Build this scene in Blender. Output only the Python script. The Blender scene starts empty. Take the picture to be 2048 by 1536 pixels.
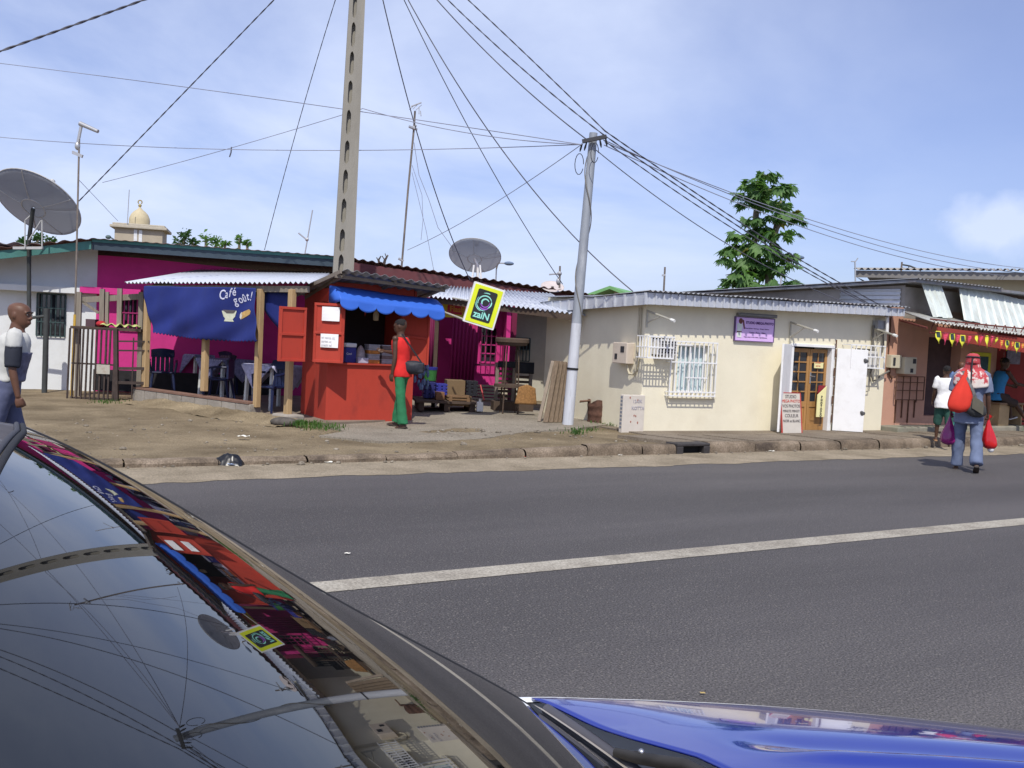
import bpy, bmesh, math, random
from mathutils import Vector, Matrix, noise
R = math.radians
SC = bpy.context.scene
COL = SC.collection
random.seed(7)

# ------------------------------------------------------------------ camera
FPX, RHO, PIT, EYE = 2000.0, R(2.9), math.atan(98/2000.0), 1.6
_f = Vector((0, math.cos(PIT), -math.sin(PIT)))
_r0 = Vector((1, 0, 0)); _u0 = Vector((0, math.sin(PIT), math.cos(PIT)))
_r = math.cos(RHO)*_r0 + math.sin(RHO)*_u0
_u = -math.sin(RHO)*_r0 + math.cos(RHO)*_u0
EYEP = Vector((0, 0, EYE))
cam = bpy.data.cameras.new('camera'); cam.sensor_width = 36; cam.lens = 36*FPX/2048
cam.clip_start = 0.05; cam.clip_end = 3000
co = bpy.data.objects.new('camera', cam); COL.objects.link(co)
co.matrix_world = Matrix(((_r.x, _u.x, -_f.x, 0), (_r.y, _u.y, -_f.y, 0), (_r.z, _u.z, -_f.z, EYE), (0, 0, 0, 1)))
SC.camera = co

def ray(px, py): return _f + (px-1024)/FPX*_r - (py-768)/FPX*_u
def at(px, py, Y):
    d = ray(px, py); return EYEP + d*(Y/d.y)
def gnd(px, py, z=0.0):
    d = ray(px, py); return EYEP + d*((z-EYE)/d.z)

# ------------------------------------------------------------------ light
SUN_EL = R(53); SUNDIR = Vector((0.0, 1.0, 0)).normalized()      # horizontal travel of the light
ld = Vector((SUNDIR.x*math.cos(SUN_EL), SUNDIR.y*math.cos(SUN_EL), -math.sin(SUN_EL)))
sl = bpy.data.lights.new('sun', 'SUN'); sl.energy = 3.45; sl.angle = R(0.6); sl.color = (1, .955, .87)
so = bpy.data.objects.new('sun', sl); COL.objects.link(so)
so.rotation_euler = ld.to_track_quat('-Z', 'Y').to_euler()
W = bpy.data.worlds.new('World'); SC.world = W; W.use_nodes = True
nt = W.node_tree; nt.nodes.clear()
def N(t, **k):
    n = nt.nodes.new(t)
    for a, b in k.items():
        if a.startswith('i_'): n.inputs[a[2:]].default_value = b
        else: setattr(n, a, b)
    return n
sky = N('ShaderNodeTexSky', sky_type='NISHITA', sun_disc=False, sun_elevation=SUN_EL,
        sun_rotation=math.atan2(-SUNDIR.x, -SUNDIR.y), air_density=1.0, dust_density=.5, ozone_density=1.5, altitude=0)
tc = N('ShaderNodeTexCoord')
# thin cloud veil: noise on the direction stretched so clouds flatten towards the horizon
sep = N('ShaderNodeSeparateXYZ'); nt.links.new(tc.outputs['Generated'], sep.inputs[0])
zc = N('ShaderNodeMath', operation='MAXIMUM'); zc.inputs[1].default_value = 0.0; nt.links.new(sep.outputs[2], zc.inputs[0])
za = N('ShaderNodeMath', operation='ADD'); za.inputs[1].default_value = 0.22; nt.links.new(zc.outputs[0], za.inputs[0])
dx = N('ShaderNodeMath', operation='DIVIDE'); nt.links.new(sep.outputs[0], dx.inputs[0]); nt.links.new(za.outputs[0], dx.inputs[1])
dy = N('ShaderNodeMath', operation='DIVIDE'); nt.links.new(sep.outputs[1], dy.inputs[0]); nt.links.new(za.outputs[0], dy.inputs[1])
cv = N('ShaderNodeCombineXYZ'); nt.links.new(dx.outputs[0], cv.inputs[0]); nt.links.new(dy.outputs[0], cv.inputs[1])
n1 = N('ShaderNodeTexNoise'); n1.inputs['Scale'].default_value = 0.85; n1.inputs['Detail'].default_value = 9; n1.inputs['Roughness'].default_value = .56; n1.inputs['Distortion'].default_value = .35
nt.links.new(cv.outputs[0], n1.inputs['Vector'])
cr = N('ShaderNodeValToRGB'); cr.color_ramp.elements[0].position = .34; cr.color_ramp.elements[1].position = .68
cr.color_ramp.elements[0].color = (0, 0, 0, 1); cr.color_ramp.elements[1].color = (1, 1, 1, 1)
nt.links.new(n1.outputs[0], cr.inputs[0])
# the veil is thicker to the left and over the middle of the street than to the right
ms = N('ShaderNodeMapRange'); ms.inputs['From Min'].default_value = .40; ms.inputs['From Max'].default_value = .08; ms.inputs['To Min'].default_value = .15; ms.inputs['To Max'].default_value = 1.0
nt.links.new(sep.outputs[0], ms.inputs[0])
mm = N('ShaderNodeMath', operation='MULTIPLY'); nt.links.new(cr.outputs[0], mm.inputs[0]); nt.links.new(ms.outputs[0], mm.inputs[1])
# one small cumulus low on the right
cd0 = ray(1985, 455).normalized(); vd = N('ShaderNodeVectorMath', operation='SUBTRACT'); nt.links.new(tc.outputs['Generated'], vd.inputs[0]); vd.inputs[1].default_value = cd0
vsx = N('ShaderNodeVectorMath', operation='MULTIPLY'); nt.links.new(vd.outputs[0], vsx.inputs[0]); vsx.inputs[1].default_value = (1, 1, 1.6)
vl = N('ShaderNodeVectorMath', operation='LENGTH'); nt.links.new(vsx.outputs[0], vl.inputs[0])
n2 = N('ShaderNodeTexNoise'); n2.inputs['Scale'].default_value = 26; n2.inputs['Detail'].default_value = 8; nt.links.new(tc.outputs['Generated'], n2.inputs['Vector'])
n2m = N('ShaderNodeMath', operation='MULTIPLY_ADD'); nt.links.new(n2.outputs[0], n2m.inputs[0]); n2m.inputs[1].default_value = .09; nt.links.new(vl.outputs['Value'], n2m.inputs[2])
cm = N('ShaderNodeMapRange'); cm.inputs['From Min'].default_value = .105; cm.inputs['From Max'].default_value = .06; cm.inputs['To Max'].default_value = .75; nt.links.new(n2m.outputs[0], cm.inputs[0])
mm2 = N('ShaderNodeMath', operation='MAXIMUM'); nt.links.new(mm.outputs[0], mm2.inputs[0]); nt.links.new(cm.outputs[0], mm2.inputs[1]); mm = mm2
tint = N('ShaderNodeMix', data_type='RGBA', blend_type='MULTIPLY'); tint.inputs[0].default_value = 1
nt.links.new(sky.outputs[0], tint.inputs[6]); hzr = N('ShaderNodeMapRange'); hzr.inputs['From Min'].default_value = 0.0; hzr.inputs['From Max'].default_value = .42; nt.links.new(zc.outputs[0], hzr.inputs[0])
hzc = N('ShaderNodeMix', data_type='RGBA'); nt.links.new(hzr.outputs[0], hzc.inputs[0]); hzc.inputs[6].default_value = (.47, .53, .80, 1); hzc.inputs[7].default_value = (1.24, 1.0, 1.06, 1); nt.links.new(hzc.outputs[2], tint.inputs[7])
mx = N('ShaderNodeMix', data_type='RGBA'); nt.links.new(mm.outputs[0], mx.inputs[0])
nt.links.new(tint.outputs[2], mx.inputs[6]); mx.inputs[7].default_value = (4.95, 5.55, 7.1, 1)
bg = N('ShaderNodeBackground'); bg.inputs['Strength'].default_value = 0.132
nt.links.new(mx.outputs[2], bg.inputs[0])
ow = N('ShaderNodeOutputWorld'); nt.links.new(bg.outputs[0], ow.inputs[0])
vs = SC.view_settings; vs.view_transform = 'Standard'; vs.look = 'None'; vs.exposure = 0.25; vs.gamma = 1; vs.use_curve_mapping = False

# ------------------------------------------------------------------ helpers
MATS = {}
def mat(name, col, rough=.8, metal=0.0, var=.12, scale=6.0, bump=0.0, bscale=None, spec=.35, coat=0.0, dirt=None, damt=.5, dscale=2.0, stretch=(1, 1, 1), trans=0.0):
    if name in MATS: return MATS[name]
    m = bpy.data.materials.new(name); m.use_nodes = True; t = m.node_tree; b = t.nodes['Principled BSDF']
    def n(ty): return t.nodes.new(ty)
    tcn = n('ShaderNodeTexCoord'); mp = n('ShaderNodeMapping'); mp.inputs['Scale'].default_value = stretch
    t.links.new(tcn.outputs['Object'], mp.inputs[0])
    nz = n('ShaderNodeTexNoise'); nz.inputs['Scale'].default_value = scale; nz.inputs['Detail'].default_value = 6; nz.inputs['Roughness'].default_value = .65
    t.links.new(mp.outputs[0], nz.inputs['Vector'])
    r = n('ShaderNodeValToRGB'); r.color_ramp.elements[0].position = .3; r.color_ramp.elements[1].position = .72
    r.color_ramp.elements[0].color = tuple(c*(1-var) for c in col)+(1,)
    r.color_ramp.elements[1].color = tuple(min(1, c*(1+var)) for c in col)+(1,)
    t.links.new(nz.outputs[0], r.inputs[0]); out = r.outputs[0]
    if dirt:
        nd = n('ShaderNodeTexNoise'); nd.inputs['Scale'].default_value = dscale; nd.inputs['Detail'].default_value = 8; nd.inputs['Roughness'].default_value = .7
        t.links.new(mp.outputs[0], nd.inputs['Vector'])
        rd = n('ShaderNodeValToRGB'); rd.color_ramp.elements[0].position = .5; rd.color_ramp.elements[1].position = .72
        rd.color_ramp.elements[0].color = (0, 0, 0, 1); rd.color_ramp.elements[1].color = (damt,)*3+(1,)
        t.links.new(nd.outputs[0], rd.inputs[0])
        mxx = n('ShaderNodeMix'); mxx.data_type = 'RGBA'; t.links.new(rd.outputs[0], mxx.inputs[0]); t.links.new(out, mxx.inputs[6]); mxx.inputs[7].default_value = tuple(dirt)+(1,)
        out = mxx.outputs[2]
    t.links.new(out, b.inputs['Base Color'])
    b.inputs['Roughness'].default_value = rough; b.inputs['Metallic'].default_value = metal
    b.inputs['Specular IOR Level'].default_value = spec
    if coat: b.inputs['Coat Weight'].default_value = coat; b.inputs['Coat Roughness'].default_value = .03
    if bump:
        nb = n('ShaderNodeTexNoise'); nb.inputs['Scale'].default_value = bscale or scale*3; nb.inputs['Detail'].default_value = 5
        t.links.new(mp.outputs[0], nb.inputs['Vector'])
        bp = n('ShaderNodeBump'); bp.inputs['Strength'].default_value = bump; bp.inputs['Distance'].default_value = .02
        t.links.new(nb.outputs[0], bp.inputs['Height']); t.links.new(bp.outputs[0], b.inputs['Normal'])
    MATS[name] = m; return m

class Fr:
    """a building's own frame: x along its front, y into it, z up"""
    def __init__(s, ox, oy, deg):
        s.o = Vector((ox, oy, 0)); s.a = R(deg); s.x = Vector((math.cos(s.a), math.sin(s.a), 0)); s.y = Vector((-s.x.y, s.x.x, 0))
    def uv(s, px, py, w=0.0):
        d = ray(px, py); k = (w - (EYEP-s.o).dot(s.y))/d.dot(s.y); p = EYEP+d*k
        return (p-s.o).dot(s.x), p.z
    def side(s, px, py, u=0.0):
        d = ray(px, py); k = (u - (EYEP-s.o).dot(s.x))/d.dot(s.x); p = EYEP+d*k
        return (p-s.o).dot(s.y), p.z
    def g(s, px, py, z=0.0):
        p = gnd(px, py, z); return (p-s.o).dot(s.x), (p-s.o).dot(s.y)
    def loc(s, p): 
        p = Vector(p); q = p-s.o; return Vector((q.dot(s.x), q.dot(s.y), p.z))
    def world(s, p): return s.o + s.x*p[0] + s.y*p[1] + Vector((0, 0, p[2]))
WORLD = Fr(0, 0, 0)

class MB:
    def __init__(s): s.v = []; s.f = []
    def add(s, vs, fs):
        k = len(s.v); s.v += [tuple(v) for v in vs]; s.f += [tuple(i+k for i in f) for f in fs]; return s
    def box(s, x0, x1, y0, y1, z0, z1):
        return s.add([(x0,y0,z0),(x1,y0,z0),(x1,y1,z0),(x0,y1,z0),(x0,y0,z1),(x1,y0,z1),(x1,y1,z1),(x0,y1,z1)],
              [(0,3,2,1),(4,5,6,7),(0,1,5,4),(1,2,6,5),(2,3,7,6),(3,0,4,7)])
    def bar(s, p, q, w, h=None, up=(0, 0, 1)):
        h = h or w; p = Vector(p); q = Vector(q); d = (q-p).normalized(); u = Vector(up)
        if abs(d.dot(u)) > .95: u = Vector((0, 1, 0)) if abs(d.y) < .9 else Vector((1, 0, 0))
        a = d.cross(u).normalized()*w/2; b = a.cross(d).normalized()*h/2
        return s.add([p-a-b, p+a-b, p+a+b, p-a+b, q-a-b, q+a-b, q+a+b, q-a+b],
              [(0,1,2,3),(7,6,5,4),(4,5,1,0),(5,6,2,1),(6,7,3,2),(7,4,0,3)])
    def tube(s, pts, r, n=8, cap=True, sq=1.0):
        pts = [Vector(p) for p in pts]; m = len(pts); rr = r if isinstance(r, (list, tuple)) else [r]*m
        ref = None; rings = []
        for i, p in enumerate(pts):
            d = (pts[min(i+1, m-1)]-pts[max(i-1, 0)]).normalized()
            if ref is None:
                ref = Vector((0, 0, 1)) if abs(d.z) < .9 else Vector((1, 0, 0))
            a = (ref - d*ref.dot(d)).normalized(); b = d.cross(a); ref = a
            rings.append([p + (a*math.cos(2*math.pi*k/n) + b*math.sin(2*math.pi*k/n)*sq)*rr[i] for k in range(n)])
        vs = [q for g in rings for q in g]; fs = []
        for i in range(m-1):
            for k in range(n):
                fs.append((i*n+k, i*n+(k+1) % n, (i+1)*n+(k+1) % n, (i+1)*n+k))
        if cap:
            fs.append(tuple(range(n))[::-1]); fs.append(tuple((m-1)*n+k for k in range(n)))
        return s.add(vs, fs)
    def lathe(s, prof, c=(0, 0, 0), n=20, M=None):
        vs = []; fs = []
        for r, z in prof:
            for k in range(n):
                p = Vector((r*math.cos(2*math.pi*k/n), r*math.sin(2*math.pi*k/n), z))
                vs.append((M @ p if M else p) + Vector(c))
        for i in range(len(prof)-1):
            for k in range(n): fs.append((i*n+k, i*n+(k+1) % n, (i+1)*n+(k+1) % n, (i+1)*n+k))
        fs.append(tuple(range(n))[::-1]); fs.append(tuple((len(prof)-1)*n+k for k in range(n)))
        return s.add(vs, fs)
    def ball(s, c, rx, ry=None, rz=None, n=12, m=8, M=None):
        ry = ry or rx; rz = rz or rx; vs = []; fs = []
        for i in range(1, m):
            t = math.pi*i/m
            for k in range(n):
                p = Vector((rx*math.sin(t)*math.cos(2*math.pi*k/n), ry*math.sin(t)*math.sin(2*math.pi*k/n), -rz*math.cos(t)))
                vs.append((M @ p if M else p)+Vector(c))
        for i in range(m-2):
            for k in range(n): fs.append((i*n+k, i*n+(k+1) % n, (i+1)*n+(k+1) % n, (i+1)*n+k))
        b = Vector((0, 0, -rz)); t = Vector((0, 0, rz)); q = len(vs)
        vs += [(M @ b if M else b)+Vector(c), (M @ t if M else t)+Vector(c)]
        for k in range(n):
            fs.append((q, (k+1) % n, k)); fs.append((q+1, (m-2)*n+k, (m-2)*n+(k+1) % n))
        return s.add(vs, fs)
    def prism(s, poly, y0, y1):
        n = len(poly); vs = [(p[0], y0, p[1]) for p in poly]+[(p[0], y1, p[1]) for p in poly]
        return s.add(vs, [tuple(range(n)), tuple(range(2*n-1, n-1, -1))]+[(i, i+n, (i+1) % n+n, (i+1) % n) for i in range(n)])
    def slab(s, poly, z0, z1):
        n = len(poly); vs = [(p[0], p[1], z0) for p in poly]+[(p[0], p[1], z1) for p in poly]
        return s.add(vs, [tuple(range(n))[::-1], tuple(range(n, 2*n))]+[(i, (i+1) % n, (i+1) % n+n, i+n) for i in range(n)])
    def grid(s, fn, nu, nv):
        vs = [fn(i/nu, j/nv) for j in range(nv+1) for i in range(nu+1)]
        return s.add(vs, [(j*(nu+1)+i, j*(nu+1)+i+1, (j+1)*(nu+1)+i+1, (j+1)*(nu+1)+i) for j in range(nv) for i in range(nu)])
    def corr(s, a, b, c, d, n, amp, nv=1, jag=0.0, seed=0):
        """corrugated sheet a-b (ribs counted along it) to d-c"""
        a, b, c, d = map(Vector, (a, b, c, d)); nn = (b-a).cross(d-a).normalized()
        rd = random.Random(seed); sheet = [rd.uniform(-1, 1)*jag for _ in range(n//6+2)]
        def fn(u, v):
            p = a.lerp(b, u).lerp(d.lerp(c, u), v); k = int(u*n/6.0001)
            q = p + nn*(amp*math.sin(2*math.pi*n*u)); 
            if jag: q += (d-a).normalized()*sheet[k]*(1 if v < .5 else .3) + nn*abs(sheet[k])*.3
            return q
        return s.grid(fn, n*6, nv)
    def text(s, body, size, o, xd, zd, depth=.004, align='LEFT', bold=0.0, xs=1.0):
        c = bpy.data.curves.new('lettering', 'FONT'); c.body = body; c.size = size; c.align_x = align; c.extrude = depth; c.offset = bold; c.resolution_u = 3
        ob = bpy.data.objects.new('lettering', c); COL.objects.link(ob)
        dg = bpy.context.evaluated_depsgraph_get(); me = bpy.data.meshes.new_from_object(ob.evaluated_get(dg))
        o = Vector(o); xd = Vector(xd).normalized(); zd = Vector(zd).normalized(); nd = xd.cross(zd)
        s.add([o+xd*v.co.x*xs+zd*v.co.y+nd*v.co.z for v in me.vertices], [tuple(p.vertices) for p in me.polygons])
        bpy.data.objects.remove(ob); bpy.data.curves.remove(c); bpy.data.meshes.remove(me); return s
    def mesh(s, name, off=(0, 0, 0), smooth=None):
        me = bpy.data.meshes.new(name); o = Vector(off)
        me.from_pydata([tuple(Vector(v)-o) for v in s.v], [], s.f); me.update()
        if smooth is not None:
            me.polygons.foreach_set('use_smooth', [True]*len(me.polygons)); me.set_sharp_from_angle(angle=R(smooth))
        return me

def _obj(name, mb, m, off, smooth, bevel, solid):
    me = mb if isinstance(mb, bpy.types.Mesh) else mb.mesh(name, off, smooth)
    if me is mb: me.transform(Matrix.Translation(-Vector(off)))
    if m: me.materials.append(m)
    o = bpy.data.objects.new(name, me); COL.objects.link(o)
    if solid: md = o.modifiers.new('solid', 'SOLIDIFY'); md.thickness = solid; md.offset = 0
    if bevel: md = o.modifiers.new('bevel', 'BEVEL'); md.width = bevel; md.segments = 2; md.limit_method = 'ANGLE'
    return o
def tag(o, label=None, cat=None, group=None, kind=None):
    if label: o['label'] = label
    if cat: o['category'] = cat
    if group: o['group'] = group
    if kind: o['kind'] = kind
    return o
class Thing:
    def __init__(s, name, label, cat, fr=WORLD, off=(0, 0, 0), group=None):
        s.fr = fr; s.off = Vector(off); s.root = bpy.data.objects.new(name, None); COL.objects.link(s.root)
        s.root.empty_display_size = .2
        s.root.location = fr.world(s.off); s.root.rotation_euler = (0, 0, fr.a); tag(s.root, label, cat, group)
    def part(s, name, mb, m, parent=None, smooth=None, bevel=0, solid=0, label=None):
        o = _obj(name, mb, m, s.off, smooth, bevel, solid); o.parent = parent or s.root
        if label: o['label'] = label
        return o
def solo(name, mb, m, label, cat, fr=WORLD, off=(0, 0, 0), group=None, smooth=None, bevel=0, solid=0):
    o = _obj(name, mb, m, off, smooth, bevel, solid); o.location = fr.world(off); o.rotation_euler = (0, 0, fr.a)
    return tag(o, label, cat, group)
def struct(name, mb, m, fr=WORLD, smooth=None, bevel=0, kind='structure'):
    o = _obj(name, mb, m, (0, 0, 0), smooth, bevel, 0); o.location = fr.o; o.rotation_euler = (0, 0, fr.a); o['kind'] = kind; return o
def clone(root, loc=None, rotz=None, label=None, scale=None):
    r = root.copy(); COL.objects.link(r)
    for ch in root.children:
        c = ch.copy(); COL.objects.link(c); c.parent = r
        for g in ch.children:
            d = g.copy(); COL.objects.link(d); d.parent = c
    if loc is not None: r.location = loc
    if rotz is not None: r.rotation_euler = (0, 0, rotz)
    if label: r['label'] = label
    if scale: r.scale = (scale,)*3
    return r
def fbm(x, y, z=0, o=4):
    return noise.fractal(Vector((x, y, z)), 1.0, 2.0, o)
# ------------------------------------------------------------------ ground, road, kerb, pavement
RF = Fr(-0.11, 12.80, 31.66)          # road frame: x along the kerb, y towards the buildings
def ground_mat(name, c1, c2, c3, sc=1.2, fine=60, rough=.95, bump=.5, con=(.62, 1.35), spec=.2, stretch=(1, 1, 1)):
    m = bpy.data.materials.new(name); m.use_nodes = True; t = m.node_tree; b = t.nodes['Principled BSDF']
    tcn = t.nodes.new('ShaderNodeTexCoord')
    a = t.nodes.new('ShaderNodeTexNoise'); a.inputs['Scale'].default_value = sc; a.inputs['Detail'].default_value = 9; a.inputs['Roughness'].default_value = .62
    f = t.nodes.new('ShaderNodeTexNoise'); f.inputs['Scale'].default_value = fine; f.inputs['Detail'].default_value = 3; f.inputs['Roughness'].default_value = .8
    mp = t.nodes.new('ShaderNodeMapping'); mp.inputs['Scale'].default_value = stretch; t.links.new(tcn.outputs['Object'], mp.inputs[0])
    t.links.new(mp.outputs[0], a.inputs['Vector']); t.links.new(tcn.outputs['Object'], f.inputs['Vector'])
    r = t.nodes.new('ShaderNodeValToRGB'); e = r.color_ramp.elements; e[0].position = .33; e[0].color = c1+(1,); e[1].position = .68; e[1].color = c3+(1,)
    x = e.new(.5); x.color = c2+(1,)
    t.links.new(a.outputs[0], r.inputs[0])
    fr2 = t.nodes.new('ShaderNodeValToRGB'); fr2.color_ramp.elements[0].position = .35; fr2.color_ramp.elements[0].color = (con[0],)*3+(1,); fr2.color_ramp.elements[1].position = .68; fr2.color_ramp.elements[1].color = (con[1],)*3+(1,)
    t.links.new(f.outputs[0], fr2.inputs[0])
    mu = t.nodes.new('ShaderNodeMix'); mu.data_type = 'RGBA'; mu.blend_type = 'MULTIPLY'; mu.inputs[0].default_value = 1
    t.links.new(r.outputs[0], mu.inputs[6]); t.links.new(fr2.outputs[0], mu.inputs[7]); t.links.new(mu.outputs[2], b.inputs['Base Color'])
    b.inputs['Roughness'].default_value = rough; b.inputs['Specular IOR Level'].default_value = spec
    if name == 'asphalt':      # pale chips of stone in the tar
        v = t.nodes.new('ShaderNodeTexVoronoi'); v.inputs['Scale'].default_value = 70; t.links.new(tcn.outputs['Object'], v.inputs['Vector'])
        sc_ = t.nodes.new('ShaderNodeSeparateColor'); t.links.new(v.outputs['Color'], sc_.inputs[0])
        g1_ = t.nodes.new('ShaderNodeMath'); g1_.operation = 'GREATER_THAN'; g1_.inputs[1].default_value = .86; t.links.new(sc_.outputs[0], g1_.inputs[0])
        g2_ = t.nodes.new('ShaderNodeMath'); g2_.operation = 'LESS_THAN'; g2_.inputs[1].default_value = .35; t.links.new(v.outputs['Distance'], g2_.inputs[0])
        g3_ = t.nodes.new('ShaderNodeMath'); g3_.operation = 'MULTIPLY'; t.links.new(g1_.outputs[0], g3_.inputs[0]); t.links.new(g2_.outputs[0], g3_.inputs[1])
        cx_ = t.nodes.new('ShaderNodeMix'); cx_.data_type = 'RGBA'; t.links.new(g3_.outputs[0], cx_.inputs[0]); t.links.new(mu.outputs[2], cx_.inputs[6]); cx_.inputs[7].default_value = (.19, .175, .155, 1); t.links.new(cx_.outputs[2], b.inputs['Base Color'])
    bp = t.nodes.new('ShaderNodeBump'); bp.inputs['Strength'].default_value = bump; bp.inputs['Distance'].default_value = .01
    t.links.new(f.outputs[0], bp.inputs['Height']); t.links.new(bp.outputs[0], b.inputs['Normal'])
    return m
m_dirt = ground_mat('dirt', (.118, .090, .054), (.200, .157, .098), (.285, .228, .145), .8, 45, .97, .7)
m_asph = ground_mat('asphalt', (.058, .054, .053), (.082, .076, .075), (.108, .100, .097), .40, 85, .7, .9, (.25, 2.1), .3, (.16, 1, 1))
m_sand = ground_mat('roadside_sand', (.20, .165, .115), (.275, .23, .165), (.34, .285, .21), 1.5, 60, .97, .4)
m_kerb = ground_mat('kerb_concrete', (.075, .058, .045), (.18, .14, .10), (.27, .215, .16), 2.2, 50, .95, .6)
m_pave = ground_mat('pavement_concrete', (.15, .12, .09), (.205, .17, .13), (.26, .22, .17), .9, 55, .95, .5)
m_apron = ground_mat('apron_concrete', (.19, .165, .13), (.25, .22, .175), (.30, .265, .215), .9, 40, .95, .4)
m_line = ground_mat('road_paint', (.25, .225, .185), (.35, .32, .265), (.41, .38, .32), 3.0, 55, .8, .5)

struct('ground', MB().grid(lambda u, v: (-400+800*u, -120+620*v, -.06), 4, 4), m_dirt)
struct('road', MB().grid(lambda u, v: (-200+400*u, -19+19.1*v, 0), 60, 4), m_asph, RF)
# sand blown over the road edge: its inner border wanders
def sand(u, v):
    x = -60+140*u
    w = 1.05+.12*fbm(x*.35, 3)+.10*fbm(x*1.4, 8)+.05*fbm(x*5, 8)
    return (x, .06-w*(1-v), .004+.004*v)
struct('sand_strip', MB().grid(sand, 1400, 2), m_sand, RF)
yl = sum((gnd(px, py)-RF.o).dot(RF.y) for px, py in ((640, 1177), (1400, 1103), (2048, 1043)))/3
def paint(u, v):
    x = -60+140*u
    return (x, yl+(-.125 if v < .5 else .125)+.006*fbm(x*6, v*9), .004)
struct('road_marking', MB().grid(paint, 2400, 1), m_line, RF)

def sst(a, b, x):
    t = max(0, min(1, (x-a)/(b-a))); return t*t*(3-2*t)
def kerb_h(x): return .075+.075*sst(-2.0, 2.2, x)
def terr(x, y):
    left = .03+.03*math.exp(-y/1.2)
    right = .145
    h = left+(right-left)*sst(-.8, 2.6, x)
    edge = sst(.0, .5, y)
    h = kerb_h(x)-.01 if y < .2 else (kerb_h(x)-.01)*(1-sst(.2, 1.6, y))+h*sst(.2, 1.6, y)
    b = .022*fbm(x*.5, y*.5)+.008*fbm(x*2.2, y*2.2)
    if y < .25: b *= .2
    if x > 3.2: b *= .25
    return h+b-.012
def tg(u, v):
    x = -22+66*u; y = .10+(22*v**1.5); return (x, y, terr(x, y))
struct('dirt_lot', MB().grid(tg, 520, 170), m_dirt, RF, smooth=60)
# kerb stones, one worn band with joints; broken by the drain mouth
DRX0, DRX1 = RF.g(1348, 908)[0], RF.g(1412, 906)[0]
kb = MB(); x = -22.0; rd = random.Random(3)
while x < 44:
    L = rd.uniform(.92, 1.02); x1 = x+L
    if x < DRX0 < x1: x1 = DRX0
    elif DRX0 <= x < DRX1: x1 = DRX1
    elif DRX1 < x1 and x < DRX1: x1 = DRX1
    if not (x >= DRX0-.001 and x < DRX1-.001):
        h0, h1 = kerb_h(x), kerb_h(x1); w = .17
        dy = rd.uniform(-.015, .015); dz = rd.uniform(-.012, .008); nseg = 6
        def kf(u, v, x=x, x1=x1, dy=dy, dz=dz):
            xx = x+.008+(x1-x-.016)*u; hh = kerb_h(xx)+dz+.012*fbm(xx*3, 5)
            prof = [(0, -.05), (.0, hh*.55), (.018, hh-.022), (.05, hh), (.17, hh+.002), (.18, -.05)]
            p = prof[int(round(v*5))]; return (xx, p[0]+dy+.006*fbm(xx*4, v*3), p[1])
        kb.grid(kf, nseg, 5)
    x = x1
struct('kerb', kb, m_kerb, RF, smooth=40)
# pavement slabs in front of the cream house
pv = MB(); x = 3.05; rd = random.Random(5)
while x < 34:
    L = rd.uniform(.5, .62) if x < 15 else 1.2
    x1 = x+L-.03
    sk = .35
    y0, y1 = .19, 1.05
    z = .158+rd.uniform(-.012, .012); tl = rd.uniform(-.008, .008)
    pv.add([(x, y0, z+tl-.004), (x1, y0, z-tl-.004), (x1-sk, y1, z-tl), (x-sk, y1, z+tl), (x, y0, z-.08), (x1, y0, z-.08), (x1-sk, y1, z-.08), (x-sk, y1, z-.08)],
           [(0, 1, 2, 3), (4, 5, 1, 0), (5, 6, 2, 1), (6, 7, 3, 2), (7, 4, 0, 3)])
    x += L
pv.box(3.4, 34, 1.0, 2.6, .05, .152)
struct('pavement', pv, m_pave, RF)
# concrete apron under and beside the kiosk, reaching into the covered passage
pts = [(690, 848), (640, 856), (770, 868), (880, 866), (960, 866), (1040, 860), (1150, 858), (1215, 850), (1190, 838), (1060, 815)]
poly = [RF.g(px, py, .16)[:2] for px, py in pts]
back = [(2.9, 12), (-1.2, 12)]
poly = poly+back
def apron_poly(ps):
    out = []
    for i in range(len(ps)):
        a = Vector(ps[i]); b = Vector(ps[(i+1) % len(ps)]); n = max(1, int((b-a).length/.12))
        for k in range(n):
            p = a.lerp(b, k/n)
            out.append((p.x+.025*fbm(p.x*4, p.y*4), p.y+.03*fbm(p.x*4, p.y*4, 4)))
    return out
def apron_z(x): return .055+.115*sst(-.3, 2.9, x)
ap = MB(); P2_ = apron_poly(poly)
me_ = bpy.data.meshes.new('tmp'); bm_ = bmesh.new(); vs_ = [bm_.verts.new((p[0], p[1], 0)) for p in P2_]; f_ = bm_.faces.new(vs_)
bmesh.ops.triangulate(bm_, faces=[f_]); bmesh.ops.subdivide_edges(bm_, edges=[e for e in bm_.edges if e.calc_length() > .5], cuts=6, use_grid_fill=True); bmesh.ops.triangulate(bm_, faces=bm_.faces[:])
bm_.verts.ensure_lookup_table(); bm_.verts.index_update()
tv = [(v.co.x, v.co.y, apron_z(v.co.x)) for v in bm_.verts]; tf_ = [tuple(v.index for v in f.verts) for f in bm_.faces]
ap.add(tv, tf_); bm_.free(); n_ = len(P2_)
ap.add([(p[0], p[1], apron_z(p[0])) for p in P2_]+[(p[0], p[1], -.02) for p in P2_], [(i, (i+1) % n_, (i+1) % n_+n_, i+n_) for i in range(n_)])
struct('concrete_apron', ap, m_apron, RF)
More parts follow.
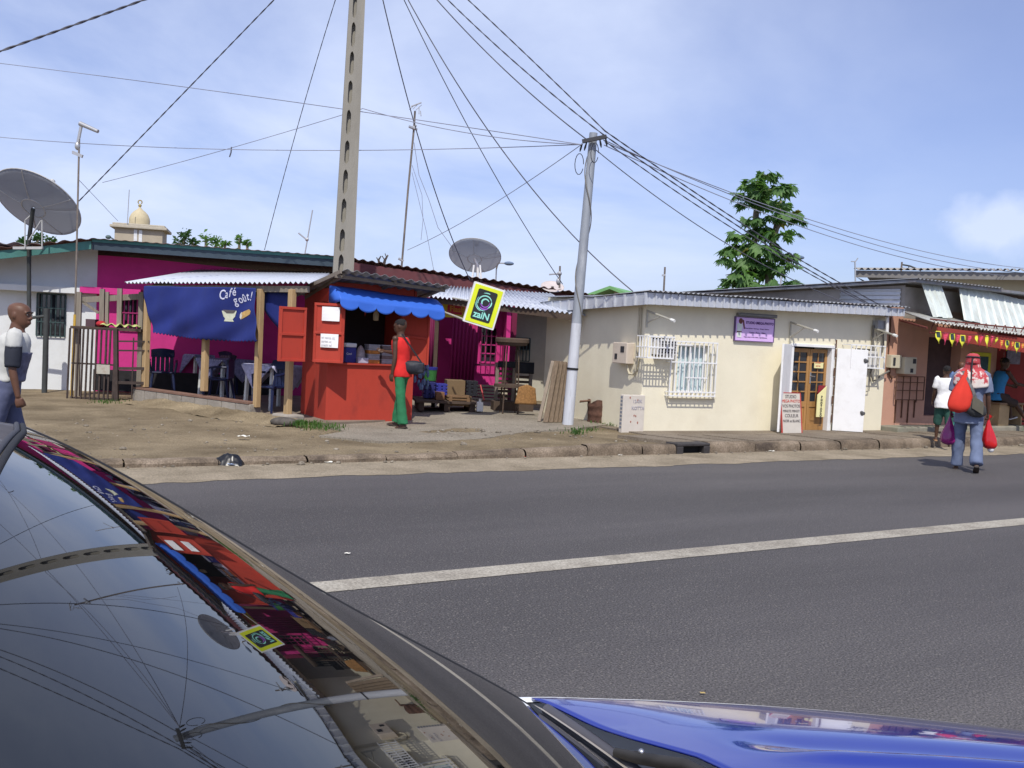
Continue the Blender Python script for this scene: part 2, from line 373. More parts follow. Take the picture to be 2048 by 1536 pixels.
# drain mouth
tdr = Thing('storm_drain', 'dark cast iron storm drain mouth set into the kerb', 'drain', RF, (DRX0, 0, 0))
m_iron = mat('old_iron', (.06, .055, .055), .7, .3, .3, 9, .3)
m_black = mat('black_void', (.012, .012, .012), .9, var=.02)
d = MB(); xm = (DRX0+DRX1)/2
d.box(DRX0+.003, DRX1-.003, -.012, .26, .115, .157); d.box(DRX0+.003, DRX0+.12, -.012, .3, -.02, .115); d.box(DRX1-.12, DRX1-.003, -.012, .3, -.02, .115); d.box(DRX0+.12, DRX1-.12, .0, .3, -.02, .004)
tdr.part('frame', d, m_iron, bevel=.012)
tdr.part('opening', MB().box(DRX0+.12, DRX1-.12, .1, .28, .004, .115), m_black)

# loose stones and clods on the dirt and along the gutter
st = MB(); r7 = random.Random(21)
for k in range(900):
    if k < 560: x_ = r7.uniform(-9, 3.5); y_ = r7.uniform(.3, 5.2)
    elif k < 760: x_ = r7.uniform(-9, 14); y_ = r7.uniform(-.12, .0)
    else: x_ = r7.gauss(.9, .7); y_ = r7.gauss(2.3, .45)
    s_ = min(.045, .008*math.exp(r7.gauss(.25, .55))); z_ = terr(x_, y_) if y_ > .15 else .01
    a_ = r7.uniform(0, 3)
    st.ball((x_, y_, z_+s_*.3), s_*r7.uniform(.8, 1.6), s_*r7.uniform(.7, 1.2), s_*.7, 6, 4, Matrix.Rotation(a_, 3, 'Z'))
struct('loose_stones', st, ground_mat('stones', (.10, .085, .065), (.22, .19, .15), (.36, .32, .26), 9, 60, .95, .4), RF, kind='stuff')
# ------------------------------------------------------------------ cream house
HF = Fr(2.1, 16.17, 29)
def wallh(x0, x1, z0, top, holes, y0=0.0, y1=.16):
    """wall face at y0 with holes [(hx0,hx1,hz0,hz1)], reveals to y1; top may be a function of x"""
    tp = top if callable(top) else (lambda x: top)
    mb = MB(); xs = sorted({x0, x1, *[h[0] for h in holes], *[h[1] for h in holes]}); zs = sorted({z0, *[h[2] for h in holes], *[h[3] for h in holes]})
    for i in range(len(xs)-1):
        for j in range(len(zs)):
            a, b = xs[i], xs[i+1]; lo = zs[j]; last = j == len(zs)-1
            za, zb = (tp(a), tp(b)) if last else (zs[j+1], zs[j+1])
            mx_, mz_ = (a+b)/2, (lo+min(za, zb))/2
            if any(h[0] < mx_ < h[1] and h[2] < mz_ < h[3] for h in holes): continue
            mb.add([(a, y0, lo), (b, y0, lo), (b, y0, zb), (a, y0, za)], [(0, 1, 2, 3)])
    for h in holes:
        a, b, c, d = h
        mb.add([(a, y0, c), (b, y0, c), (b, y0, d), (a, y0, d), (a, y1, c), (b, y1, c), (b, y1, d), (a, y1, d)], [(0, 4, 5, 1), (1, 5, 6, 2), (2, 6, 7, 3), (3, 7, 4, 0)])
    return mb
m_cream = mat('cream_render', (.77, .715, .55), .9, var=.05, scale=1.6, bump=.12, bscale=40, dirt=(.62, .55, .40), damt=.35, dscale=1.3)
m_zinc = mat('pale_zinc', (.60, .62, .66), .42, .35, .12, 3, .05, dirt=(.42, .40, .38), damt=.5, dscale=3)
m_zincdark = mat('weathered_zinc', (.24, .25, .27), .6, .3, .3, 3, .1, dirt=(.22, .15, .11), damt=.6, dscale=2)
m_white = mat('white_enamel', (.80, .80, .79), .45, var=.03, scale=4, dirt=(.55, .52, .47), damt=.35, dscale=6)
m_glass = mat('dark_pane', (.025, .03, .04), .06, var=.1, spec=.8)
m_wood = mat('varnished_wood', (.36, .19, .065), .45, var=.22, scale=5, stretch=(1, 1, .15), bump=.05)
HL = HF.uv(1761, 861)[0]; HB = 2.9
hz = .14
wx0, wz0 = HF.uv(1352, 786); wx1, wz1 = HF.uv(1421, 692); wz0 = HF.uv(1385, 786)[1]; wz1 = HF.uv(1385, 690)[1]
dx0 = HF.uv(1581, 780)[0]; dx1 = HF.uv(1661, 780)[0]; dz1 = HF.uv(1620, 694)[1]
ax0 = HF.uv(1700, 712)[0]; ax1 = HF.uv(1751, 712)[0]; az0 = HF.uv(1730, 737)[1]; az1 = HF.uv(1725, 697)[1]
cx0 = HF.uv(1300, 690)[0]; cx1 = HF.uv(1346, 690)[0]; cz0 = HF.uv(1320, 712)[1]; cz1 = HF.uv(1320, 676)[1]
house = Thing('cream_house', 'low cream rendered house with white ribbed fascia and barred window', 'house', HF, (0, 0, hz))
top = 2.34
w = wallh(0, HL, hz-.1, top, [(wx0, wx1, wz0, wz1), (dx0, dx1, hz, dz1), (ax0+.12, ax1-.05, az0, az1), (cx0+.03, cx1-.03, cz0, cz1)])
w.add([(0, 0, hz-.1), (0, 0, top), (0, HB+.2, top), (0, HB+.2, hz-.1), (HL, 0, hz-.1), (HL, 0, top), (HL, 7, top), (HL, 7, hz-.1), (HL, 7, hz-.1)], [(0, 1, 2, 3), (4, 7, 6, 5)])
house.part('wall', w, m_cream)
# fascia: ribbed sheet cladding along front and left
def fascia(mb, a, b, zb0, zt0, zb1, zt1, rib, t=.02, out=(0, -1)):
    a = Vector((a[0], a[1], 0)); b = Vector((b[0], b[1], 0)); L = (b-a).length; n = max(1, round(L/rib)); o = Vector((out[0], out[1], 0))
    d = (b-a).normalized()
    for i in range(n):
        u0, u1 = i/n, (i+1)/n; p = a.lerp(b, u0); q = a.lerp(b, u1)
        z = lambda u, k: (zb0+(zb1-zb0)*u) if k == 0 else (zt0+(zt1-zt0)*u)
        jit = .004*math.sin(i*12.9898)
        P_ = [p+o*(.004+jit)+d*.004, q+o*(.004+jit)-d*.012, q-o*t, p-o*t]
        mb.add([(v.x, v.y, z(u, 0)) for v, u in zip(P_, (u0, u1, u1, u0))]+[(v.x, v.y, z(u, 1)) for v, u in zip(P_, (u0, u1, u1, u0))],
               [(0, 3, 2, 1), (4, 5, 6, 7), (0, 1, 5, 4), (1, 2, 6, 5), (2, 3, 7, 6), (3, 0, 4, 7)])
        r = q-d*.012
        mb.box(r.x-.015, r.x+.015, r.y-.034 if out[1] else r.y-.011, r.y+.008 if out[1] else r.y+.011, z(u1, 0)+.002, z(u1, 1)-.002) if out[1] else mb.box(r.x-.036, r.x+.006, r.y-.018, r.y+.018, z(u1, 0)+.002, z(u1, 1)-.002)
fs = MB(); ZB, ZT = 2.19, 2.375
fascia(fs, (-.2, -.3), (5.66, -.3), 2.19, 2.375, 2.31, 2.455, .155)
fascia(fs, (-.22, 3.1), (-.22, -.3), 2.04, 2.22, 2.185, 2.375, .29, out=(-1, 0))
fs.box(-.2, 5.66, -.29, -.02, 2.345, 2.36); fs.box(-.2, .02, -.28, 3.0, 2.335, 2.35)
house.part('fascia', fs, m_zinc)
rf = MB().corr((-.24, -.36, 2.395), (5.75, -.36, 2.48), (5.75, 3.0, 2.60), (-.24, 3.0, 2.22), 60, .014, 2, jag=.03, seed=4)
house.part('roof', rf, m_zincdark, solid=.004, smooth=50)
# window: frame, pane, curtain behind bars
fr = MB(); t = .035
for (a, b, c, d) in ((wx0, wx1, wz0, wz0+t), (wx0, wx1, wz1-t, wz1), (wx0, wx0+t, wz0+t, wz1-t), (wx1-t, wx1, wz0+t, wz1-t), ((wx0+wx1)/2-.02, (wx0+wx1)/2+.02, wz0+t, wz1-t)):
    fr.box(a, b, .09, .13, c, d)
win = house.part('window', fr, m_white)
m_curt = mat('curtain', (.52, .64, .66), .85, var=.12, scale=18, dirt=(.30, .40, .52), damt=.55, dscale=11)
cu = MB().grid(lambda u, v: (wx0+(wx1-wx0)*u, .15+.012*math.sin(u*40), wz0+(wz1-wz0)*v), 60, 2)
house.part('curtain', cu, m_curt, parent=win, smooth=60)
m_pane = mat('window_pane', (.05, .06, .07), .05, var=.02, spec=.8)
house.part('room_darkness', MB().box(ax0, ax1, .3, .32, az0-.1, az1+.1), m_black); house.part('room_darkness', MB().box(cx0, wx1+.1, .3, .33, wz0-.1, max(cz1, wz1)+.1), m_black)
# window sill
house.part('sill', MB().box(wx0-.16, wx1+.14, -.05, -.002, wz0-.09, wz0-.05), m_cream, bevel=.006)
# grille over window
gx0 = HF.uv(1341, 740, -.12)[0]; gx1 = HF.uv(1432, 740, -.12)[0]; gz0 = HF.uv(1386, 792, -.12)[1]; gz1 = HF.uv(1386, 684, -.12)[1]
g = MB(); b_ = .009; y = -.12
def cage(mb, x0, x1, z0, z1, y, nb, hs, r=.008, back=-.004, sides=True):
    for i in range(nb+1):
        xx = x0+(x1-x0)*i/nb; mb.box(xx-r, xx+r, y-r, y+r, z0, z1)
    for h in hs:
        zz = z0+(z1-z0)*h; mb.box(x0-r, x1+r, y-r*1.6, y-r*1.02, zz-r*1.3, zz+r*1.3)
        if sides:
            for xx in (x0, x1): mb.box(xx-r*.8, xx+r*.8, y+r, back, zz-r, zz+r)
cage(g, gx0, gx1, gz0, gz1, y, 10, (0, .07, .62, 1), .0085)
g.box(gx0+.05, gx0+.42, y-.022, y-.016, gz0+.93*(gz1-gz0), gz0+.95*(gz1-gz0)); g.box(gx0+.3, gx0+.75, y-.022, y-.016, gz0+.33*(gz1-gz0), gz0+.35*(gz1-gz0))
house.part('window_bars', g, m_white)
# air conditioner cage beside the window
g = MB(); x0, z1_ = HF.uv(1297, 672, -.3); x1 = HF.uv(1347, 700, -.3)[0]; z0_ = HF.uv(1318, 716, -.3)[1]
cage(g, x0, x1, z0_, z1_, -.3, 8, (0, .5, 1), .0085)
for i in range(1, 4):
    yy = -.3+.29*i/4; g.box(x0-.008, x0+.008, yy-.007, yy+.007, z0_, z1_); g.box(x1-.008, x1+.008, yy-.007, yy+.007, z0_, z1_)
    g.box(x0, x1, yy-.007, yy+.007, z0_-.01, z0_)
house.part('air_conditioner_cage', g, m_white)
m_acbox = mat('ac_plastic', (.62, .60, .55), .6, var=.06)
a = MB().box(cx0+.05, cx1-.05, -.16, .1, cz0+.02, cz1-.02)
ac = house.part('air_conditioner', a, m_acbox, bevel=.01)
m_dark = mat('dark_grille', (.035, .035, .04), .7, var=.2)
s_ = MB()
for i in range(5):
    zz = cz0+.05+(cz1-cz0-.1)*i/4.6; s_.box(cx0+.07, cx1-.07, -.166, -.162, zz, zz+.03)
house.part('vent', s_, m_dark, parent=ac)
# right air conditioner cage, half hidden by the door leaf
g = MB(); rx0 = HF.uv(1702, 715, -.22)[0]; rx1 = HF.uv(1769, 715, -.22)[0]; rz0 = HF.uv(1745, 736, -.22)[1]; rz1 = HF.uv(1735, 691, -.22)[1]
cage(g, rx0, rx1, rz0, rz1, -.22, 7, (0, .5, 1), .0085)
house.part('air_conditioner_cage', g, m_white)
house.part('air_conditioner', MB().box(ax0+.14, ax1-.07, -.12, .1, az0+.02, az1-.04), m_acbox, bevel=.01)
# wooden door with panes
door = MB(); y0, y1 = .07, .115; dm = (dx0+dx1)/2; dz0 = hz+.01
panes = MB()
def leaf(mb, a, b, lowpanel):
    st = .055; c0 = dz0; c1 = dz1-.03; zz0 = c0+lowpanel
    mb.box(a, a+st, y0, y1, c0, c1); mb.box(b-st, b, y0, y1, c0, c1)
    mb.box(a+st, b-st, y0, y1, c0, c0+.12); mb.box(a+st, b-st, y0, y1, zz0-.1, zz0); mb.box(a+st, b-st, y0, y1, c1-.07, c1)
    mb.box(a+st, b-st, y0+.015, y1-.01, c0+.12, zz0-.1); mb.box(a+st+.05, b-st-.05, y0+.005, y0+.015, c0+.17, zz0-.15)
    n = 5; h = (c1-.07-zz0)
    for i in range(1, n): mb.box(a+st, b-st, y0+.004, y1-.004, zz0+h*i/n-.012, zz0+h*i/n+.012)
    mb.box((a+b)/2-.011, (a+b)/2+.011, y0+.006, y1-.006, zz0, c1-.07)
    panes.box(a+st, b-st, y0+.02, y0+.028, zz0, c1-.07)
leaf(door, dx0+.01, dm-.005, .52); leaf(door, dm+.005, dx1-.06, .52)
dr = house.part('door', door, m_wood, bevel=.004)
house.part('pane', panes, m_glass, parent=dr)
m_steel = mat('steel', (.55, .55, .55), .3, .9, .05)
house.part('handle', MB().box(dm+.02, dm+.05, y0-.008, y0, 1.0, 1.2).tube([(dm+.035, y0-.01, 1.13), (dm+.035, y0-.05, 1.13), (dm+.1, y0-.05, 1.125)], .009, 6), m_steel, parent=dr)
df = MB().box(dx0-.07, dx0, -.03, .12, hz, dz1).box(dx1-.055, dx1+.03, -.03, .12, hz, dz1).box(dx0-.07, dx1+.05, -.04, .12, dz1, dz1+.05)
house.part('door_frame', df, m_white, bevel=.004)
m_room = m_black
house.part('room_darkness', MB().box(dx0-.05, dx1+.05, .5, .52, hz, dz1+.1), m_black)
# notice inside the pane
m_paper = mat('paper', (.72, .70, .62), .9, var=.04)
m_yel = mat('pale_yellow_board', (.78, .72, .36), .6, var=.04)
m_ink = mat('black_ink', (.025, .025, .03), .7, var=.05)
m_redink = mat('red_ink', (.5, .05, .04), .7, var=.05)
nx0, nz1 = HF.uv(1629, 725, .05); nx1, nz0 = HF.uv(1646, 737, .05)
nt_ = Thing('door_notice', 'small pale yellow notice hung on the panes of the wooden door', 'notice', HF, (nx0, .05, nz0))
nt_.part('board', MB().box(nx0, nx1, .045, .06, nz0, nz1), m_yel, bevel=.003)
nt_.part('lettering', MB().text('OUVERT', .045, (nx0+.01, .043, nz0+.085), (1, 0, 0), (0, 0, 1), .001, xs=.9).text('entrez', .045, (nx0+.03, .043, nz0+.03), (1, 0, 0), (0, 0, 1), .001), m_redink)
# steel door leaves standing open
m_leaf = mat('white_steel_door', (.80, .80, .79), .5, var=.03, scale=3, dirt=(.45, .42, .38), damt=.25, dscale=5)
m_rust = mat('rust', (.13, .07, .045), .9, var=.35, scale=12, bump=.3)
lx = dx0-.06; zt_ = dz1+.03
# left leaf is folded out towards the street
p0 = Vector((lx, -.03, 0)); e = HF.uv(1563, 780, -.42)[0]
lf = MB()
def vleaf(mb, a, b, z0, z1, th):
    a = Vector((a[0], a[1], 0)); b = Vector((b[0], b[1], 0)); n = Vector(((b-a).y, -(b-a).x, 0)).normalized()*th
    mb.add([(a.x, a.y, z0), (b.x, b.y, z0), (b.x+n.x, b.y+n.y, z0), (a.x+n.x, a.y+n.y, z0), (a.x, a.y, z1), (b.x, b.y, z1), (b.x+n.x, b.y+n.y, z1), (a.x+n.x, a.y+n.y, z1)],
           [(0, 3, 2, 1), (4, 5, 6, 7), (0, 1, 5, 4), (1, 2, 6, 5), (2, 3, 7, 6), (3, 0, 4, 7)])
vleaf(lf, (lx, -.035), (e, -.42), hz+.03, zt_, .035)
a_ = Vector((lx, -.035, 0)); b2 = Vector((e, -.42, 0)); 
L1 = house.part('shutter', lf, m_leaf, bevel=.004)
wr = MB()
for f0, z_, l_ in ((.75, 1.6, .3), (.85, .3, .35), (.8, 1.05, .08)):
    q = a_.lerp(b2, f0); wr.box(q.x-.012, q.x+.006, q.y-.05, q.y-.042, z_, z_+l_)
rl0 = dx1+.05; rl1 = HF.uv(1729, 780, -.36)[0]
rt = MB(); vleaf(rt, (rl0, -.05), (rl1, -.38), hz+.02, zt_-.03, .03)
L2 = house.part('shutter', rt, m_leaf, bevel=.004)
spots = MB(); rs = random.Random(9)
for k in range(22):
    f0 = rs.uniform(.12, .85); z_ = rs.uniform(.95, 1.75); q = Vector((rl0, -.05, 0)).lerp(Vector((rl1, -.38, 0)), f0); r_ = rs.uniform(.006, .013)
    spots.tube([(q.x, q.y-.004, z_), (q.x-.001, q.y-.011, z_)], r_, 7)
for z_ in (.5, 1.45):
    q = Vector((rl0, -.05, 0)).lerp(Vector((rl1, -.38, 0)), .94)
    spots.ball((q.x, q.y-.02, z_), .055, .03, .042, 9, 6); spots.ball((q.x-.03, q.y-.02, z_+.02), .03, .03, .03, 8, 5)
house.part('latch', spots, mat('dull_metal', (.12, .12, .12), .6, .3, .3, 20), parent=L2)
ln = MB()
q0 = Vector((rl0-.03, -.055, 0))
for i in range(9):
    z_ = .3+i*.17; ln.box(rl0-.045+.012*math.sin(i*2.3), rl0-.02+.012*math.sin(i*3.1), -.058, -.048, z_, z_+.15)
house.part('weatherstrip', ln, m_rust)
# pipe bracket arms under the eave (bare neon lamp arms)
m_arm = mat('galvanised_pipe', (.47, .45, .38), .55, .4, .15, 8)
m_tube = mat('lamp_tube', (.72, .72, .68), .4, var=.03)
for (pa, pb, pc, lab) in (((1296, 622), (1346, 641), (1297, 655), 'pipe lamp arm jutting from the wall above the air conditioner cage'),
                     ((1583, 645), (1633, 662), (1583, 688), 'pipe lamp arm jutting from the wall above the wooden door'),
                     ((1747, 656), (1791, 671), (1747, 690), 'pipe lamp arm at the right corner of the cream house beside the wall conduits')):
    x_, z_ = HF.uv(*pa, -.03); zc_ = HF.uv(*pc, -.03)[1]
    p2 = HF.loc(ray(*pb)*((EYEP.z-(z_-.03))/-ray(*pb).z) + EYEP) if False else None
    # arm sticks out from the wall; the tip lies .75 m in front of it
    tx, tz = HF.uv(*pb, -.62)
    L = Thing('lamp_arm', lab, 'lamp arm', HF, (x_, 0, zc_), group='pipe lamp arms under the eave')
    L.part('arm', MB().tube([(x_, -.02, z_), (tx, -.62, tz)], .017, 7), m_arm, smooth=40)
    f = .55
    L.part('brace', MB().tube([(x_, -.02, zc_), (x_, -.02, z_+.02)], .014, 7).tube([(x_, -.025, zc_+(z_-zc_)*.3), (x_+(tx-x_)*f, -.02-.6*f, z_+(tz-z_)*f)], .012, 7), m_arm, smooth=40)
    L.part('lamp_holder', MB().tube([(x_+(tx-x_)*.93, -.57, z_+(tz-z_)*.93), (x_+(tx-x_)*1.06, -.655, z_+(tz-z_)*1.06)], .026, 8), m_tube, smooth=40)
# purple photo studio sign
px0, pz1 = HF.uv(1472, 634, -.03); px1 = HF.uv(1547, 660, -.03)[0]; pz0 = HF.uv(1471, 680, -.03)[1]
m_purple = mat('lilac_sign', (.68, .46, .79), .5, var=.06, scale=4)
m_pframe = mat('violet_edge', (.13, .08, .2), .6)
sg = Thing('shop_sign', 'small lilac photo studio sign with a painted figure, on the cream wall', 'sign', HF, (px0, 0, pz0))
sg.part('board', MB().box(px0, px1, -.035, -.004, pz0, pz1), m_purple)
f = .012
sg.part('frame', MB().box(px0-f, px1+f, -.045, -.002, pz0-f, pz0).box(px0-f, px1+f, -.045, -.002, pz1, pz1+f).box(px0-f, px0, -.045, -.002, pz0, pz1).box(px1, px1+f, -.045, -.002, pz0, pz1), m_pframe)
pw = px1-px0; ph = pz1-pz0; X, Z = (1, 0, 0), (0, 0, 1); yy = -.038
sg.part('lettering', MB().text('STUDIO IMEGA-PHOTO', ph*.155, (px0+pw*.26, yy, pz0+ph*.74), X, Z, .001, bold=.002, xs=.98)
   .text('Photos Identite - Reportage - Mariage - Bapteme', ph*.075, (px0+pw*.24, yy, pz0+ph*.52), X, Z, .001, xs=.95)
   .text('Cadres - Photo - Video', ph*.1, (px0+pw*.36, yy, pz0+ph*.33), X, Z, .001)
   .text('Tirage couleur et noir et blanc - Agrandissement', ph*.075, (px0+pw*.22, yy, pz0+ph*.14), X, Z, .001, xs=.92), mat('violet_ink', (.10, .04, .16), .7))
fg = MB(); gx = px0+pw*.1; 
fg.prism([(gx-.05, pz0+ph*.14), (gx+.05, pz0+ph*.12), (gx+.045, pz0+ph*.36), (gx-.05, pz0+ph*.34)], yy-.002, yy+.002)
fg.prism([(gx-.05, pz0+ph*.40), (gx+.045, pz0+ph*.38), (gx+.07, pz0+ph*.68), (gx+.02, pz0+ph*.78), (gx-.06, pz0+ph*.72)], yy-.002, yy+.002)
fp = sg.part('painted_figure', fg, mat('figure_white', (.66, .70, .66), .8))
fh = MB(); fh.prism([(gx+.02+.042*math.cos(a*.5), pz0+ph*.84+.05*math.sin(a*.5)) for a in range(13)], yy-.003, yy+.001)
fh.prism([(gx+.075, pz0+ph*.7), (gx+.1, pz0+ph*.5), (gx+.12, pz0+ph*.52), (gx+.09, pz0+ph*.88), (gx+.065, pz0+ph*.9)], yy-.003, yy+.001); fh.prism([(gx-.055, pz0+ph*.34), (gx+.05, pz0+ph*.36), (gx+.05, pz0+ph*.40), (gx-.055, pz0+ph*.39)], yy-.003, yy+.001)
sg.part('painted_hair', fh, mat('figure_brown', (.16, .06, .05), .8), parent=fp)
# grey neon batten above the sign
bx0, bz = HF.uv(1475, 627, -.03); bx1 = HF.uv(1552, 629, -.03)[0]
solo('tube_lamp_batten', MB().box(bx0, bx1, -.07, -.002, bz-.035, bz+.02).box(bx0+.02, bx1-.02, -.085, -.07, bz-.02, bz+.005), mat('grey_metal', (.2, .2, .2), .6), 'dark tube lamp batten under the eave just above the lilac sign', 'lamp', HF, (bx0, 0, bz), bevel=.004)
# meter box on the left wall of the house
m_beige = mat('beige_plastic', (.58, .50, .41), .6, var=.06, scale=5, dirt=(.34, .27, .2), damt=.35, dscale=4)
ya, za = HF.side(1227, 684, -.15); yb, zb = HF.side(1253, 728, -.15)
mt = Thing('meter_box', 'dirty beige electricity meter box on the shaded left wall of the cream house', 'meter box', HF, (0, yb, zb))
mt.part('case', MB().box(-.16, -.002, min(ya, yb), max(ya, yb), zb, za), m_beige, bevel=.012)
ym = (ya+yb)/2
mt.part('window', MB().box(-.166, -.161, ym-.13, ym-.03, za-.16, za-.06).box(-.166, -.161, ym+.06, ym+.13, zb+.07, zb+.16), m_dark)
yc = HF.side(1276, 640, -.03)[0]
mt.part('conduit', MB().tube([(-.03, .14, 2.15), (-.03, .13, 1.3), (-.035, .14, 1.12), (-.04, .2, 1.06), (-.06, .28, 1.06), (-.07, .31, 1.12), (-.08, .33, zb+.01)], .02, 8).tube([(-.03, .1, 2.15), (-.03, .09, 1.36), (-.03, .12, 1.2)], .012, 7), mat('conduit', (.5, .45, .33), .6), smooth=50)
# conduit, relay box and pipe stub at the right end
cd = Thing('service_cables', 'grey service cables, insulator pipe and small box at the right corner of the cream house', 'cables', HF, (HL, 0, 1.0))
q = lambda px, py, w=-.05: (HF.uv(px, py, w)[0], w, HF.uv(px, py, w)[1])
cd.part('insulator_pipe', MB().tube([q(1775, 632, -.2), q(1774, 666, -.2)], .03, 9).tube([q(1775, 632, -.2), q(1783, 626, -.22)], .026, 8), m_white, smooth=40)
cd.part('relay_box', MB().box(q(1749, 645)[0], q(1767, 645)[0], -.14, -.003, q(1758, 658)[2], q(1758, 641)[2]), mat('grey_box', (.3, .31, .33), .5), bevel=.006)
cd.part('cable', MB().tube([q(1747, 650), q(1745, 700), q(1742, 745), q(1746, 762), q(1752, 760), q(1760, 752), q(1778, 742)], .018, 7).tube([q(1766, 660), q(1767, 690), q(1764, 705)], .016, 7).tube([q(1752, 665), q(1756, 682), q(1763, 672), q(1765, 660)], .007, 6).tube([q(1740, 744), q(1738, 782), q(1732, 783)], .008, 6), mat('cable_grey', (.16, .15, .13), .7), smooth=50)
# boards by the door
def tilt_board(name, label, cat, x0, x1, zb, zt, lean, th, side, face, fr=HF):
    pass
sb = Thing('sandwich_board', 'hand-lettered white photo price board with red edge leaning beside the wooden door', 'sign board', HF, (HF.uv(1583, 862, -.5)[0], -.5, hz+.02))
bl = HF.uv(1566, 862, -.48)[0]; br = HF.uv(1603, 865, -.48)[0]; bt = HF.uv(1590, 787, -.36)[1]; b0 = hz+.02
kx = .06
Bo = Vector((bl, -.48, b0)); Bx = Vector((br-bl, .0, 0)); Bz = Vector((kx, .16, bt-b0)); Bn = Vector((1, 0, 0)).cross(Bz).normalized()
def panel(mb, o, bx, bz, th):
    n = bx.cross(bz).normalized()*th
    mb.add([o, o+bx, o+bx+bz, o+bz, o-n, o+bx-n, o+bx+bz-n, o+bz-n], [(0, 1, 2, 3), (7, 6, 5, 4), (0, 4, 5, 1), (1, 5, 6, 2), (2, 6, 7, 3), (3, 7, 4, 0)])
p_ = MB(); panel(p_, Bo, Bx, Bz, .02)
sb.part('panel', p_, mat('board_white', (.52, .48, .42), .8, var=.05, dirt=(.42, .36, .3), damt=.4), bevel=.002)
ex = Bx.normalized(); ez = Bz.normalized(); en = ex.cross(ez)
p_ = MB(); t = .014
panel(p_, Bo-ex*t+en*.004, ex*t, Bz, .03); panel(p_, Bo+Bx+en*.004, ex*t*1.6, Bz, .03); panel(p_, Bo+Bz-ex*t+en*.004, Bx+ex*2*t, ez*t, .03)
sb.part('edging', p_, mat('red_edge', (.42, .06, .045), .7))
bw = Bx.length; bh = Bz.length
tx = MB(); tr = MB()
for mb_, s_, k, sz in ((tx, 'STUDIO', .875, .075), (tr, 'MEGA PHOTO', .765, .068), (tx, 'VOS PHOTOS', .64, .07), (tx, 'MINUTE MINUIT', .52, .056), (tx, 'COULEUR', .395, .072), (tx, 'NOIR et BLANC', .27, .06)):
    mb_.text(s_, sz*1.12, Bo+ex*bw/2+ez*bh*k+en*.004, ex, ez, .0015, 'CENTER', bold=0, xs=.86)
sb.part('lettering', tx, mat('faded_ink', (.10, .09, .10), .8)); sb.part('lettering', tr, m_redink)
# tall pale yellow hanging banner board
vb = Thing('banner_board', 'tall narrow pale yellow board with red corner hung on the door', 'sign board', HF, (HF.uv(1642, 830, 0)[0], 0, .4))
vx0 = HF.uv(1632, 820, .0)[0]; vx1 = HF.uv(1648, 820, .0)[0]; vz0 = HF.uv(1640, 834, 0)[1]; vz1 = HF.uv(1646, 772, 0)[1]
vb.part('board', MB().prism([(vx0, vz0), (vx1, vz0), (vx1+.01, vz1), (vx0, vz1-.16)], -.02, .0), m_yel, bevel=.004)
vb.part('emblem', MB().prism([(vx0+.0, vz1-.14), (vx1-.005, vz1+.01), (vx0+.02, vz1+.01)], -.022, -.002), mat('dark_red', (.25, .02, .03), .6))
vt = MB()
for i, ch in enumerate('PHOTOCOPIE'): vt.text(ch, .062, ((vx0+vx1)/2, -.024, vz1-.22-i*.056), X, Z, .001, 'CENTER', bold=.003)
vb.part('lettering', vt, m_ink)
# ------------------------------------------------------------------ salmon shop to the right of the cream house
SF = Fr(7.25, 19.1, 31.66)
m_salmon = mat('salmon_render', (.52, .29, .205), .9, var=.08, scale=1.4, bump=.15, bscale=30, dirt=(.36, .22, .16), damt=.5, dscale=1.2)
m_redwall = mat('red_wall', (.23, .022, .02), .85, var=.15, scale=2)
m_block = mat('grey_block', (.33, .30, .27), .95, var=.18, scale=3, bump=.3)
sz = .3
shop = Thing('salmon_shop', 'low salmon painted shop under a patched corrugated canopy', 'shop', SF, (0, 0, sz))
sd0, _ = SF.uv(1852, 760); sd1 = SF.uv(1918, 760)[0]; sdz = SF.uv(1880, 675)[1]
xe = SF.uv(1990, 760)[0]
w = wallh(-.3, xe, .1, 2.5, [(sd0, sd1, .42, sdz)], y1=.3)
shop.part('wall', w, m_salmon)
lp = MB().box(xe, xe+.25, 0, .35, .1, 2.4).box(xe+.25, xe+9, 1.9, 2.0, .1, 2.6)
shop.part('red_front', lp, m_redwall)
shop.part('doorway', MB().box(sd0-.02, sd1+.02, .22, .24, .4, sdz+.02), mat('brown_dark_door', (.075, .045, .045), .8, var=.2, scale=6))
shop.part('plinth', MB().box(-.28, xe+9, -.42, 1.95, .0, .245), mat('plinth_concrete', (.27, .25, .2), .95, var=.2, scale=3, bump=.3, dirt=(.045, .10, .05), damt=.75, dscale=1.6), bevel=.02)
# poster by the door
pz = [SF.uv(1963, 705), SF.uv(1977, 755)]
po = Thing('wall_poster', 'yellow framed poster on the salmon wall behind the scarfed walker', 'poster', SF, (pz[0][0]-.3, 0, pz[1][1]))
po.part('frame', MB().box(pz[0][0]-.35, pz[1][0], -.025, -.002, pz[1][1]-.02, pz[0][1]), mat('poster_yellow', (.55, .55, .04), .6))
po.part('picture', MB().box(pz[0][0]-.3, pz[1][0]-.09, -.03, -.026, pz[1][1]+.05, pz[0][1]-.08), mat('poster_dark', (.03, .07, .08), .5, var=.5, scale=9))
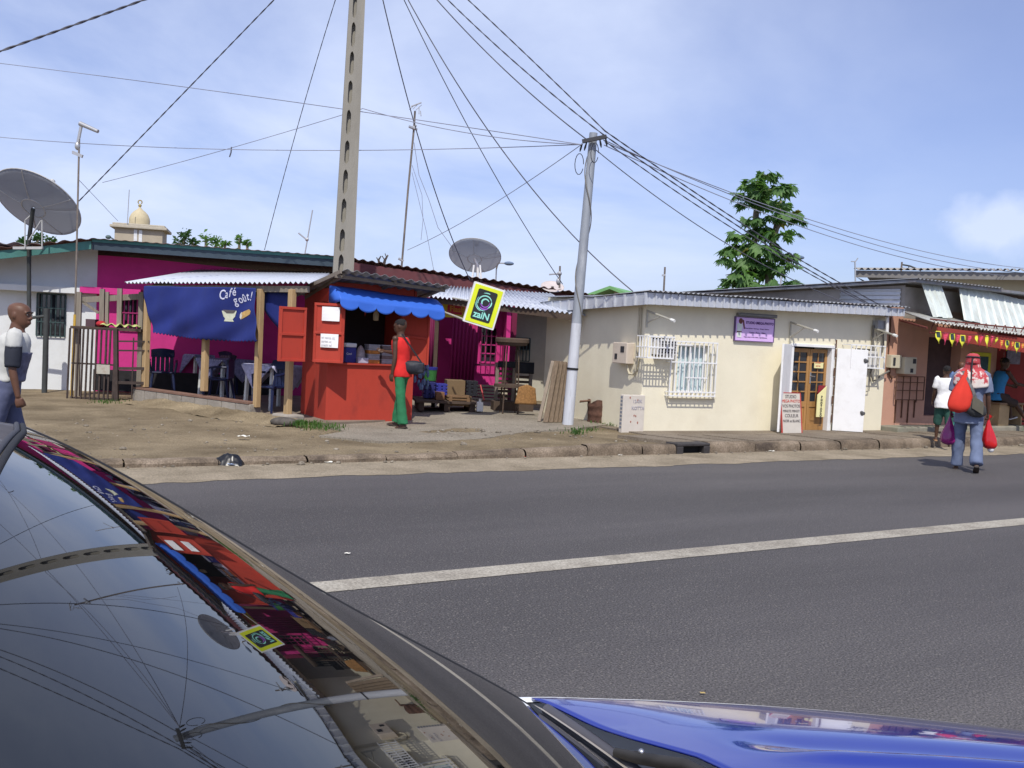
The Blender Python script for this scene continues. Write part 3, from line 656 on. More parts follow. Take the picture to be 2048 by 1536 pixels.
# meter boxes
q = lambda px, py, w=-.02: (SF.uv(px, py, w)[0], SF.uv(px, py, w)[1])
a = q(1795, 713); b = q(1824, 748)
m_mb = mat('ivory_case', (.56, .51, .38), .55, var=.05)
mb2 = Thing('meter_box', 'ivory electricity meter box on the salmon wall above the rusty wire frame', 'meter box', SF, (a[0], 0, b[1]))
mb2.part('case', MB().box(a[0], b[0]-.12, -.2, -.002, b[1], a[1]), m_mb, bevel=.012)
mb2.part('window', MB().box(b[0]-.24, b[0]-.15, -.206, -.201, a[1]-.12, a[1]-.03).box(b[0]-.3, b[0]-.22, -.206, -.201, b[1]+.03, b[1]+.11), m_dark)
a = q(1774, 709); b = q(1792, 736)
mb3 = Thing('fuse_box', 'small ivory fuse box at the left end of the salmon wall', 'fuse box', SF, (a[0], 0, b[1]))
mb3.part('case', MB().box(a[0], b[0], -.13, -.002, b[1], a[1]), m_mb, bevel=.01)
mb3.part('switch', MB().box(a[0]+.05, a[0]+.11, -.14, -.131, b[1]+.05, a[1]-.05), m_dark)
mb3.part('conduit', MB().tube([(a[0]+.08, -.04, b[1]), (a[0]+.09, -.04, b[1]-.12), (a[0]+.16, -.04, b[1]-.2), (a[0]+.2, -.04, b[1]-.16)], .02, 7).tube([(a[0]+.03, -.03, 2.3), (a[0]+.03, -.03, a[1])], .012, 6), m_rust, smooth=50)
# rusty wire frame on the wall
g = MB(); a = q(1793, 752, -.06); b = q(1846, 800, -.06)
for i in range(5): g.box(a[0]+(b[0]-a[0])*i/4-.009, a[0]+(b[0]-a[0])*i/4+.009, -.07, -.055, b[1]-.05*(i % 2), a[1])
for k in (0, .25, .6, 1): g.box(a[0], b[0], -.078, -.07, a[1]+(b[1]-a[1])*k-.008, a[1]+(b[1]-a[1])*k+.008)
for i in range(4): g.box(a[0]+(b[0]-a[0])*(i+.5)/4.5-.006, a[0]+(b[0]-a[0])*(i+.5)/4.5+.006, -.03, -.002, b[1]-.45+.1*(i % 2), b[1])
solo('wall_grille', g, m_rust, 'rusty welded wire frame fixed low on the salmon wall', 'grille', SF, (a[0], 0, b[1]))
# canopy roof, its truss, red fascia
c0 = SF.uv(1868, 646, -1.25); cb = SF.uv(1803, 624, -.1); c1 = SF.uv(2046, 678, -1.25)
sl = (c1[1]-c0[1])/(c1[0]-c0[0])
ex_ = c0[0]+7
cz = lambda x: c0[1]+sl*min(x-c0[0], 4.0)
m_canopy = mat('patched_sheet', (.42, .42, .39), .6, .25, .2, 4, dirt=(.25, .17, .12), damt=.6, dscale=3)
cn = MB().corr((c0[0], -1.25, cz(c0[0])), (ex_, -1.25, cz(ex_)), (ex_, -.1, cz(ex_)+.24), (cb[0], -.1, cb[1]), 66, .018, 3, jag=.04, seed=2)
shop.part('canopy', cn, m_canopy, solid=.005, smooth=50)
ts = MB(); y_ = -1.1; zl = 2.02
ts.tube([(c0[0]+.1, y_, zl), (ex_, y_, zl-.1)], .014, 6)
for i in range(14):
    x_ = c0[0]+.1+i*.3; ts.tube([(x_, y_, zl+.01), (x_+.15, y_, zl+.24)], .01, 6).tube([(x_+.15, y_, zl+.24), (x_+.3, y_, zl+.01)], .01, 6)
ts.tube([(c0[0]+.1, y_, zl+.24), (ex_, y_, zl+.14)], .014, 6)
ts.tube([(c0[0]+.1, -1.05, 2.1), (cb[0]+.05, -.05, 2.25)], .02, 6)
shop.part('truss', ts, mat('red_oxide', (.15, .04, .03), .8))
f0 = SF.uv(1885, 652, -1.3); f1 = SF.uv(2046, 690, -1.3); ft = SF.uv(1885, 648, -1.3)[1]
fb = MB(); zb_ = SF.uv(1960, 686, -1.3)[1]
fb.prism([(f0[0], SF.uv(1885, 677, -1.2)[1]), (ex_, SF.uv(2046, 703, -1.2)[1]-.28), (ex_, cz(ex_)-.05), (f0[0], cz(f0[0])-.05)], -1.22, -1.19)
shop.part('fascia', fb, mat('red_fascia', (.30, .045, .03), .8, var=.18, scale=2, dirt=(.18, .05, .04), damt=.6))
shop.part('post', MB().bar((f0[0]+3.6, -1.0, .2), (f0[0]+3.6, -1.0, 1.9), .07), mat('red_oxide', (.15, .04, .03), .8))
# upper storey: side wall towards the cream house, roof edge, leaning sheets
up = MB(); xs_ = .2
up.add([(xs_, .0, 2.3), (xs_, 9, 2.3), (xs_, 9, 2.66), (xs_, 0, 2.93)], [(0, 3, 2, 1)])
up.add([(xs_, .0, 2.3), (xs_+10, .0, 2.3), (xs_+10, .0, 2.9), (xs_, 0, 2.9)], [(0, 1, 2, 3)])
shop.part('upper_wall', up, m_block)
cs = MB()
ya, za = SF.side(1681, 583, xs_-.02); yb, zb = SF.side(1801, 613, xs_-.02)
cs.corr((xs_-.02, ya, zb-.25), (xs_-.02, ya, za+.05), (xs_-.02, yb+.02, 2.86), (xs_-.02, yb+.02, zb-.25), 7, .012, 2)
shop.part('wall_sheet', cs, m_zinc, solid=.004, smooth=50)
rfp = MB(); r0 = SF.side(1842, 566, xs_-.15); r1 = SF.side(1452, 588, xs_-.15)
rfp.add([(xs_-.18, -.35, 2.97), (xs_+9, -.35, 2.95), (xs_+9, 6.0, 2.82), (xs_-.18, 6.0, 2.78), (xs_-.18, -.35, 3.02), (xs_+9, -.35, 3.0), (xs_+9, 6.0, 2.86), (xs_-.18, 6.0, 2.82)],
        [(0, 3, 2, 1), (4, 5, 6, 7), (0, 1, 5, 4), (1, 2, 6, 5), (2, 3, 7, 6), (3, 0, 4, 7)])
rfp.corr((xs_-.2, -.4, 3.035), (xs_+2.5, -.4, 3.035), (xs_+2.5, 6.2, 2.87), (xs_-.2, 6.2, 2.85), 24, .016, 2)
shop.part('roof', rfp, m_zincdark)
m_sheet = mat('pale_blue_sheet', (.56, .61, .58), .6, .1, .16, 2.2, dirt=(.40, .36, .27), damt=.5, dscale=2.5, stretch=(3, 3, .5))
def sheet(a, b, c, d, n, w0, w1, lab):
    A = SF.uv(*a, w0); B = SF.uv(*b, w0); C_ = SF.uv(*c, w1); D_ = SF.uv(*d, w1)
    mb = MB(); k = n
    P0, P1, P2, P3 = [Vector((p[0], ww, p[1])) for p, ww in ((A, w0), (B, w0), (C_, w1), (D_, w1))]
    def fn(u, v):
        p = P0.lerp(P1, u).lerp(P3.lerp(P2, u), v); f = (u*k) % 1.0
        return p + Vector((0, -.03 if .02 < f < .12 else 0, 0)) + Vector((0, 0, .012*math.sin(int(u*k)*2.1) if v < .5 else 0))
    mb.grid(fn, k*12, 2); return shop.part('roof_sheet', mb, m_sheet, solid=.006)
sheet((1866, 634), (1905, 636), (1882, 569), (1843, 567), 4, -.55, -.2, '')
sheet((1928, 640), (2100, 676), (2070, 606), (1916, 568), 11, -.55, -.15, '')
# bunting: a string with alternating pennants
bs = [(1866, 664), (1960, 670), (2048, 686), (2100, 694)]
pts = [(SF.uv(*p, -1.42)[0], -1.42, SF.uv(*p, -1.42)[1]) for p in bs]
solo('bunting_string', MB().tube(pts, .004, 5), m_ink, 'thin dark string carrying the yellow and pink pennants', 'string', SF, pts[0])
m_pen1 = mat('pennant_yellow', (.68, .66, .05), .7); m_pen2 = mat('pennant_pink', (.62, .06, .13), .7); m_pen3 = mat('pennant_red', (.62, .07, .05), .7)
m_pk = mat('pennant_panel', (.03, .05, .05), .6)
pens = [(1877, 662, 'y', 12, 21), (1892, 665, 'p', 12, 21), (1905, 666, 'y', 11, 23), (1917, 670, 'p', 9, 18), (1926, 670, 'y', 12, 22), (1940, 672, 'p', 8, 16), (1953, 671, 'y', 5, 14), (1963, 671, 'p', 9, 18), (1974, 671, 'y', 6, 21), (1985, 672, 'p', 5, 17), (1994, 675, 'y', 4, 12), (2004, 679, 'r', 10, 20), (2015, 680, 'y', 8, 19), (2026, 682, 'r', 8, 17), (2035, 684, 'y', 12, 20), (2046, 686, 'r', 10, 16)]
names = {'y': 'yellow', 'p': 'pink', 'r': 'red'}
spots_ = ['at the left end of the string', 'second from the left end', 'third from the left end', 'right of the third pennant', 'fifth from the left end', 'sixth from the left end', 'thin edge-on one left of the scarfed head', 'above the scarfed head', 'narrow one right above the scarf', 'thin one above the poster', 'thinnest edge-on one', 'above the dark doorway post', 'left of the large pennant near the frame edge', 'between the last two yellow ones', 'large one near the right edge of the frame', 'at the right edge of the frame']
for i, ((px, py, c, wpx, hpx), sp) in enumerate(zip(pens, spots_)):
    x_, z_ = SF.uv(px, py, -1.42); k = 19.8/2000; wd = wpx*k*1.15/2; h = hpx*k*1.05; yaw = rd.uniform(-.5, .5) if wpx > 7 else 1.0
    T = Thing('pennant', f'{names[c]} pennant of the bunting, {sp}', 'pennant', SF, (x_, -1.42, z_), group='pennants on the bunting string')
    mb = MB(); bend = rd.uniform(-.03, .05)
    def fn(u, v, wd=wd, h=h, bend=bend, c=c):
        if c == 'y': ww = wd*(1 if v < .55 else max(.02, (1-v)/.45))
        else: ww = wd*max(.02, 1-v)
        return (x_+(u-.5)*2*ww, -1.42+bend*v*v+.012*math.sin(v*5+u*3), z_-v*h)
    mb.grid(fn, 4, 10)
    T.part('cloth', mb, {'y': m_pen1, 'p': m_pen2, 'r': m_pen3}[c], smooth=60, solid=.002)
    if c == 'y' and wpx > 7:
        mb = MB(); mb.grid(lambda u, v: (fn(.2+.6*u, .06+v*.45)[0], fn(.2+.6*u, .06+v*.45)[1]-.004, fn(.5, .06+v*.45)[2]), 3, 4); T.part('printed_panel', mb, m_pk)
    if c != 'y':
        mb = MB()
        for r_ in range(3): mb.grid(lambda u, v, r_=r_: (fn(.25+.5*u, .1+r_*.17+v*.06)[0], fn(.25+.5*u, .1+r_*.17+v*.06)[1]-.004, fn(.5, .1+r_*.17+v*.06)[2]), 2, 1)
        T.part('printed_panel', mb, m_pen3 if c == 'p' else m_pen1)
# paper posters hanging inside the red shop
pp = SF.uv(2003, 722, .2)
solo('hanging_paper', MB().grid(lambda u, v: (pp[0]-.05+.1*u, .2+.02*math.sin(v*6), pp[1]-.25+.5*v), 3, 6), m_paper, 'narrow white paper strip hanging at the entrance of the red shop', 'paper', SF, (pp[0], .2, pp[1]), solid=.002)
pp = SF.uv(2032, 712, 1.8)
solo('shop_poster', MB().box(pp[0]-.25, pp[0]+.3, 1.87, 1.895, pp[1]-.2, pp[1]+.25), mat('faded_poster', (.16, .14, .18), .7, var=.5, scale=8), 'faded grey poster on the red wall inside the shop', 'poster', SF, (pp[0], 1.88, pp[1]-.2))
# bench for the seated man, drinks crate
bx = SF.uv(2006, 800, -.15); bm = MB()
ply = mat('plywood', (.42, .30, .16), .8, var=.15, scale=4)
x0 = SF.uv(1992, 845, -.25)[0]; x1 = x0+.95
bench = Thing('bench', 'low plywood bench under the seated man in blue', 'bench', SF, (x0, -.25, .25))
bench.part('side_panel', MB().box(x0+.05, x0+.4, -.27, .12, .25, .68), ply); bench.part('side_panel', MB().box(x1-.08, x1-.05, -.25, .1, .25, .68), ply)
bench.part('seat', MB().box(x0, x1, -.31, .16, .68, .72), mat('plank_dark', (.22, .14, .08), .8, var=.2, scale=5), bevel=.004)
cx_ = SF.uv(2040, 815, -.1)[0]
cr_ = Thing('drinks_crate', 'red plastic drinks crate full of bottles beside the bench', 'crate', SF, (cx_, -.1, .25))
m_rcr = mat('red_plastic', (.35, .03, .025), .5)
c_ = MB(); x0, x1, y0_, y1_, z0_, z1_ = cx_-.12, cx_+.42, -.22, .15, .25, .52
for zz in (z0_, z0_+.1, z0_+.2): c_.box(x0, x1, y0_, y0_+.02, zz, zz+.06).box(x0, x0+.02, y0_+.02, y1_, zz, zz+.06).box(x1-.02, x1, y0_+.02, y1_, zz, zz+.06).box(x0, x1, y1_-.02, y1_, zz, zz+.06)
for i in range(6): c_.box(x0+i*.1, x0+i*.1+.02, y0_-.004, y0_, z0_, z1_)
cr_.part('case', c_, m_rcr)
gbt = mat('bottle_glass', (.05, .09, .05), .1, spec=.7)
for i in range(5):
    for j in range(2):
        b = MB().lathe([(.03, .27), (.032, .45), (.03, .5), (.014, .56), (.013, .62)], (x0+.07+i*.1, y0_+.1+j*.13, 0), 10)
        cr_.part('bottle', b, gbt, smooth=40)
# building behind: cream upper wall with grey eave
BF = Fr(*at(1700, 700, 30).xy, -28)
m_beigew = mat('beige_wall', (.62, .54, .36), .9, var=.06, scale=1)
e0 = BF.uv(1712, 545, -.6); e1 = BF.uv(2120, 548, -.6)
w0 = BF.uv(1756, 560)[0]
bb = Thing('upper_house', 'cream house with broad grey eave rising behind the salmon shop', 'house', BF, (w0, 0, 0))
bb.part('wall', MB().box(w0, w0+14, 0, .9, -.1, e0[1]-.02), m_beigew)
rb = MB(); rb.add([(e0[0], -.6, e0[1]-.1), (e0[0]+16, -.6, e0[1]-.0), (e0[0]+16, 1, e0[1]+.1), (e0[0], 1, e0[1]+.0)], [(0, 1, 2, 3)])
rb.box(e0[0], e0[0]+16, -.62, -.58, e0[1]-.14, e0[1]+.06)
rb.add([(e0[0], -.6, e0[1]-.12), (w0, 0, e0[1]-.5), (w0, .9, e0[1]-.5), (e0[0], .9, e0[1]-.12)], [(0, 1, 2, 3)])
rb.add([(e0[0]+.3, -.5, e0[1]-.12), (w0, -.02, e0[1]-.5), (w0+1, -.02, e0[1]-.5), (w0+1, -.5, e0[1]-.12)], [(0, 1, 2, 3)])
bb.part('eave', rb, mat('grey_eave', (.20, .19, .18), .8, var=.1))
bb.part('roof', MB().corr((e0[0]-.05, -.72, e0[1]+.1), (e0[0]+16, -.72, e0[1]+.2), (e0[0]+16, 1, e0[1]+.34), (e0[0]-.05, 1, e0[1]+.24), 90, .035, 1), mat('old_roof_tile', (.30, .28, .25), .8, var=.2, scale=2), solid=.01, smooth=50)
# ------------------------------------------------------------------ pink and white house
PF = Fr(-9.44, 20.3, 11)
m_pink = mat('pink_render', (.56, .034, .22), .85, var=.1, scale=1.3, bump=.1, bscale=30, dirt=(.36, .02, .15), damt=.5, dscale=1.5)
m_whitew = mat('white_render', (.66, .68, .68), .9, var=.05, scale=1.5, bump=.1, dirt=(.45, .42, .36), damt=.4, dscale=1.2)
m_green = mat('green_fascia', (.055, .17, .155), .6, var=.15, scale=3)
m_darkfas = mat('dark_fascia', (.035, .055, .075), .6, var=.15)
m_brownfas = mat('brown_fascia', (.12, .035, .04), .7, var=.2, scale=2, dirt=(.07, .07, .07), damt=.6, dscale=3)
m_redroof = mat('rusty_roof', (.17, .09, .075), .85, var=.35, scale=3, dirt=(.10, .09, .08), damt=.6)
pk = Thing('pink_house', 'low house painted white on the left and bright pink on the right', 'house', PF, (0, 0, 0))
pu = lambda px, py, w=0: PF.uv(px, py, w)
xc = pu(193, 600)[0]
prof = [(-4.0, 2.15), (pu(0, 520)[0], 2.56), (pu(185, 480)[0], 3.08), (pu(670, 515)[0], 3.03), (pu(1110, 585)[0], 2.57), (pu(1110, 585)[0]+1.5, 2.45)]
def topz(x):
    for (a, za), (b, zb) in zip(prof, prof[1:]):
        if x <= b: return za+(zb-za)*(x-a)/(b-a)
    return prof[-1][1]
wl0, wl1 = pu(74, 630)[0], pu(131, 630)[0]; wz1_ = pu(100, 588)[1]; wz0_ = pu(100, 672)[1]
xs_end = pu(1022, 700)[0]
pk.part('wall', wallh(-4, xc, -.1, topz, [(wl0, wl1, wz0_, wz1_)]), m_whitew, label='white painted left part of the wall')
pw0, pw1 = pu(240, 630)[0], pu(283, 630)[0]; pz1_ = pu(262, 592)[1]; pz0_ = pu(262, 660)[1]
qw0, qw1 = pu(960, 700)[0], pu(992, 700)[0]; qz1 = pu(975, 655)[1]; qz0 = pu(975, 724)[1]
sh0, sh1 = pu(845, 700)[0], pu(925, 700)[0]
w = wallh(xc, xs_end, .0, lambda x: topz(x)-.28, [(pw0, pw1, pz0_, pz1_), (qw0, qw1, qz0, qz1)])
pk.part('wall', w, m_pink, label='pink painted right part of the wall')
bt_ = MB(); zz = pu(985, 768)[1]
for i in range(7):
    bt_.box(qw0-.2, xs_end, -.06-.004*(i % 2), -.004, .0+zz*i/7, zz*(i+1)/7-.025)
pk.part('wall_base', bt_, mat('limestone', (.50, .44, .33), .9, var=.15, scale=4))
# overhang ledge above windows
lz = pu(100, 585)[1]
pk.part('ledge', MB().box(-4, pu(166, 580)[0], -.28, -.002, lz, lz+.12), m_whitew, bevel=.006)
pk.part('ledge', MB().box(pu(166, 580)[0], pu(286, 580)[0], -.28, -.002, lz+.02, lz+.15), m_pink, bevel=.006)
m_winbar = mat('dark_green_bars', (.04, .07, .07), .6)
def bars(x0, x1, z0, z1, nb, nh, y=-.02, r=.012):
    mb = MB()
    for i in range(nb+1): xx = x0+(x1-x0)*i/nb; mb.box(xx-r, xx+r, y-r, y+r, z0, z1)
    for i in range(nh+1): zz = z0+(z1-z0)*i/nh; mb.box(x0, x1, y-r*2.2, y-r*1.05, zz-r, zz+r)
    return mb
for (a, b, c, d, n, h, m) in ((wl0, wl1, wz0_, wz1_, 6, 3, m_winbar), (pw0, pw1, pz0_, pz1_, 5, 2, mat('pink_bars', (.3, .02, .12), .7)), (qw0, qw1, qz0, qz1, 3, 4, m_pink)):
    wn = pk.part('window', MB().box(a, b, .15, .17, c, d), m_glass)
    pk.part('bars', bars(a, b, c, d, n, h), m, parent=wn)
g = MB()
for i in range(7): xx = qw0-.1+(xs_end-qw0+.1)*i/7.5; g.box(xx-.008, xx+.008, -.16, -.144, pu(985, 733)[1]+.02, qz1-.1)
g.box(qw0-.14, xs_end-.02, -.17, -.161, pu(985, 733)[1]+.01, pu(985, 733)[1]+.05)
pk.part('grille', g, mat('dark_plum', (.12, .02, .07), .7))
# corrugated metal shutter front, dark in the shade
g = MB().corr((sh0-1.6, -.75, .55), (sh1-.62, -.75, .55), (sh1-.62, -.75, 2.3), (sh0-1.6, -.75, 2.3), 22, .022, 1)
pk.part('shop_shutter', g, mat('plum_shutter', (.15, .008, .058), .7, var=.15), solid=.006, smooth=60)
g = MB().corr((pu(902, 700, -.62)[0], -.62, .5), (pu(950, 700, -.62)[0], -.62, .5), (pu(957, 650, -.62)[0], -.62, 2.25), (pu(902, 700, -.62)[0], -.62, 2.25), 7, .025, 1)
pk.part('shutter_leaf', g, mat('magenta_shutter', (.30, .012, .11), .65, var=.1), solid=.006, smooth=60)
pk.part('corner_post', MB().box(pu(1009, 600, -.1)[0], pu(1029, 600, -.1)[0], -.5, -.1, 1.0, 2.5), m_pink)
pk.part('passage_post', MB().box(pu(1026, 600, -1.2)[0], pu(1036, 600, -1.2)[0], -1.2, -1.1, .17, 2.3), mat('maroon_post', (.16, .01, .05), .7))
# fascia and roof
OV = -.72
prof2 = [(-4.3, 2.1)]+[pu(px, py, OV) for px, py in ((0, 520), (185, 482), (670, 517), (1110, 587))]; prof2.append((prof2[-1][0]+1.5, prof2[-1][1]-.1))
def topf(x):
    for (a, za), (b, zb) in zip(prof2, prof2[1:]):
        if x <= b: return za+(zb-za)*(x-a)/(b-a)
    return prof2[-1][1]
fa = MB(); 
def fas(mb, xa, xb, h, w, t=.05, dz=0):
    mb.prism([(xa, topf(xa)-h+dz), (xb, topf(xb)-h+dz), (xb, topf(xb)+dz), (xa, topf(xa)+dz)], w-t, w)
x_ap = pu(185, 480, OV)[0]; x_670 = pu(668, 515, OV)[0]
fas(fa, -4, x_ap-.01, .16, OV); fas(fa, x_ap, x_670, .07, OV, dz=.05)
pk.part('fascia', fa, m_green)
fb = MB(); fas(fb, x_ap, x_670, .15, OV+.02, dz=-.02); pk.part('fascia', fb, m_darkfas)
fc = MB(); fas(fc, x_670+.002, prof2[-1][0], .26, OV, dz=-.02); pk.part('fascia', fc, m_brownfas)
rf_ = MB()
for (xa, xb, n, am) in ((-4.2, x_ap, 18, .02), (x_ap, x_670, 24, .008), (x_670, prof2[-1][0], 34, .018)):
    rf_.corr((xa, OV-.12, topf(xa)+.045), (xb, OV-.12, topf(xb)+.045), (xb, 7, topf(xb)-.15), (xa, 7, topf(xa)-.15), n, am, 1, jag=.03 if n == 34 else 0, seed=6)
pk.part('roof', rf_, m_redroof, solid=.006, smooth=50)
# neighbour corrugated roof at far left
solo('neighbour_roof', MB().corr((-16, .6, 2.72), (-.15, .6, 2.98), (-.15, 5, 2.9), (-16, 5, 2.7), 40, .03, 1), m_zincdark, 'dark corrugated roof behind the left satellite dish', 'roof', PF, (-4, .6, 2.7), solid=.006, smooth=50)
# pale grey wall and grille in the gap between pink house and cream house
gp = Thing('passage_wall', 'pale wall with barred opening in the gap beside the cream house', 'wall', PF, (xs_end, .5, 0))
gp.part('wall', MB().box(xs_end+.05, xs_end+1.6, .5, .7, .0, 2.4), mat('grey_cream', (.46, .44, .36), .9, var=.08))
g0 = pu(1022, 675, .4)[0]; g1 = pu(1061, 675, .4)[0]
gp.part('bars', bars(g0, g1, pu(1040, 722, .4)[1], pu(1040, 676, .4)[1], 6, 2, .42), m_winbar)
gp.part('opening', MB().box(g0, g0+.45, .48, .498, pu(1040, 700, .4)[1], pu(1040, 678, .4)[1]), m_black)

# white awning roof over the passage: two overlapping corrugated runs
m_awnz = mat('bright_zinc', (.50, .53, .60), .5, .1, .08, 3, dirt=(.5, .5, .52), damt=.4)
AF = PF
aw = Thing('passage_awning', 'bright corrugated awning over the passage between kiosk and cream house', 'awning', AF, (8, -3, .15))
A = [at(852, 592, 18.8), at(1172, 630, 17.6), at(1105, 588, 19.9), at(875, 572, 21.1)]
A = [AF.loc(p) for p in A]
aw.part('roof', MB().corr(A[0], A[1], A[2], A[3], 34, .022, 2, jag=.03, seed=1), m_awnz, solid=.005, smooth=50)
p0, p1 = A[0]+Vector((.1, .1, -.06)), A[1]+Vector((-.1, .1, -.06))
aw.part('beam', MB().bar(p0, p1, .06, .1), mat('dark_timber', (.08, .055, .04), .9, var=.2))
pb = AF.loc(gnd(846, 800, .16)); 
aw.part('post', MB().bar((p0.x+.15, p0.y+.1, .15), (p0.x+.15, p0.y+.1, p0.z), .07), mat('dark_timber', (.08, .055, .04), .9))
# small yellow and red sign under the awning
fs0 = AF.loc(at(885, 604, 19.2)); fs1 = AF.loc(at(934, 634, 19.0))
fl = Thing('brand_sign', 'small yellow and red sign under the awning left of the tilted sign', 'sign', AF, tuple(fs1))
y_ = fs0.y
fl.part('board', MB().box(fs0.x, fs1.x, y_-.02, y_+.02, fs1.z-.02, fs0.z), mat('sign_yellow', (.62, .48, .03), .6), bevel=.004)
wd = fs1.x-fs0.x; hh = fs0.z-fs1.z+.02
fl.part('panel', MB().prism([(fs0.x+wd*.2, fs1.z+hh*.2), (fs0.x+wd*.86, fs1.z+hh*.12), (fs0.x+wd*.9, fs1.z+hh*.86), (fs0.x+wd*.24, fs1.z+hh*.9)], y_-.03, y_-.021), mat('sign_red', (.50, .03, .06), .6))
fl.part('lettering', MB().text('Flash', hh*.5, (fs0.x+wd*.32, y_-.032, fs1.z+hh*.36), (1, 0, -.06), (0, 0, 1), .001, bold=.004), mat('sign_letter_yellow', (.62, .30, .05), .6))
# tilted lit-box style sign
zc = at(968, 612, 16.6); zt = [at(947, 563, 16.6), at(1010, 580, 16.55), at(987, 662, 16.55), at(927, 642, 16.6)]
ZF = Fr(zc.x, zc.y, 8)
z = [ZF.loc(p) for p in zt]
tl, tr_, br_, bl_ = z
ex = ((tr_-tl)+(br_-bl_)); ex.y = 0; ex.normalize(); ez = Vector((-ex.z, 0, ex.x))
W2 = ((tr_-tl).length+(br_-bl_).length)/4; H2 = ((tl-bl_).length+(tr_-br_).length)/4
zo = (tl+tr_+br_+bl_)/4; zo.y = 0
def zp(a, b, y=0): return zo+ex*a+ez*b+Vector((0, y, 0))
def rrect(w, h, r, n=5):
    out = []
    for cx_, cy_, a0 in ((w-r, h-r, 0), (-w+r, h-r, 90), (-w+r, -h+r, 180), (w-r, -h+r, 270)):
        for k in range(n+1):
            a = R(a0+90*k/n); out.append((cx_+r*math.cos(a), cy_+r*math.sin(a)))
    return out
def zpoly(mb, pts, y0, y1):
    q = [zp(*p) for p in pts]; return mb.prism([(v.x, v.z) for v in q], y0, y1)
zs = Thing('projecting_sign', 'tilted square yellow sign with black panel and turquoise swirl on the awning edge', 'sign', ZF, tuple(zo))
zs.part('case', zpoly(MB(), rrect(W2, H2, .015), -.05, .05), mat('sign_case_white', (.70, .70, .70), .5), bevel=.004)
zs.part('face', zpoly(MB(), rrect(W2-.03, H2-.03, .01), -.056, -.051), mat('acid_yellow', (.66, .74, .02), .5, var=.05))
pw_, ph_ = W2*.62, H2*.75
zs.part('panel', zpoly(MB(), rrect(pw_, ph_, .03), -.061, -.057), mat('sign_black', (.02, .022, .025), .5))
m_turq = mat('sign_turquoise', (.30, .72, .62), .6); m_viol = mat('sign_violet', (.32, .10, .55), .6)
def arc(mb, r0, r1, a0, a1, wd0, wd1, cy=ph_*.2, n=30, y=-.066):
    vs = []; 
    for k in range(n+1):
        t = k/n; a = R(a0+(a1-a0)*t); rr = r0+(r1-r0)*t; ww = (wd0+(wd1-wd0)*t)*math.sin(math.pi*min(1, .12+t*.9))**.5
        for s_ in (-1, 1): q = zp((rr+s_*ww)*math.cos(a), cy+(rr+s_*ww)*math.sin(a), y); vs.append(q)
    return mb.add(vs, [(2*k, 2*k+1, 2*k+3, 2*k+2) for k in range(n)])
sw = MB(); u = pw_
arc(sw, .72*u, .66*u, 200, 20, .05*u, .075*u); arc(sw, .66*u, .60*u, 20, -60, .075*u, .05*u)
arc(sw, .40*u, .30*u, 30, 230, .06*u, .10*u); arc(sw, .86*u, .80*u, 150, 290, .02*u, .07*u); arc(sw, .98*u, .92*u, 190, 260, .02*u, .05*u); arc(sw, .98*u, .96*u, 75, 115, .05*u, .04*u)
zs.part('swirl', sw, m_turq)
sv = MB(); arc(sv, .42*u, .46*u, 200, 385, .05*u, .05*u); arc(sv, .66*u, .64*u, 235, 320, .06*u, .09*u, y=-.067)
zs.part('swirl', sv, m_viol)
zs.part('lettering', MB().text('zaiN', ph_*.62, zp(-pw_*.80, -ph_*.84, -.067), ex, ez, .001, bold=.004, xs=.92), m_turq)
ar = [ZF.loc(at(868, 617, 17.2)), ZF.loc(at(930, 640, 16.62)), ZF.loc(at(905, 596, 17.4)), ZF.loc(at(966, 607, 16.66))]
zs.part('bracket', MB().tube([ar[0], ar[1]], .02, 8).tube([ar[2]+Vector((0, 0, 0)), ar[3]+Vector((0, .1, 0))], .016, 8), m_arm, smooth=50)

# ------------------------------------------------------------------ red kiosk
KF = Fr(-2.96, 15.96, 31)
ku = lambda px, py, w=0.0: KF.uv(px, py, w)
m_red = mat('orange_red_paint', (.42, .046, .026), .65, var=.10, scale=2.2, bump=.06, dirt=(.25, .032, .022), damt=.75, dscale=2.2, stretch=(1.5, 1.5, .6))
m_reds = mat('orange_red_trim', (.34, .040, .023), .6, var=.1, scale=4)
KW, KD, kz, kc = 1.52, 1.2, .04, .985
kt = lambda x: 2.26+.05*0
kio = Thing('kiosk', 'orange-red street kiosk with open shutters and tin roof', 'kiosk', KF, (0, 0, kz))
b = MB(); t = .04
b.add([(0, 0, kz), (KW, 0, kz), (KW, 0, kc), (0, 0, kc)], [(0, 1, 2, 3)])
b.box(0, t, 0.002, KD, kz, kc).box(KW-t, KW, .002, KD, kz, 2.3).box(t, KW-t, KD-t, KD, kz, 2.35).box(t, KW-t, .002, .05, kz, kc-.001)
b.box(0, .07, .0, .07, kc, 2.3).box(0, t, .45+.3, KD, kc, 2.15).box(0, t, .07, .75, 1.98, 2.2).box(.07, KW-.05, 0, .03, 2.05, 2.3)
kio.part('wall', b, m_red, bevel=.004)
kio.part('counter', MB().box(-.01, KW-.04, -.045, .55, kc, kc+.03), m_reds, bevel=.005)
kio.part('back_lining', MB().box(.06, KW-.06, KD-.06, KD-.045, kc+.02, 2.25), mat('kiosk_dark', (.03, .02, .02), .9)); kio.part('ceiling', MB().box(.05, KW-.05, .1, KD-.06, 2.22, 2.24), mat('kiosk_dark', (.03, .02, .02), .9)); kio.part('floor', MB().box(.05, KW-.05, .1, KD-.06, kz+.02, kz+.04), mat('kiosk_dark', (.03, .02, .02), .9))
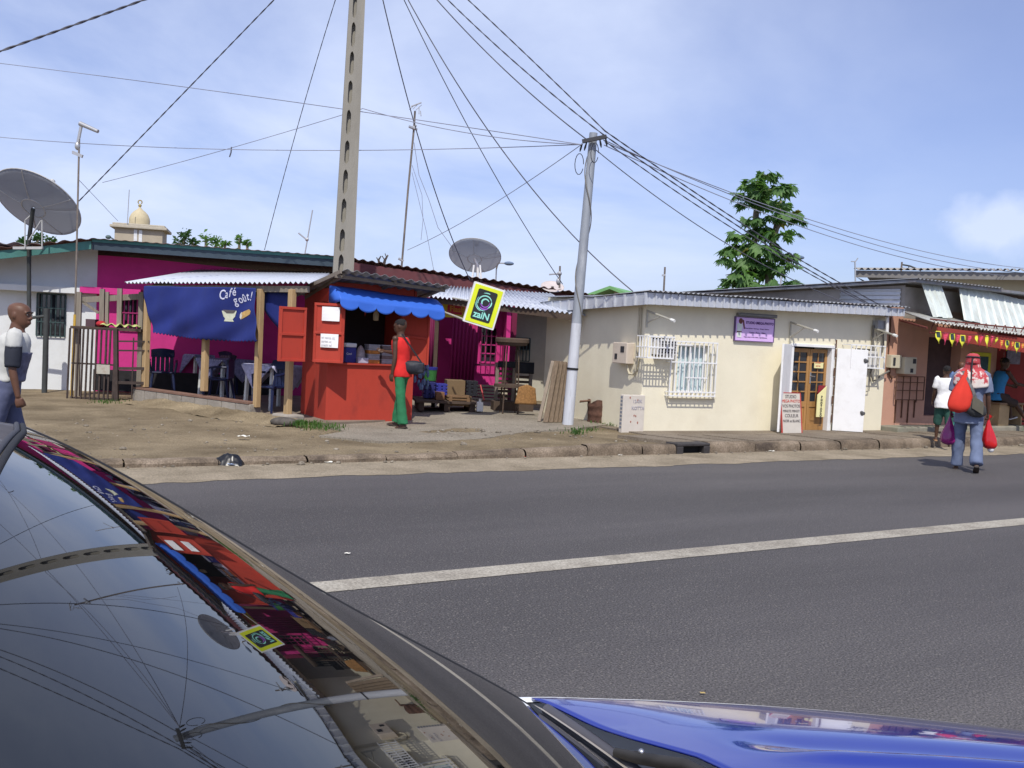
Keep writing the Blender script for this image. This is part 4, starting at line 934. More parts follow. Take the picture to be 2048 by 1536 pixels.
# roof sheet (slopes down to the back) with rafters under the front edge
K0 = KF.loc(at(696, 545, 15.25)); K1 = (1.72, -.62, 2.36)
r0 = (-.02, -.62, 2.455); r1 = (1.86, -.62, 2.34); r2 = (1.95, 1.35, 2.02); r3 = (-.25, 1.3, 2.08)
kio.part('roof', MB().corr(r0, r1, r2, r3, 12, .018, 2, jag=.05, seed=3), m_zincdark, solid=.005, smooth=50)
rb_ = MB()
for x_ in (.02, .9, 1.72): rb_.bar((x_, -.5, 2.40-x_*.055), (x_+.0, 1.2, 2.05), .05, .06)
rb_.bar((-.1, -.45, 2.37), (1.8, -.45, 2.27), .05, .05); rb_.bar((-.06, -.58, 2.44), (-.26, 1.28, 2.07), .03, .06)
kio.part('rafter', rb_, mat('grey_timber', (.20, .17, .14), .9, var=.2, scale=6))
# blue scalloped awning
m_awn = mat('awning_blue', (.035, .13, .56), .6, var=.05, scale=5)
ab = MB(); a0 = -.02; a1 = 1.80; NU = 96
def awf(u, v):
    x = a0+(a1-a0)*u
    zt0 = 2.24-.10*u
    P = [(0.0, zt0), (-.18, zt0-.03), (-.40, zt0-.12), (-.49, zt0-.21), (-.505, zt0-.29)]
    s = v*4; i = min(3, int(s)); f = s-i
    y = P[i][0]+(P[i+1][0]-P[i][0])*f; z_ = P[i][1]+(P[i+1][1]-P[i][1])*f
    if v > .75:
        z_ -= (v-.75)/.25*.085*abs(math.sin(math.pi*6*u+.0))**.55
        y -= .012*math.sin(u*19)*(v-.75)*4
    z_ += .008*math.sin(u*7+v*3)
    return (x, y, z_)
ab.grid(awf, NU, 20)
ab.add([awf(0, k/20) for k in range(16)]+[(a0, 0, 1.97), (a0, -.30, 1.96), (a0, -.48, 1.985)], [tuple(range(16))+(18, 17, 16)])
ab.add([awf(1, k/20) for k in range(16)]+[(a1, 0, 1.87)], [tuple(range(17))])
kio.part('awning', ab, m_awn, solid=.004, smooth=60)
# shutters: side leaf, front-left leaf with papers, right leaf
def leafbox(mb, a, b, z0, z1, th=.03, rails=3):
    vleaf(mb, a, b, z0, z1, th)
    A_ = Vector((a[0], a[1], 0)); B_ = Vector((b[0], b[1], 0)); d = (B_-A_).normalized(); n = Vector((d.y, -d.x, 0))
    for k in range(rails):
        zz = z0+(z1-z0)*k/(rails-1); zz = min(max(zz, z0+.02), z1-.02)
        p = A_+n*(th+.012); q_ = B_+n*(th+.012); mb.bar((p.x, p.y, zz), (q_.x, q_.y, zz), .025, .04)
    for e_ in (A_, B_):
        e2 = e_+(d*.02 if e_ is A_ else -d*.02)+n*(th+.011); mb.bar((e2.x, e2.y, z0), (e2.x, e2.y, z1), .04, .023)
sp0 = KF.loc(at(556, 668, 15.3)); sp1 = KF.loc(at(609, 668, 15.6)); zt1 = KF.loc(at(607, 615, 15.45)).z; zb1 = KF.loc(at(607, 724, 15.45)).z
s1 = MB(); leafbox(s1, (sp0.x, sp0.y), (sp1.x, sp1.y), zb1, zt1)
kio.part('shutter', s1, m_red, bevel=.003, label='side shutter swung fully open to the left')
fp0 = KF.loc(at(628, 668, 15.72)); fp1 = KF.loc(at(689, 668, 15.72)); zt2 = KF.loc(at(650, 606, 15.72)).z; zb2 = KF.loc(at(650, 725, 15.72)).z
s2 = MB(); leafbox(s2, (fp0.x, fp0.y), (fp1.x, fp1.y), zb2, zt2)
kio.part('shutter', s2, m_red, bevel=.003, label='front shutter carrying two white papers')
d_ = Vector((fp1.x-fp0.x, fp1.y-fp0.y, 0)).normalized(); n_ = Vector((d_.y, -d_.x, 0))
for (pa, pb, lab) in (((645, 613), (679, 643), 'upper blank white paper on the kiosk shutter'), ((642, 667), (676, 696), 'lower white paper with faint writing on the kiosk shutter')):
    a = KF.loc(at(*pa, 15.67)); bq = KF.loc(at(*pb, 15.67)); o_ = Vector((a.x, a.y, 0)); L_ = (bq.x-a.x)/d_.x
    base = Vector((fp0.x, fp0.y, 0))+n_*.062; s_ = (o_-base).dot(d_)
    mbp = MB(); A_ = base+d_*s_; B_ = base+d_*(s_+L_)
    mbp.grid(lambda u, v: tuple(A_.lerp(B_, u)+n_*.008*math.sin(u*3+v*2))[:2]+(bq.z+(a.z-bq.z)*v,), 4, 4)
    T = Thing('paper_notice', lab, 'notice', KF, (A_.x, A_.y, bq.z)); T.part('sheet', mbp, mat('white_paper', (.80, .80, .80), .9, var=.02), solid=.002)
    if 'faint' in lab:
        tx = MB()
        for k, s_l in enumerate(('ici vente de', 'cartes et', 'credit tel')): tx.text(s_l, .045, tuple(A_+n_*.016+d_*.015)[:2]+(a.z-.07-k*.06,), d_, (0, 0, 1), .0005)
        T.part('lettering', tx, mat('grey_ink', (.4, .4, .45), .8))
rp0 = KF.loc(at(834, 690, 16.7)); rp1 = KF.loc(at(856, 690, 16.2))
s3 = MB(); leafbox(s3, (rp1.x, rp1.y), (1.46, -.02), 1.0, 1.86, .03)
vr = MB(); a = KF.loc(at(800, 690, 16.75)); bq = KF.loc(at(855, 690, 16.6)); zt3 = 1.95; zb3 = 1.03
vleaf(vr, (bq.x, bq.y), (a.x, a.y), zb3, zt3, .03); vr.bar((bq.x, bq.y-.02, zb3), (bq.x, bq.y-.02, zt3), .03); vr.bar((a.x, a.y-.02, 1.5), (bq.x, bq.y-.02, 1.46), .025, .04)
kio.part('shutter', vr, m_red, bevel=.003, label='right shutter in the shade of the awning')
# goods on the counter
top_ = kc+.031
def cpt(px, w): return ku(px, 700, w)[0]
x0, x1 = cpt(691, .12), cpt(712, .12)
cb = Thing('cool_box', 'blue cool box with white lid on the kiosk counter', 'cool box', KF, (x0, .12, top_))
cb.part('body', MB().box(x0, x1, .1, .36, top_, top_+.25), mat('cooler_blue', (.03, .035, .22), .5), bevel=.01)
cb.part('lid', MB().box(x0-.005, x1+.005, .095, .365, top_+.252, top_+.32), mat('cooler_white', (.72, .74, .76), .5), bevel=.015)
cb.part('lettering', MB().text('Cool', .05, (x0+.01, .097, top_+.13), (1, 0, 0), (0, 0, 1), .001, xs=.9), m_white)
bgx = cpt(724, .1)
bg_ = Thing('bread_bag', 'clear bag of bread rolls beside the blue cool box', 'bag', KF, (bgx, .15, top_))
bg_.part('bag', MB().lathe([(.02, 0), (.085, .02), (.09, .1), (.07, .2), (.03, .27), (.01, .29)], (bgx, .16, top_), 14), mat('cloudy_plastic', (.36, .30, .30), .3, var=.5, scale=14, dirt=(.42, .18, .07), damt=.8, dscale=9), smooth=60)
bg_.part('tub', MB().box(bgx-.09, bgx+.09, .02, .2, top_, top_+.09), mat('tub_grey', (.40, .40, .50), .4), bevel=.01)
m_tub = mat('clear_tub', (.28, .27, .30), .25, var=.25, scale=20)
for k, (px, col, lab, n) in enumerate(((746, (.42, .16, .03), 'stack of clear plastic tubs with an orange filling on the kiosk counter', 4), (773, (.14, .10, .10), 'stack of dark filled plastic tubs beside the customer on the counter', 4))):
    x_ = cpt(px, .1); T = Thing('tub_stack', lab, 'food tubs', KF, (x_, .12, top_))
    for i in range(n):
        z_ = top_+i*.078
        T.part('tub', MB().box(x_-.1, x_+.1, .04, .22, z_, z_+.06), m_tub if (i+k) % 2 else mat(f'tub_fill_{k}', col, .4, var=.4, scale=18), bevel=.008)
        T.part('lid', MB().box(x_-.106, x_+.106, .034, .226, z_+.061, z_+.077), mat('tub_lid', (.34, .34, .38), .3), bevel=.004)
hx = cpt(749, .25)
hl = Thing('hanging_lamp', 'pale lantern hanging inside the kiosk opening', 'lamp', KF, (hx, .25, 1.7))
hl.part('cord', MB().tube([(hx, .25, 2.05), (hx, .25, 1.9)], .006, 5), m_ink); hl.part('shade', MB().lathe([(.02, 0), (.045, .01), (.05, .1), (.03, .16), (.015, .2)], (hx, .25, 1.72), 12), mat('lamp_cream', (.5, .42, .28), .5), smooth=40)
hx2 = cpt(727, .3)
solo('hanging_pennant', MB().prism([(hx2-.03, 2.0), (hx2+.05, 2.0), (hx2+.0, 1.78)], .3, .306), m_red, 'small red pennant hanging inside the kiosk beside the lantern', 'pennant', KF, (hx2, .3, 1.8))
# hasp stain marks, weeds handled later

# ------------------------------------------------------------------ café shelter
CF = Fr(-6.86, 18.52, -39)
cu_ = lambda px, py, w=0.0: CF.uv(px, py, w)
m_post = mat('raw_timber', (.42, .29, .15), .85, var=.22, scale=4, stretch=(6, 6, .6), bump=.15)
m_post2 = mat('weathered_timber', (.23, .20, .16), .9, var=.22, scale=4, stretch=(6, 6, .6), bump=.2)
m_cblock = mat('cement_block', (.30, .27, .23), .95, var=.2, scale=3, bump=.4, bscale=18, dirt=(.14, .12, .10), damt=.6, dscale=2.5)
caf = Thing('cafe_shelter', 'open street café shelter on timber posts with a bright tin roof', 'shelter', CF, (0, 0, 0))
cz_ = 2.2
f0 = cu_(255, 568); f1 = cu_(662, 575)
bk0 = CF.loc(at(408, 539, 21.0)); bk1 = CF.loc(at(668, 546, 21.6))
caf.part('roof', MB().corr((f0[0], -.05, 2.21), (4.75, -.05, 2.24), bk1, bk0, 42, .02, 2, jag=.02, seed=8), m_awnz, solid=.005, smooth=50)
caf.part('beam', MB().bar((.0, .05, 2.13), (4.6, .05, 2.15), .06, .1).bar((.0, .1, 2.13), (bk0.x, bk0.y, bk0.z-.1), .05, .09).bar((4.4, .1, 2.13), (bk1.x-.2, bk1.y, bk1.z-.1), .05, .09), m_post2)
for (px, pyb, pyt, wd, lab) in ((290, 772, 570, .12, None), (408, 780, 676, .11, None), (513, 812, 570, .095, None), (575, 828, 572, .105, None)):
    xx, zb_ = cu_(px, pyb); zt_ = cu_(px, pyt)[1]; zt_ = min(zt_, 2.14)
    if px == 575: zb_ = .1
    caf.part('post', MB().bar((xx, 0, max(0, zb_-.02)), (xx-.0, 0, zt_), wd, .09), m_post, bevel=.006)
wz_ = .27; xw1 = cu_(512, 812)[0]
wb = MB(); x = -.12; r5 = random.Random(4)
wall_ = MB().box(-.12, xw1, -.1, .1, -.1, wz_-.02)
for i in range(9):
    xa = -.12+i*(xw1+.12)/9; wall_.box(xa+.008, xa+(xw1+.12)/9-.008, -.112-.004*r5.random(), -.1, .02, wz_-.03)
caf.part('low_wall', wall_, m_cblock, bevel=.006)
caf.part('sill_plank', MB().box(-.1, xw1-.05, -.12, .11, wz_-.018, wz_+.012), mat('reddish_plank', (.19, .11, .08), .9, var=.2))
px_, _ = cu_(575, 830); 
pm_ = MB().box(px_-.22, px_+.25, -.15, .15, -.1, .17)
caf.part('footing', pm_, m_cblock, bevel=.03)
caf.part('floor', MB().box(-.1, 5.0, .12, 3.0, -.1, .09), mat('cafe_floor', (.20, .16, .125), .95, var=.2, scale=2))
# step edge in front of the café wall
struct('earth_bank', MB().grid(lambda u, v: (-.3+5.0*u, -.12-.45*v+.06*fbm(u*9, 2)*v, .12*(1-v)**1.5*sst(0, .25, u)+.02+.03*fbm(u*14, v*4)), 60, 8), m_dirt, CF, smooth=60)
# blue tarpaulin with painted cup and bread
m_tarp = mat('blue_tarpaulin', (.014, .026, .165), .7, var=.15, scale=1.5, bump=.1, bscale=6)
tp = Thing('cafe_banner', 'large blue café tarpaulin with white lettering hung under the tin roof', 'banner', CF, (0, -.06, 1.3))
t0x = cu_(297, 570, -.05)[0]; t1x = cu_(517, 570, -.05)[0]; b0x = cu_(318, 668, -.05)[0]; b1x = cu_(529, 678, -.05)[0]
tzb = cu_(420, 674, -.05)[1]
def tf(u, v, dy=0):
    xa = t0x+(t1x-t0x)*u; xb = b0x+(b1x-b0x)*u; x = xa+(xb-xa)*v
    z_ = 2.15+(tzb-2.15)*v
    y = -.14-.05*v*math.sin(u*6+1)-.03*math.sin(u*11+v*4)-.10*math.exp(-((u-.45)/.2)**2)*math.sin(math.pi*v*.9)-.025*math.sin((u*1.2+v)*13)*v-.018*math.sin(u*31+v*7)*(1-v*.4)
    if v > .96 : z_ += .03*(abs(((u*30) % 1)-.5)*2)*((v-.96)/.04)
    z_ -= .09*math.sin(math.pi*u)*v*(1-.5*v)+.03*u*v
    return (x, y+dy, z_)
tp.part('cloth', MB().grid(tf, 120, 40), m_tarp, smooth=80, solid=.003)
# second darker flap between the posts on the right
tp2 = MB(); fx0 = cu_(520, 575, .3)[0]; fx1 = cu_(572, 575, .1)[0]
tp2.grid(lambda u, v: (fx0+(fx1-fx0)*u+.0*v, .14+.02*math.sin(u*9), 2.14-(.05+.75*u)*v), 12, 6)
tp.part('side_flap', tp2, m_tarp, smooth=80, solid=.003)
# lettering lies on the cloth: map flat lettering onto it
def tinv(px, py):
    x, z_ = cu_(px, py, -.2); v = (2.15-z_)/(2.15-tzb)
    for _ in range(6):
        xa = t0x+(b0x-t0x)*v; xb = t1x+(b1x-t1x)*v; u = (x-xa)/(xb-xa); v += (tf(u, v)[2]-z_)/(2.15-tzb)
    return u, v
def on_cloth(mb_flat, name, m, dy=-.008):
    out = MB(); vs = []
    for (a, b, c) in mb_flat.v:
        u, v = tinv(a, b); vs.append(tf(u, v, dy-c))
    out.add(vs, mb_flat.f); return tp.part(name, out, m)
ch = MB()
def ptext(s, size, px, py, ang, sh=0):
    c_, s_ = math.cos(R(ang)), math.sin(R(ang)); t_ = MB().text(s, size, (0, 0, 0), (1, 0, 0), (0, 0, 1), 0, bold=.3, xs=.6)
    ch.add([(px+v[0]*c_+v[2]*(s_*.9), py+v[0]*s_-v[2]*c_, 0) for v in t_.v], t_.f)
for s_, sz_, px, py, an in (('C', 28, 433, 597, 10), ('a', 24, 445, 595, 10), ('f', 27, 453, 593, 14), ('é', 24, 460, 590, 10), ('g', 24, 462, 608, -8), ('o', 22, 470, 606, -12), ('û', 22, 477, 603, -12), ('t', 24, 484, 600, -8), ('!', 26, 490, 600, 10)):
    ptext(s_, sz_, px, py, an)
on_cloth(ch, 'lettering', mat('chalk_white', (.62, .64, .80), .8))
cup = MB().add([(437, 621, 0), (464, 621, 0), (461, 633, 0), (457, 638, 0), (459, 643, 0), (441, 642, 0), (443, 637, 0), (439, 632, 0)], [tuple(range(8))[::-1]])
on_cloth(cup, 'painted_cup', mat('cup_cream', (.58, .60, .46), .8, var=.15, scale=14))
on_cloth(MB().add([(439, 619, 0), (463, 620, 0), (459, 626, 0), (446, 626, 0)], [(3, 2, 1, 0)]), 'painted_coffee', mat('coffee_grey', (.10, .09, .09), .8), -.011)
br = MB().add([(472, 626, 0), (480, 622, 0), (494, 618, 0), (499, 622, 0), (498, 628, 0), (489, 633, 0), (476, 638, 0)], [tuple(range(7))[::-1]])
on_cloth(br, 'painted_bread', mat('bread', (.50, .32, .11), .8, var=.2, scale=12))
on_cloth(MB().add([(471, 628, 0), (474, 623, 0), (477, 630, 0), (475, 639, 0), (471, 635, 0)], [tuple(range(5))[::-1]]), 'painted_crumb', mat('bread_white', (.62, .58, .5), .8), -.011)
# furniture inside
m_chair = mat('navy_plastic', (.012, .018, .06), .35, var=.1); m_cloth = mat('patterned_cloth', (.22, .22, .36), .9, var=.55, scale=24); m_plwhite = mat('white_plastic', (.66, .66, .62), .4)
def chair(loc, rz, lab):
    T = Thing('plastic_chair', lab, 'chair', Fr(loc[0], loc[1], rz), (0, 0, .09), group='navy plastic chairs in the café')
    z0 = .09
    for sx in (-1, 1):
        T.part('leg', MB().tube([(sx*.19, -.18, z0+.42), (sx*.23, -.23, z0)], [.03, .02], 6), m_chair); T.part('leg', MB().tube([(sx*.18, .18, z0+.42), (sx*.22, .26, z0)], [.03, .02], 6), m_chair)
        T.part('armrest', MB().tube([(sx*.22, -.2, z0+.42), (sx*.25, -.2, z0+.62), (sx*.26, 0, z0+.66), (sx*.24, .2, z0+.66)], .022, 6), m_chair)
    T.part('seat', MB().box(-.22, .22, -.22, .2, z0+.41, z0+.45), m_chair, bevel=.02)
    bk = MB()
    for i in range(5): x_ = -.17+i*.085; bk.box(x_-.03, x_+.03, .2, .225, z0+.45, z0+.8)
    bk.grid(lambda u, v: (-.22+.44*u, .2+.06*v-.03*math.sin(math.pi*u), z0+.72+.14*v+.03*math.sin(math.pi*u)*v), 8, 3)
    T.part('backrest', bk, m_chair, solid=.02); return T
chs = [(325, 752, .9, 60, 'navy plastic chair standing apart at the left of the café'), (437, 765, .8, -50, 'navy plastic chair in front of the draped table'), (543, 775, .5, 10, 'navy plastic chair close to the right café posts'), (470, 745, 2.2, 180, 'navy plastic chair behind the draped table')]
for px, py, w_, rz, lab in chs:
    x_ = cu_(px, py, w_)[0]; p = CF.world((x_, w_, .09)); chair((p.x, p.y), math.degrees(CF.a)+rz, lab)
def table(px, w_, lab, lab2, sag, seed):
    x_ = cu_(px, 740, w_)[0]; T = Thing('cafe_table', lab, 'table', CF, (x_, w_, .09), group='café tables'); z0 = .09; hw = .42; th_ = .74
    for sx in (-1, 1):
        for sy in (-1, 1): T.part('leg', MB().bar((x_+sx*(hw-.06), w_+sy*(hw-.06), z0), (x_+sx*(hw-.08), w_+sy*(hw-.08), th_+z0), .055), m_plwhite)
    T.part('top', MB().box(x_-hw, x_+hw, w_-hw, w_+hw, th_+z0, th_+z0+.03), m_plwhite, bevel=.01)
    zt = th_+z0+.034; n = 24; mb = MB(); e = .62
    def tcf(u, v):
        a = (u-.5)*2*e; b = (v-.5)*2*e; c_, s_ = math.cos(R(45)), math.sin(R(45)); X_ = a*c_-b*s_; Y_ = a*s_+b*c_
        ox = max(0, abs(X_)-hw-.01); oy = max(0, abs(Y_)-hw-.01); d = ox+oy
        fx = math.copysign(min(abs(X_), hw+.01+.12*ox), X_); fy = math.copysign(min(abs(Y_), hw+.01+.12*oy), Y_)
        return (x_+fx, w_+fy, zt-d*.95)
    mb.grid(tcf, n, n)
    solo('tablecloth', mb, m_cloth if seed else mat('pale_cloth', (.48, .48, .66), .9, var=.3, scale=20), lab2, 'tablecloth', CF, (x_, w_, zt), smooth=60, solid=.004)
table(455, 1.35, 'white plastic table in the middle of the café', 'blue-grey patterned cloth draped corner-down over the middle table', .2, 1)
table(552, 1.0, 'white plastic table at the right end of the café', 'pale lilac cloth draped over the right-hand table', .2, 0)
table(400, 2.2, 'white plastic table at the back of the café', 'dim patterned cloth over the back table', .2, 1)
# ------------------------------------------------------------------ poles
m_conc = mat('cast_concrete', (.27, .255, .22), .95, var=.12, scale=2, bump=.25, bscale=25, dirt=(.20, .185, .16), damt=.45, dscale=1.2, stretch=(2, 2, .4))
pb = at(686, 548, 18.0); pt = at(722, -150, 18.0)
pfr = Fr(pb.x, pb.y, 12)
Lb = pfr.loc(pb); Lt = pfr.loc(pt)
def pole_c(z):
    f = (z-pb.z)/(pt.z-pb.z); return Lb.x+(Lt.x-Lb.x)*f
def hw_(z): f = max(0, (z-.1)/9); return (.205-.085*f, .15-.05*f)
cp = Thing('concrete_pole', 'tall tapered concrete utility pole with a row of oval holes', 'utility pole', pfr, (pole_c(.05), 0, .05))
# body: I-section; front face pierced by a ladder of oval holes (real openings through the web)
zb0 = .0; hs = []; py_holes = [72, 130, 188, 247, 307, 366, 424, 484, 535]
for py in py_holes:
    p = pfr.loc(at(697, py, 18.0)); hs.append(p.z)
step = hs[0]-hs[1]
zh = sorted(hs+[hs[0]+step*k for k in (1, 2, 3)]+[hs[-1]-step*k for k in (1, 2)])
body = MB()
def ring(z_, x0f, x1f, y0f, y1f):
    c_ = pole_c(z_); a, b = hw_(z_); return [(c_+a*x0f, b*y0f, z_), (c_+a*x1f, b*y0f, z_), (c_+a*x1f, b*y1f, z_), (c_+a*x0f, b*y1f, z_)]
def pier(mb, zs_, fx0, fx1, y0f=-1, y1f=1):
    vs = []; fs_ = []
    for z_ in zs_: vs += ring(z_, fx0(z_), fx1(z_), y0f, y1f)
    for i in range(len(zs_)-1):
        k = 4*i
        for j in range(4): fs_.append((k+j, k+(j+1) % 4, k+4+(j+1) % 4, k+4+j))
    fs_.append((3, 2, 1, 0)); n_ = len(vs); fs_.append((n_-4, n_-3, n_-2, n_-1)); mb.add(vs, fs_)
hh_ = .20
def hole_half(z_):   # half width of the oval hole at height z (fraction)
    for h in zh:
        d = abs(z_-h)
        if d < hh_:
            e = max(0, d-(hh_-.08))/.08; return .24*math.sqrt(max(0, 1-e*e))
    return 0.0
zs_ = []
z_ = 0.0; ztop = 9.6
while z_ < ztop: zs_.append(z_); z_ += .03
hc = -.28
pier(body, [0, ztop], lambda z: .38, lambda z: 1.0)                         # right solid flange
pier(body, zs_, lambda z: -1.0, lambda z: min(-.45, hc-hole_half(z)) if hole_half(z) > 0 else hc)
pier(body, zs_, lambda z: max(hc+hole_half(z), hc), lambda z: .379)
cp.part('shaft', body, m_conc)
pier(wb_ := MB(), [0, ztop], lambda z: -.9, lambda z: .9, -.15, .6); cp.part('web', wb_, m_conc)
# metal pole with crossarm
m_galv = mat('galvanised_steel', (.31, .335, .37), .55, .2, .12, 5, dirt=(.52, .54, .56), damt=.6, dscale=7, stretch=(1, 1, .3))
mb0 = gnd(1135, 849, .17); mt_ = at(1187, 266, mb0.y)
sp_ = Thing('steel_pole', 'leaning round galvanised pole with whitewashed foot beside the cream house', 'utility pole', WORLD, tuple(mb0))
lerp = lambda f: mb0.lerp(mt_, f)
sp_.part('shaft', MB().tube([lerp(.35), lerp(1)], [.082, .066], 18), m_galv, smooth=50)
sp_.part('whitewashed_foot', MB().tube([lerp(0)-Vector((0, 0, .15)), lerp(.3501)], [.093, .083], 18), mat('whitewash', (.54, .56, .60), .85, var=.12, scale=6, dirt=(.30, .30, .30), damt=.6, dscale=5, stretch=(2, 2, .3)), smooth=50)
a0 = at(1164, 285, mb0.y); a1 = at(1213, 273, mb0.y-.2)
arm_d = (a1-a0)
sp_.part('crossarm', MB().bar(a0+Vector((0, -.09, 0)), a1+Vector((0, -.0, 0)), .05, .06), mat('dark_steel', (.05, .05, .055), .6))
for f, s_ in ((.0, 1), (.18, 1), (.72, -1), (.95, -1)):
    p = a0.lerp(a1, f)+Vector((0, -.06, -.03)); sp_.part('insulator', MB().tube([p, p+Vector((-.02*s_, 0, -.08)), p+Vector((-.03*s_, 0, -.13))], [.012, .018, .008], 7), m_black, smooth=50)
lw = MB()
for (c, rx, rz) in ((a0+Vector((-.03, -.06, -.36)), .07, .17), (a1+Vector((-.18, -.06, -.28)), .06, .16)):
    lw.tube([c+Vector((rx*math.cos(t*.45), .0, rz*math.sin(t*.45))) for t in range(14)], .007, 5)
sp_.part('slack_loop', lw, m_ink)
spiral = [lerp(.93-.72*k/60)+Vector((.088*math.cos(k*.21+2.2), .088*math.sin(k*.21+2.2), 0)) for k in range(61)]
sp_.part('down_cable', MB().tube(spiral, .009, 5), mat('cable_grey', (.16, .15, .13), .7))
sp_.part('strap', MB().tube([lerp(.19), lerp(.197)], .097, 18), m_black)
# ------------------------------------------------------------------ wires
m_wire = mat('wire_black', (.075, .075, .095), .6, var=.1)
m_wire2 = mat('wire_grey', (.24, .25, .31), .6, var=.1)
def wire(lab, pts3, sag, r, m=m_wire, grp=None, twist=False):
    P_ = []
    for i in range(len(pts3)-1):
        a, b = Vector(pts3[i]), Vector(pts3[i+1]); n = 28; sg = sag[i] if isinstance(sag, (list, tuple)) else sag
        for k in range(n+(1 if i == len(pts3)-2 else 0)):
            t = k/n; p = a.lerp(b, t); p.z -= sg*4*t*(1-t); P_.append(p)
    mb = MB()
    if twist:
        for ph in (0, math.pi):
            Q = []; L = 0
            PP = []
            for i in range(len(P_)-1):
                for k in range(10): PP.append(P_[i].lerp(P_[i+1], k/10))
            PP.append(P_[-1])
            for i, p in enumerate(PP):
                if i: L += (PP[i]-PP[i-1]).length
                Q.append(p+Vector((0, math.sin(L*14+ph), math.cos(L*14+ph)))*r*.7)
            mb.tube(Q, r*.75, 5)
    else: mb.tube(P_, r, 6)
    o = solo('overhead_wire', mb, m, lab, 'wire', WORLD, tuple(pts3[0]), group=grp, smooth=60); return o
TOP = at(722, -150, 18.0)
def tp_(dx=0, dz=0): return TOP+Vector((dx, -.1, dz))
def fitsag(a, b, px, py):
    """sag so the wire passes near a seen point"""
    best = (1e9, 0)
    for s in [k*.04-.4 for k in range(90)]:
        dmin = 1e9
        for k in range(41):
            t = k/40; p = Vector(a).lerp(Vector(b), t); p.z -= s*4*t*(1-t); v = p-EYEP; w_ = v.dot(_f)
            X_ = 1024+FPX*v.dot(_r)/w_; Y_ = 768-FPX*v.dot(_u)/w_; d = (X_-px)**2+(Y_-py)**2
            dmin = min(dmin, d)
        if dmin < best[0]: best = (dmin, s)
    return best[1]
def w2(lab, a, b, via, r, **k): return wire(lab, [a, b], fitsag(a, b, *via), r*(.66 if k.get('m') is None else .62), **k)
w2('thick twisted cable crossing the top left corner of the sky', tp_(-.1), at(-620, 318, 13), (120, 62), .022, twist=True)
w2('twisted cable from the concrete pole down to the left antenna mast', tp_(-.1, .1), at(158, 402, 20.6), (300, 250), .016, twist=True)
w2('single cable dropping from the concrete pole to the pink roof', tp_(-.05, -.2), at(529, 500, 21.5), (590, 270), .013, twist=True)
w2('cable from the concrete pole past the thin antenna to the awning dish', tp_(.1, .0), at(940, 560, 20.5), (827, 235), .015)
w2('cable from the concrete pole to the small antenna beside the steel pole', tp_(.12, .05), at(1125, 568, 20.5), (948, 285), .014)
w2('cable from the concrete pole to the front corner of the cream house', tp_(.15, .0), at(1266, 583, 16.3), (980, 260), .014)
PTm = at(1172, 278, mb0.y-.05); PTr = at(1206, 274, mb0.y-.1)
w2('service cable from the concrete pole to the top of the steel pole', tp_(.15, .1), PTm, (1010, 140), .014)
end_r = at(1781, 628, 18.55)
for i, (p1, p2, lab) in enumerate((((1207, 280), (1780, 630), 'lowest twisted cable running from the steel pole down to the house corner pipe'),
                               ((1192, 300), (1776, 634), 'plain cable leaving the steel pole just below its crossarm towards the right'))):
    a = at(*p1, mb0.y-.1); b = at(*p2, 18.5); w2(lab, a, b, (1430, 470) if i else (1450, 448), .012, twist=not i)
for i, (dx, dz, via, end, lab) in enumerate(((.2, .05, (1075, 160), (1900, 690), 'lower of the two long twisted cables passing over the steel pole'), (.24, .16, (1085, 145), (1905, 684), 'upper of the two long twisted cables passing over the steel pole'))):
    a = tp_(dx, dz); b = at(*end, 20.5); mid = at(1205+5*i, 268-6*i, mb0.y+.0)
    wire(lab, [a, mid, at(1545+4*i, 497-8*i, 18.2), b], [fitsag(a, mid, *via),   .02, .05], .0095, twist=True)
PTl = at(1163, 289, mb0.y-.1)
for i, (p, dep, via, lab) in enumerate((((-640, 60), 28, (460, 187), 'highest of the thin grey wires running left from the steel pole'), ((-640, 170), 28, (520, 299), 'long sagging grey wire crossing the sky behind the concrete pole'),
                              ((815, 500), 24, (1000, 398), 'grey wire slanting down from the steel pole to the thin antenna foot'))):
    b = at(*p, dep); w2(lab, PTl, b, via, .011, m=m_wire2)
fk = at(726, 217, 17.9)
w2('grey wire from the side of the concrete pole to the steel pole', PTl, fk, (900, 262), .011, m=m_wire2)
w2('faint grey wire slanting from the concrete pole towards the left mast', fk, at(205, 365, 23), (460, 296), .010, m=m_wire2)
w2('thin stay wire from the left mast towards the domed tower', at(156, 358, 20.6), at(236, 442, 30), (200, 403), .009, m=m_wire2)
for i, (p, q_, via) in enumerate((((1210, 285), (2110, 541), (1600, 434)), ((1212, 282), (2110, 549), (1600, 441)), ((1208, 290), (2110, 556), (1610, 453)))):
    a = at(*p, mb0.y+.05); b = at(*q_, 30); w2(['uppermost', 'middle', 'lowest'][i]+' of three thin wires running far right past the papaya tree', a, b, via, .013, m=m_wire2)
solo('wire_scrap', MB().tube([at(463, 294, 21), at(462, 305, 21), at(459, 314, 21)], .014, 5), m_wire, 'short scrap of wire dangling from the long sagging wire', 'wire scrap', WORLD, tuple(at(459, 314, 21)))
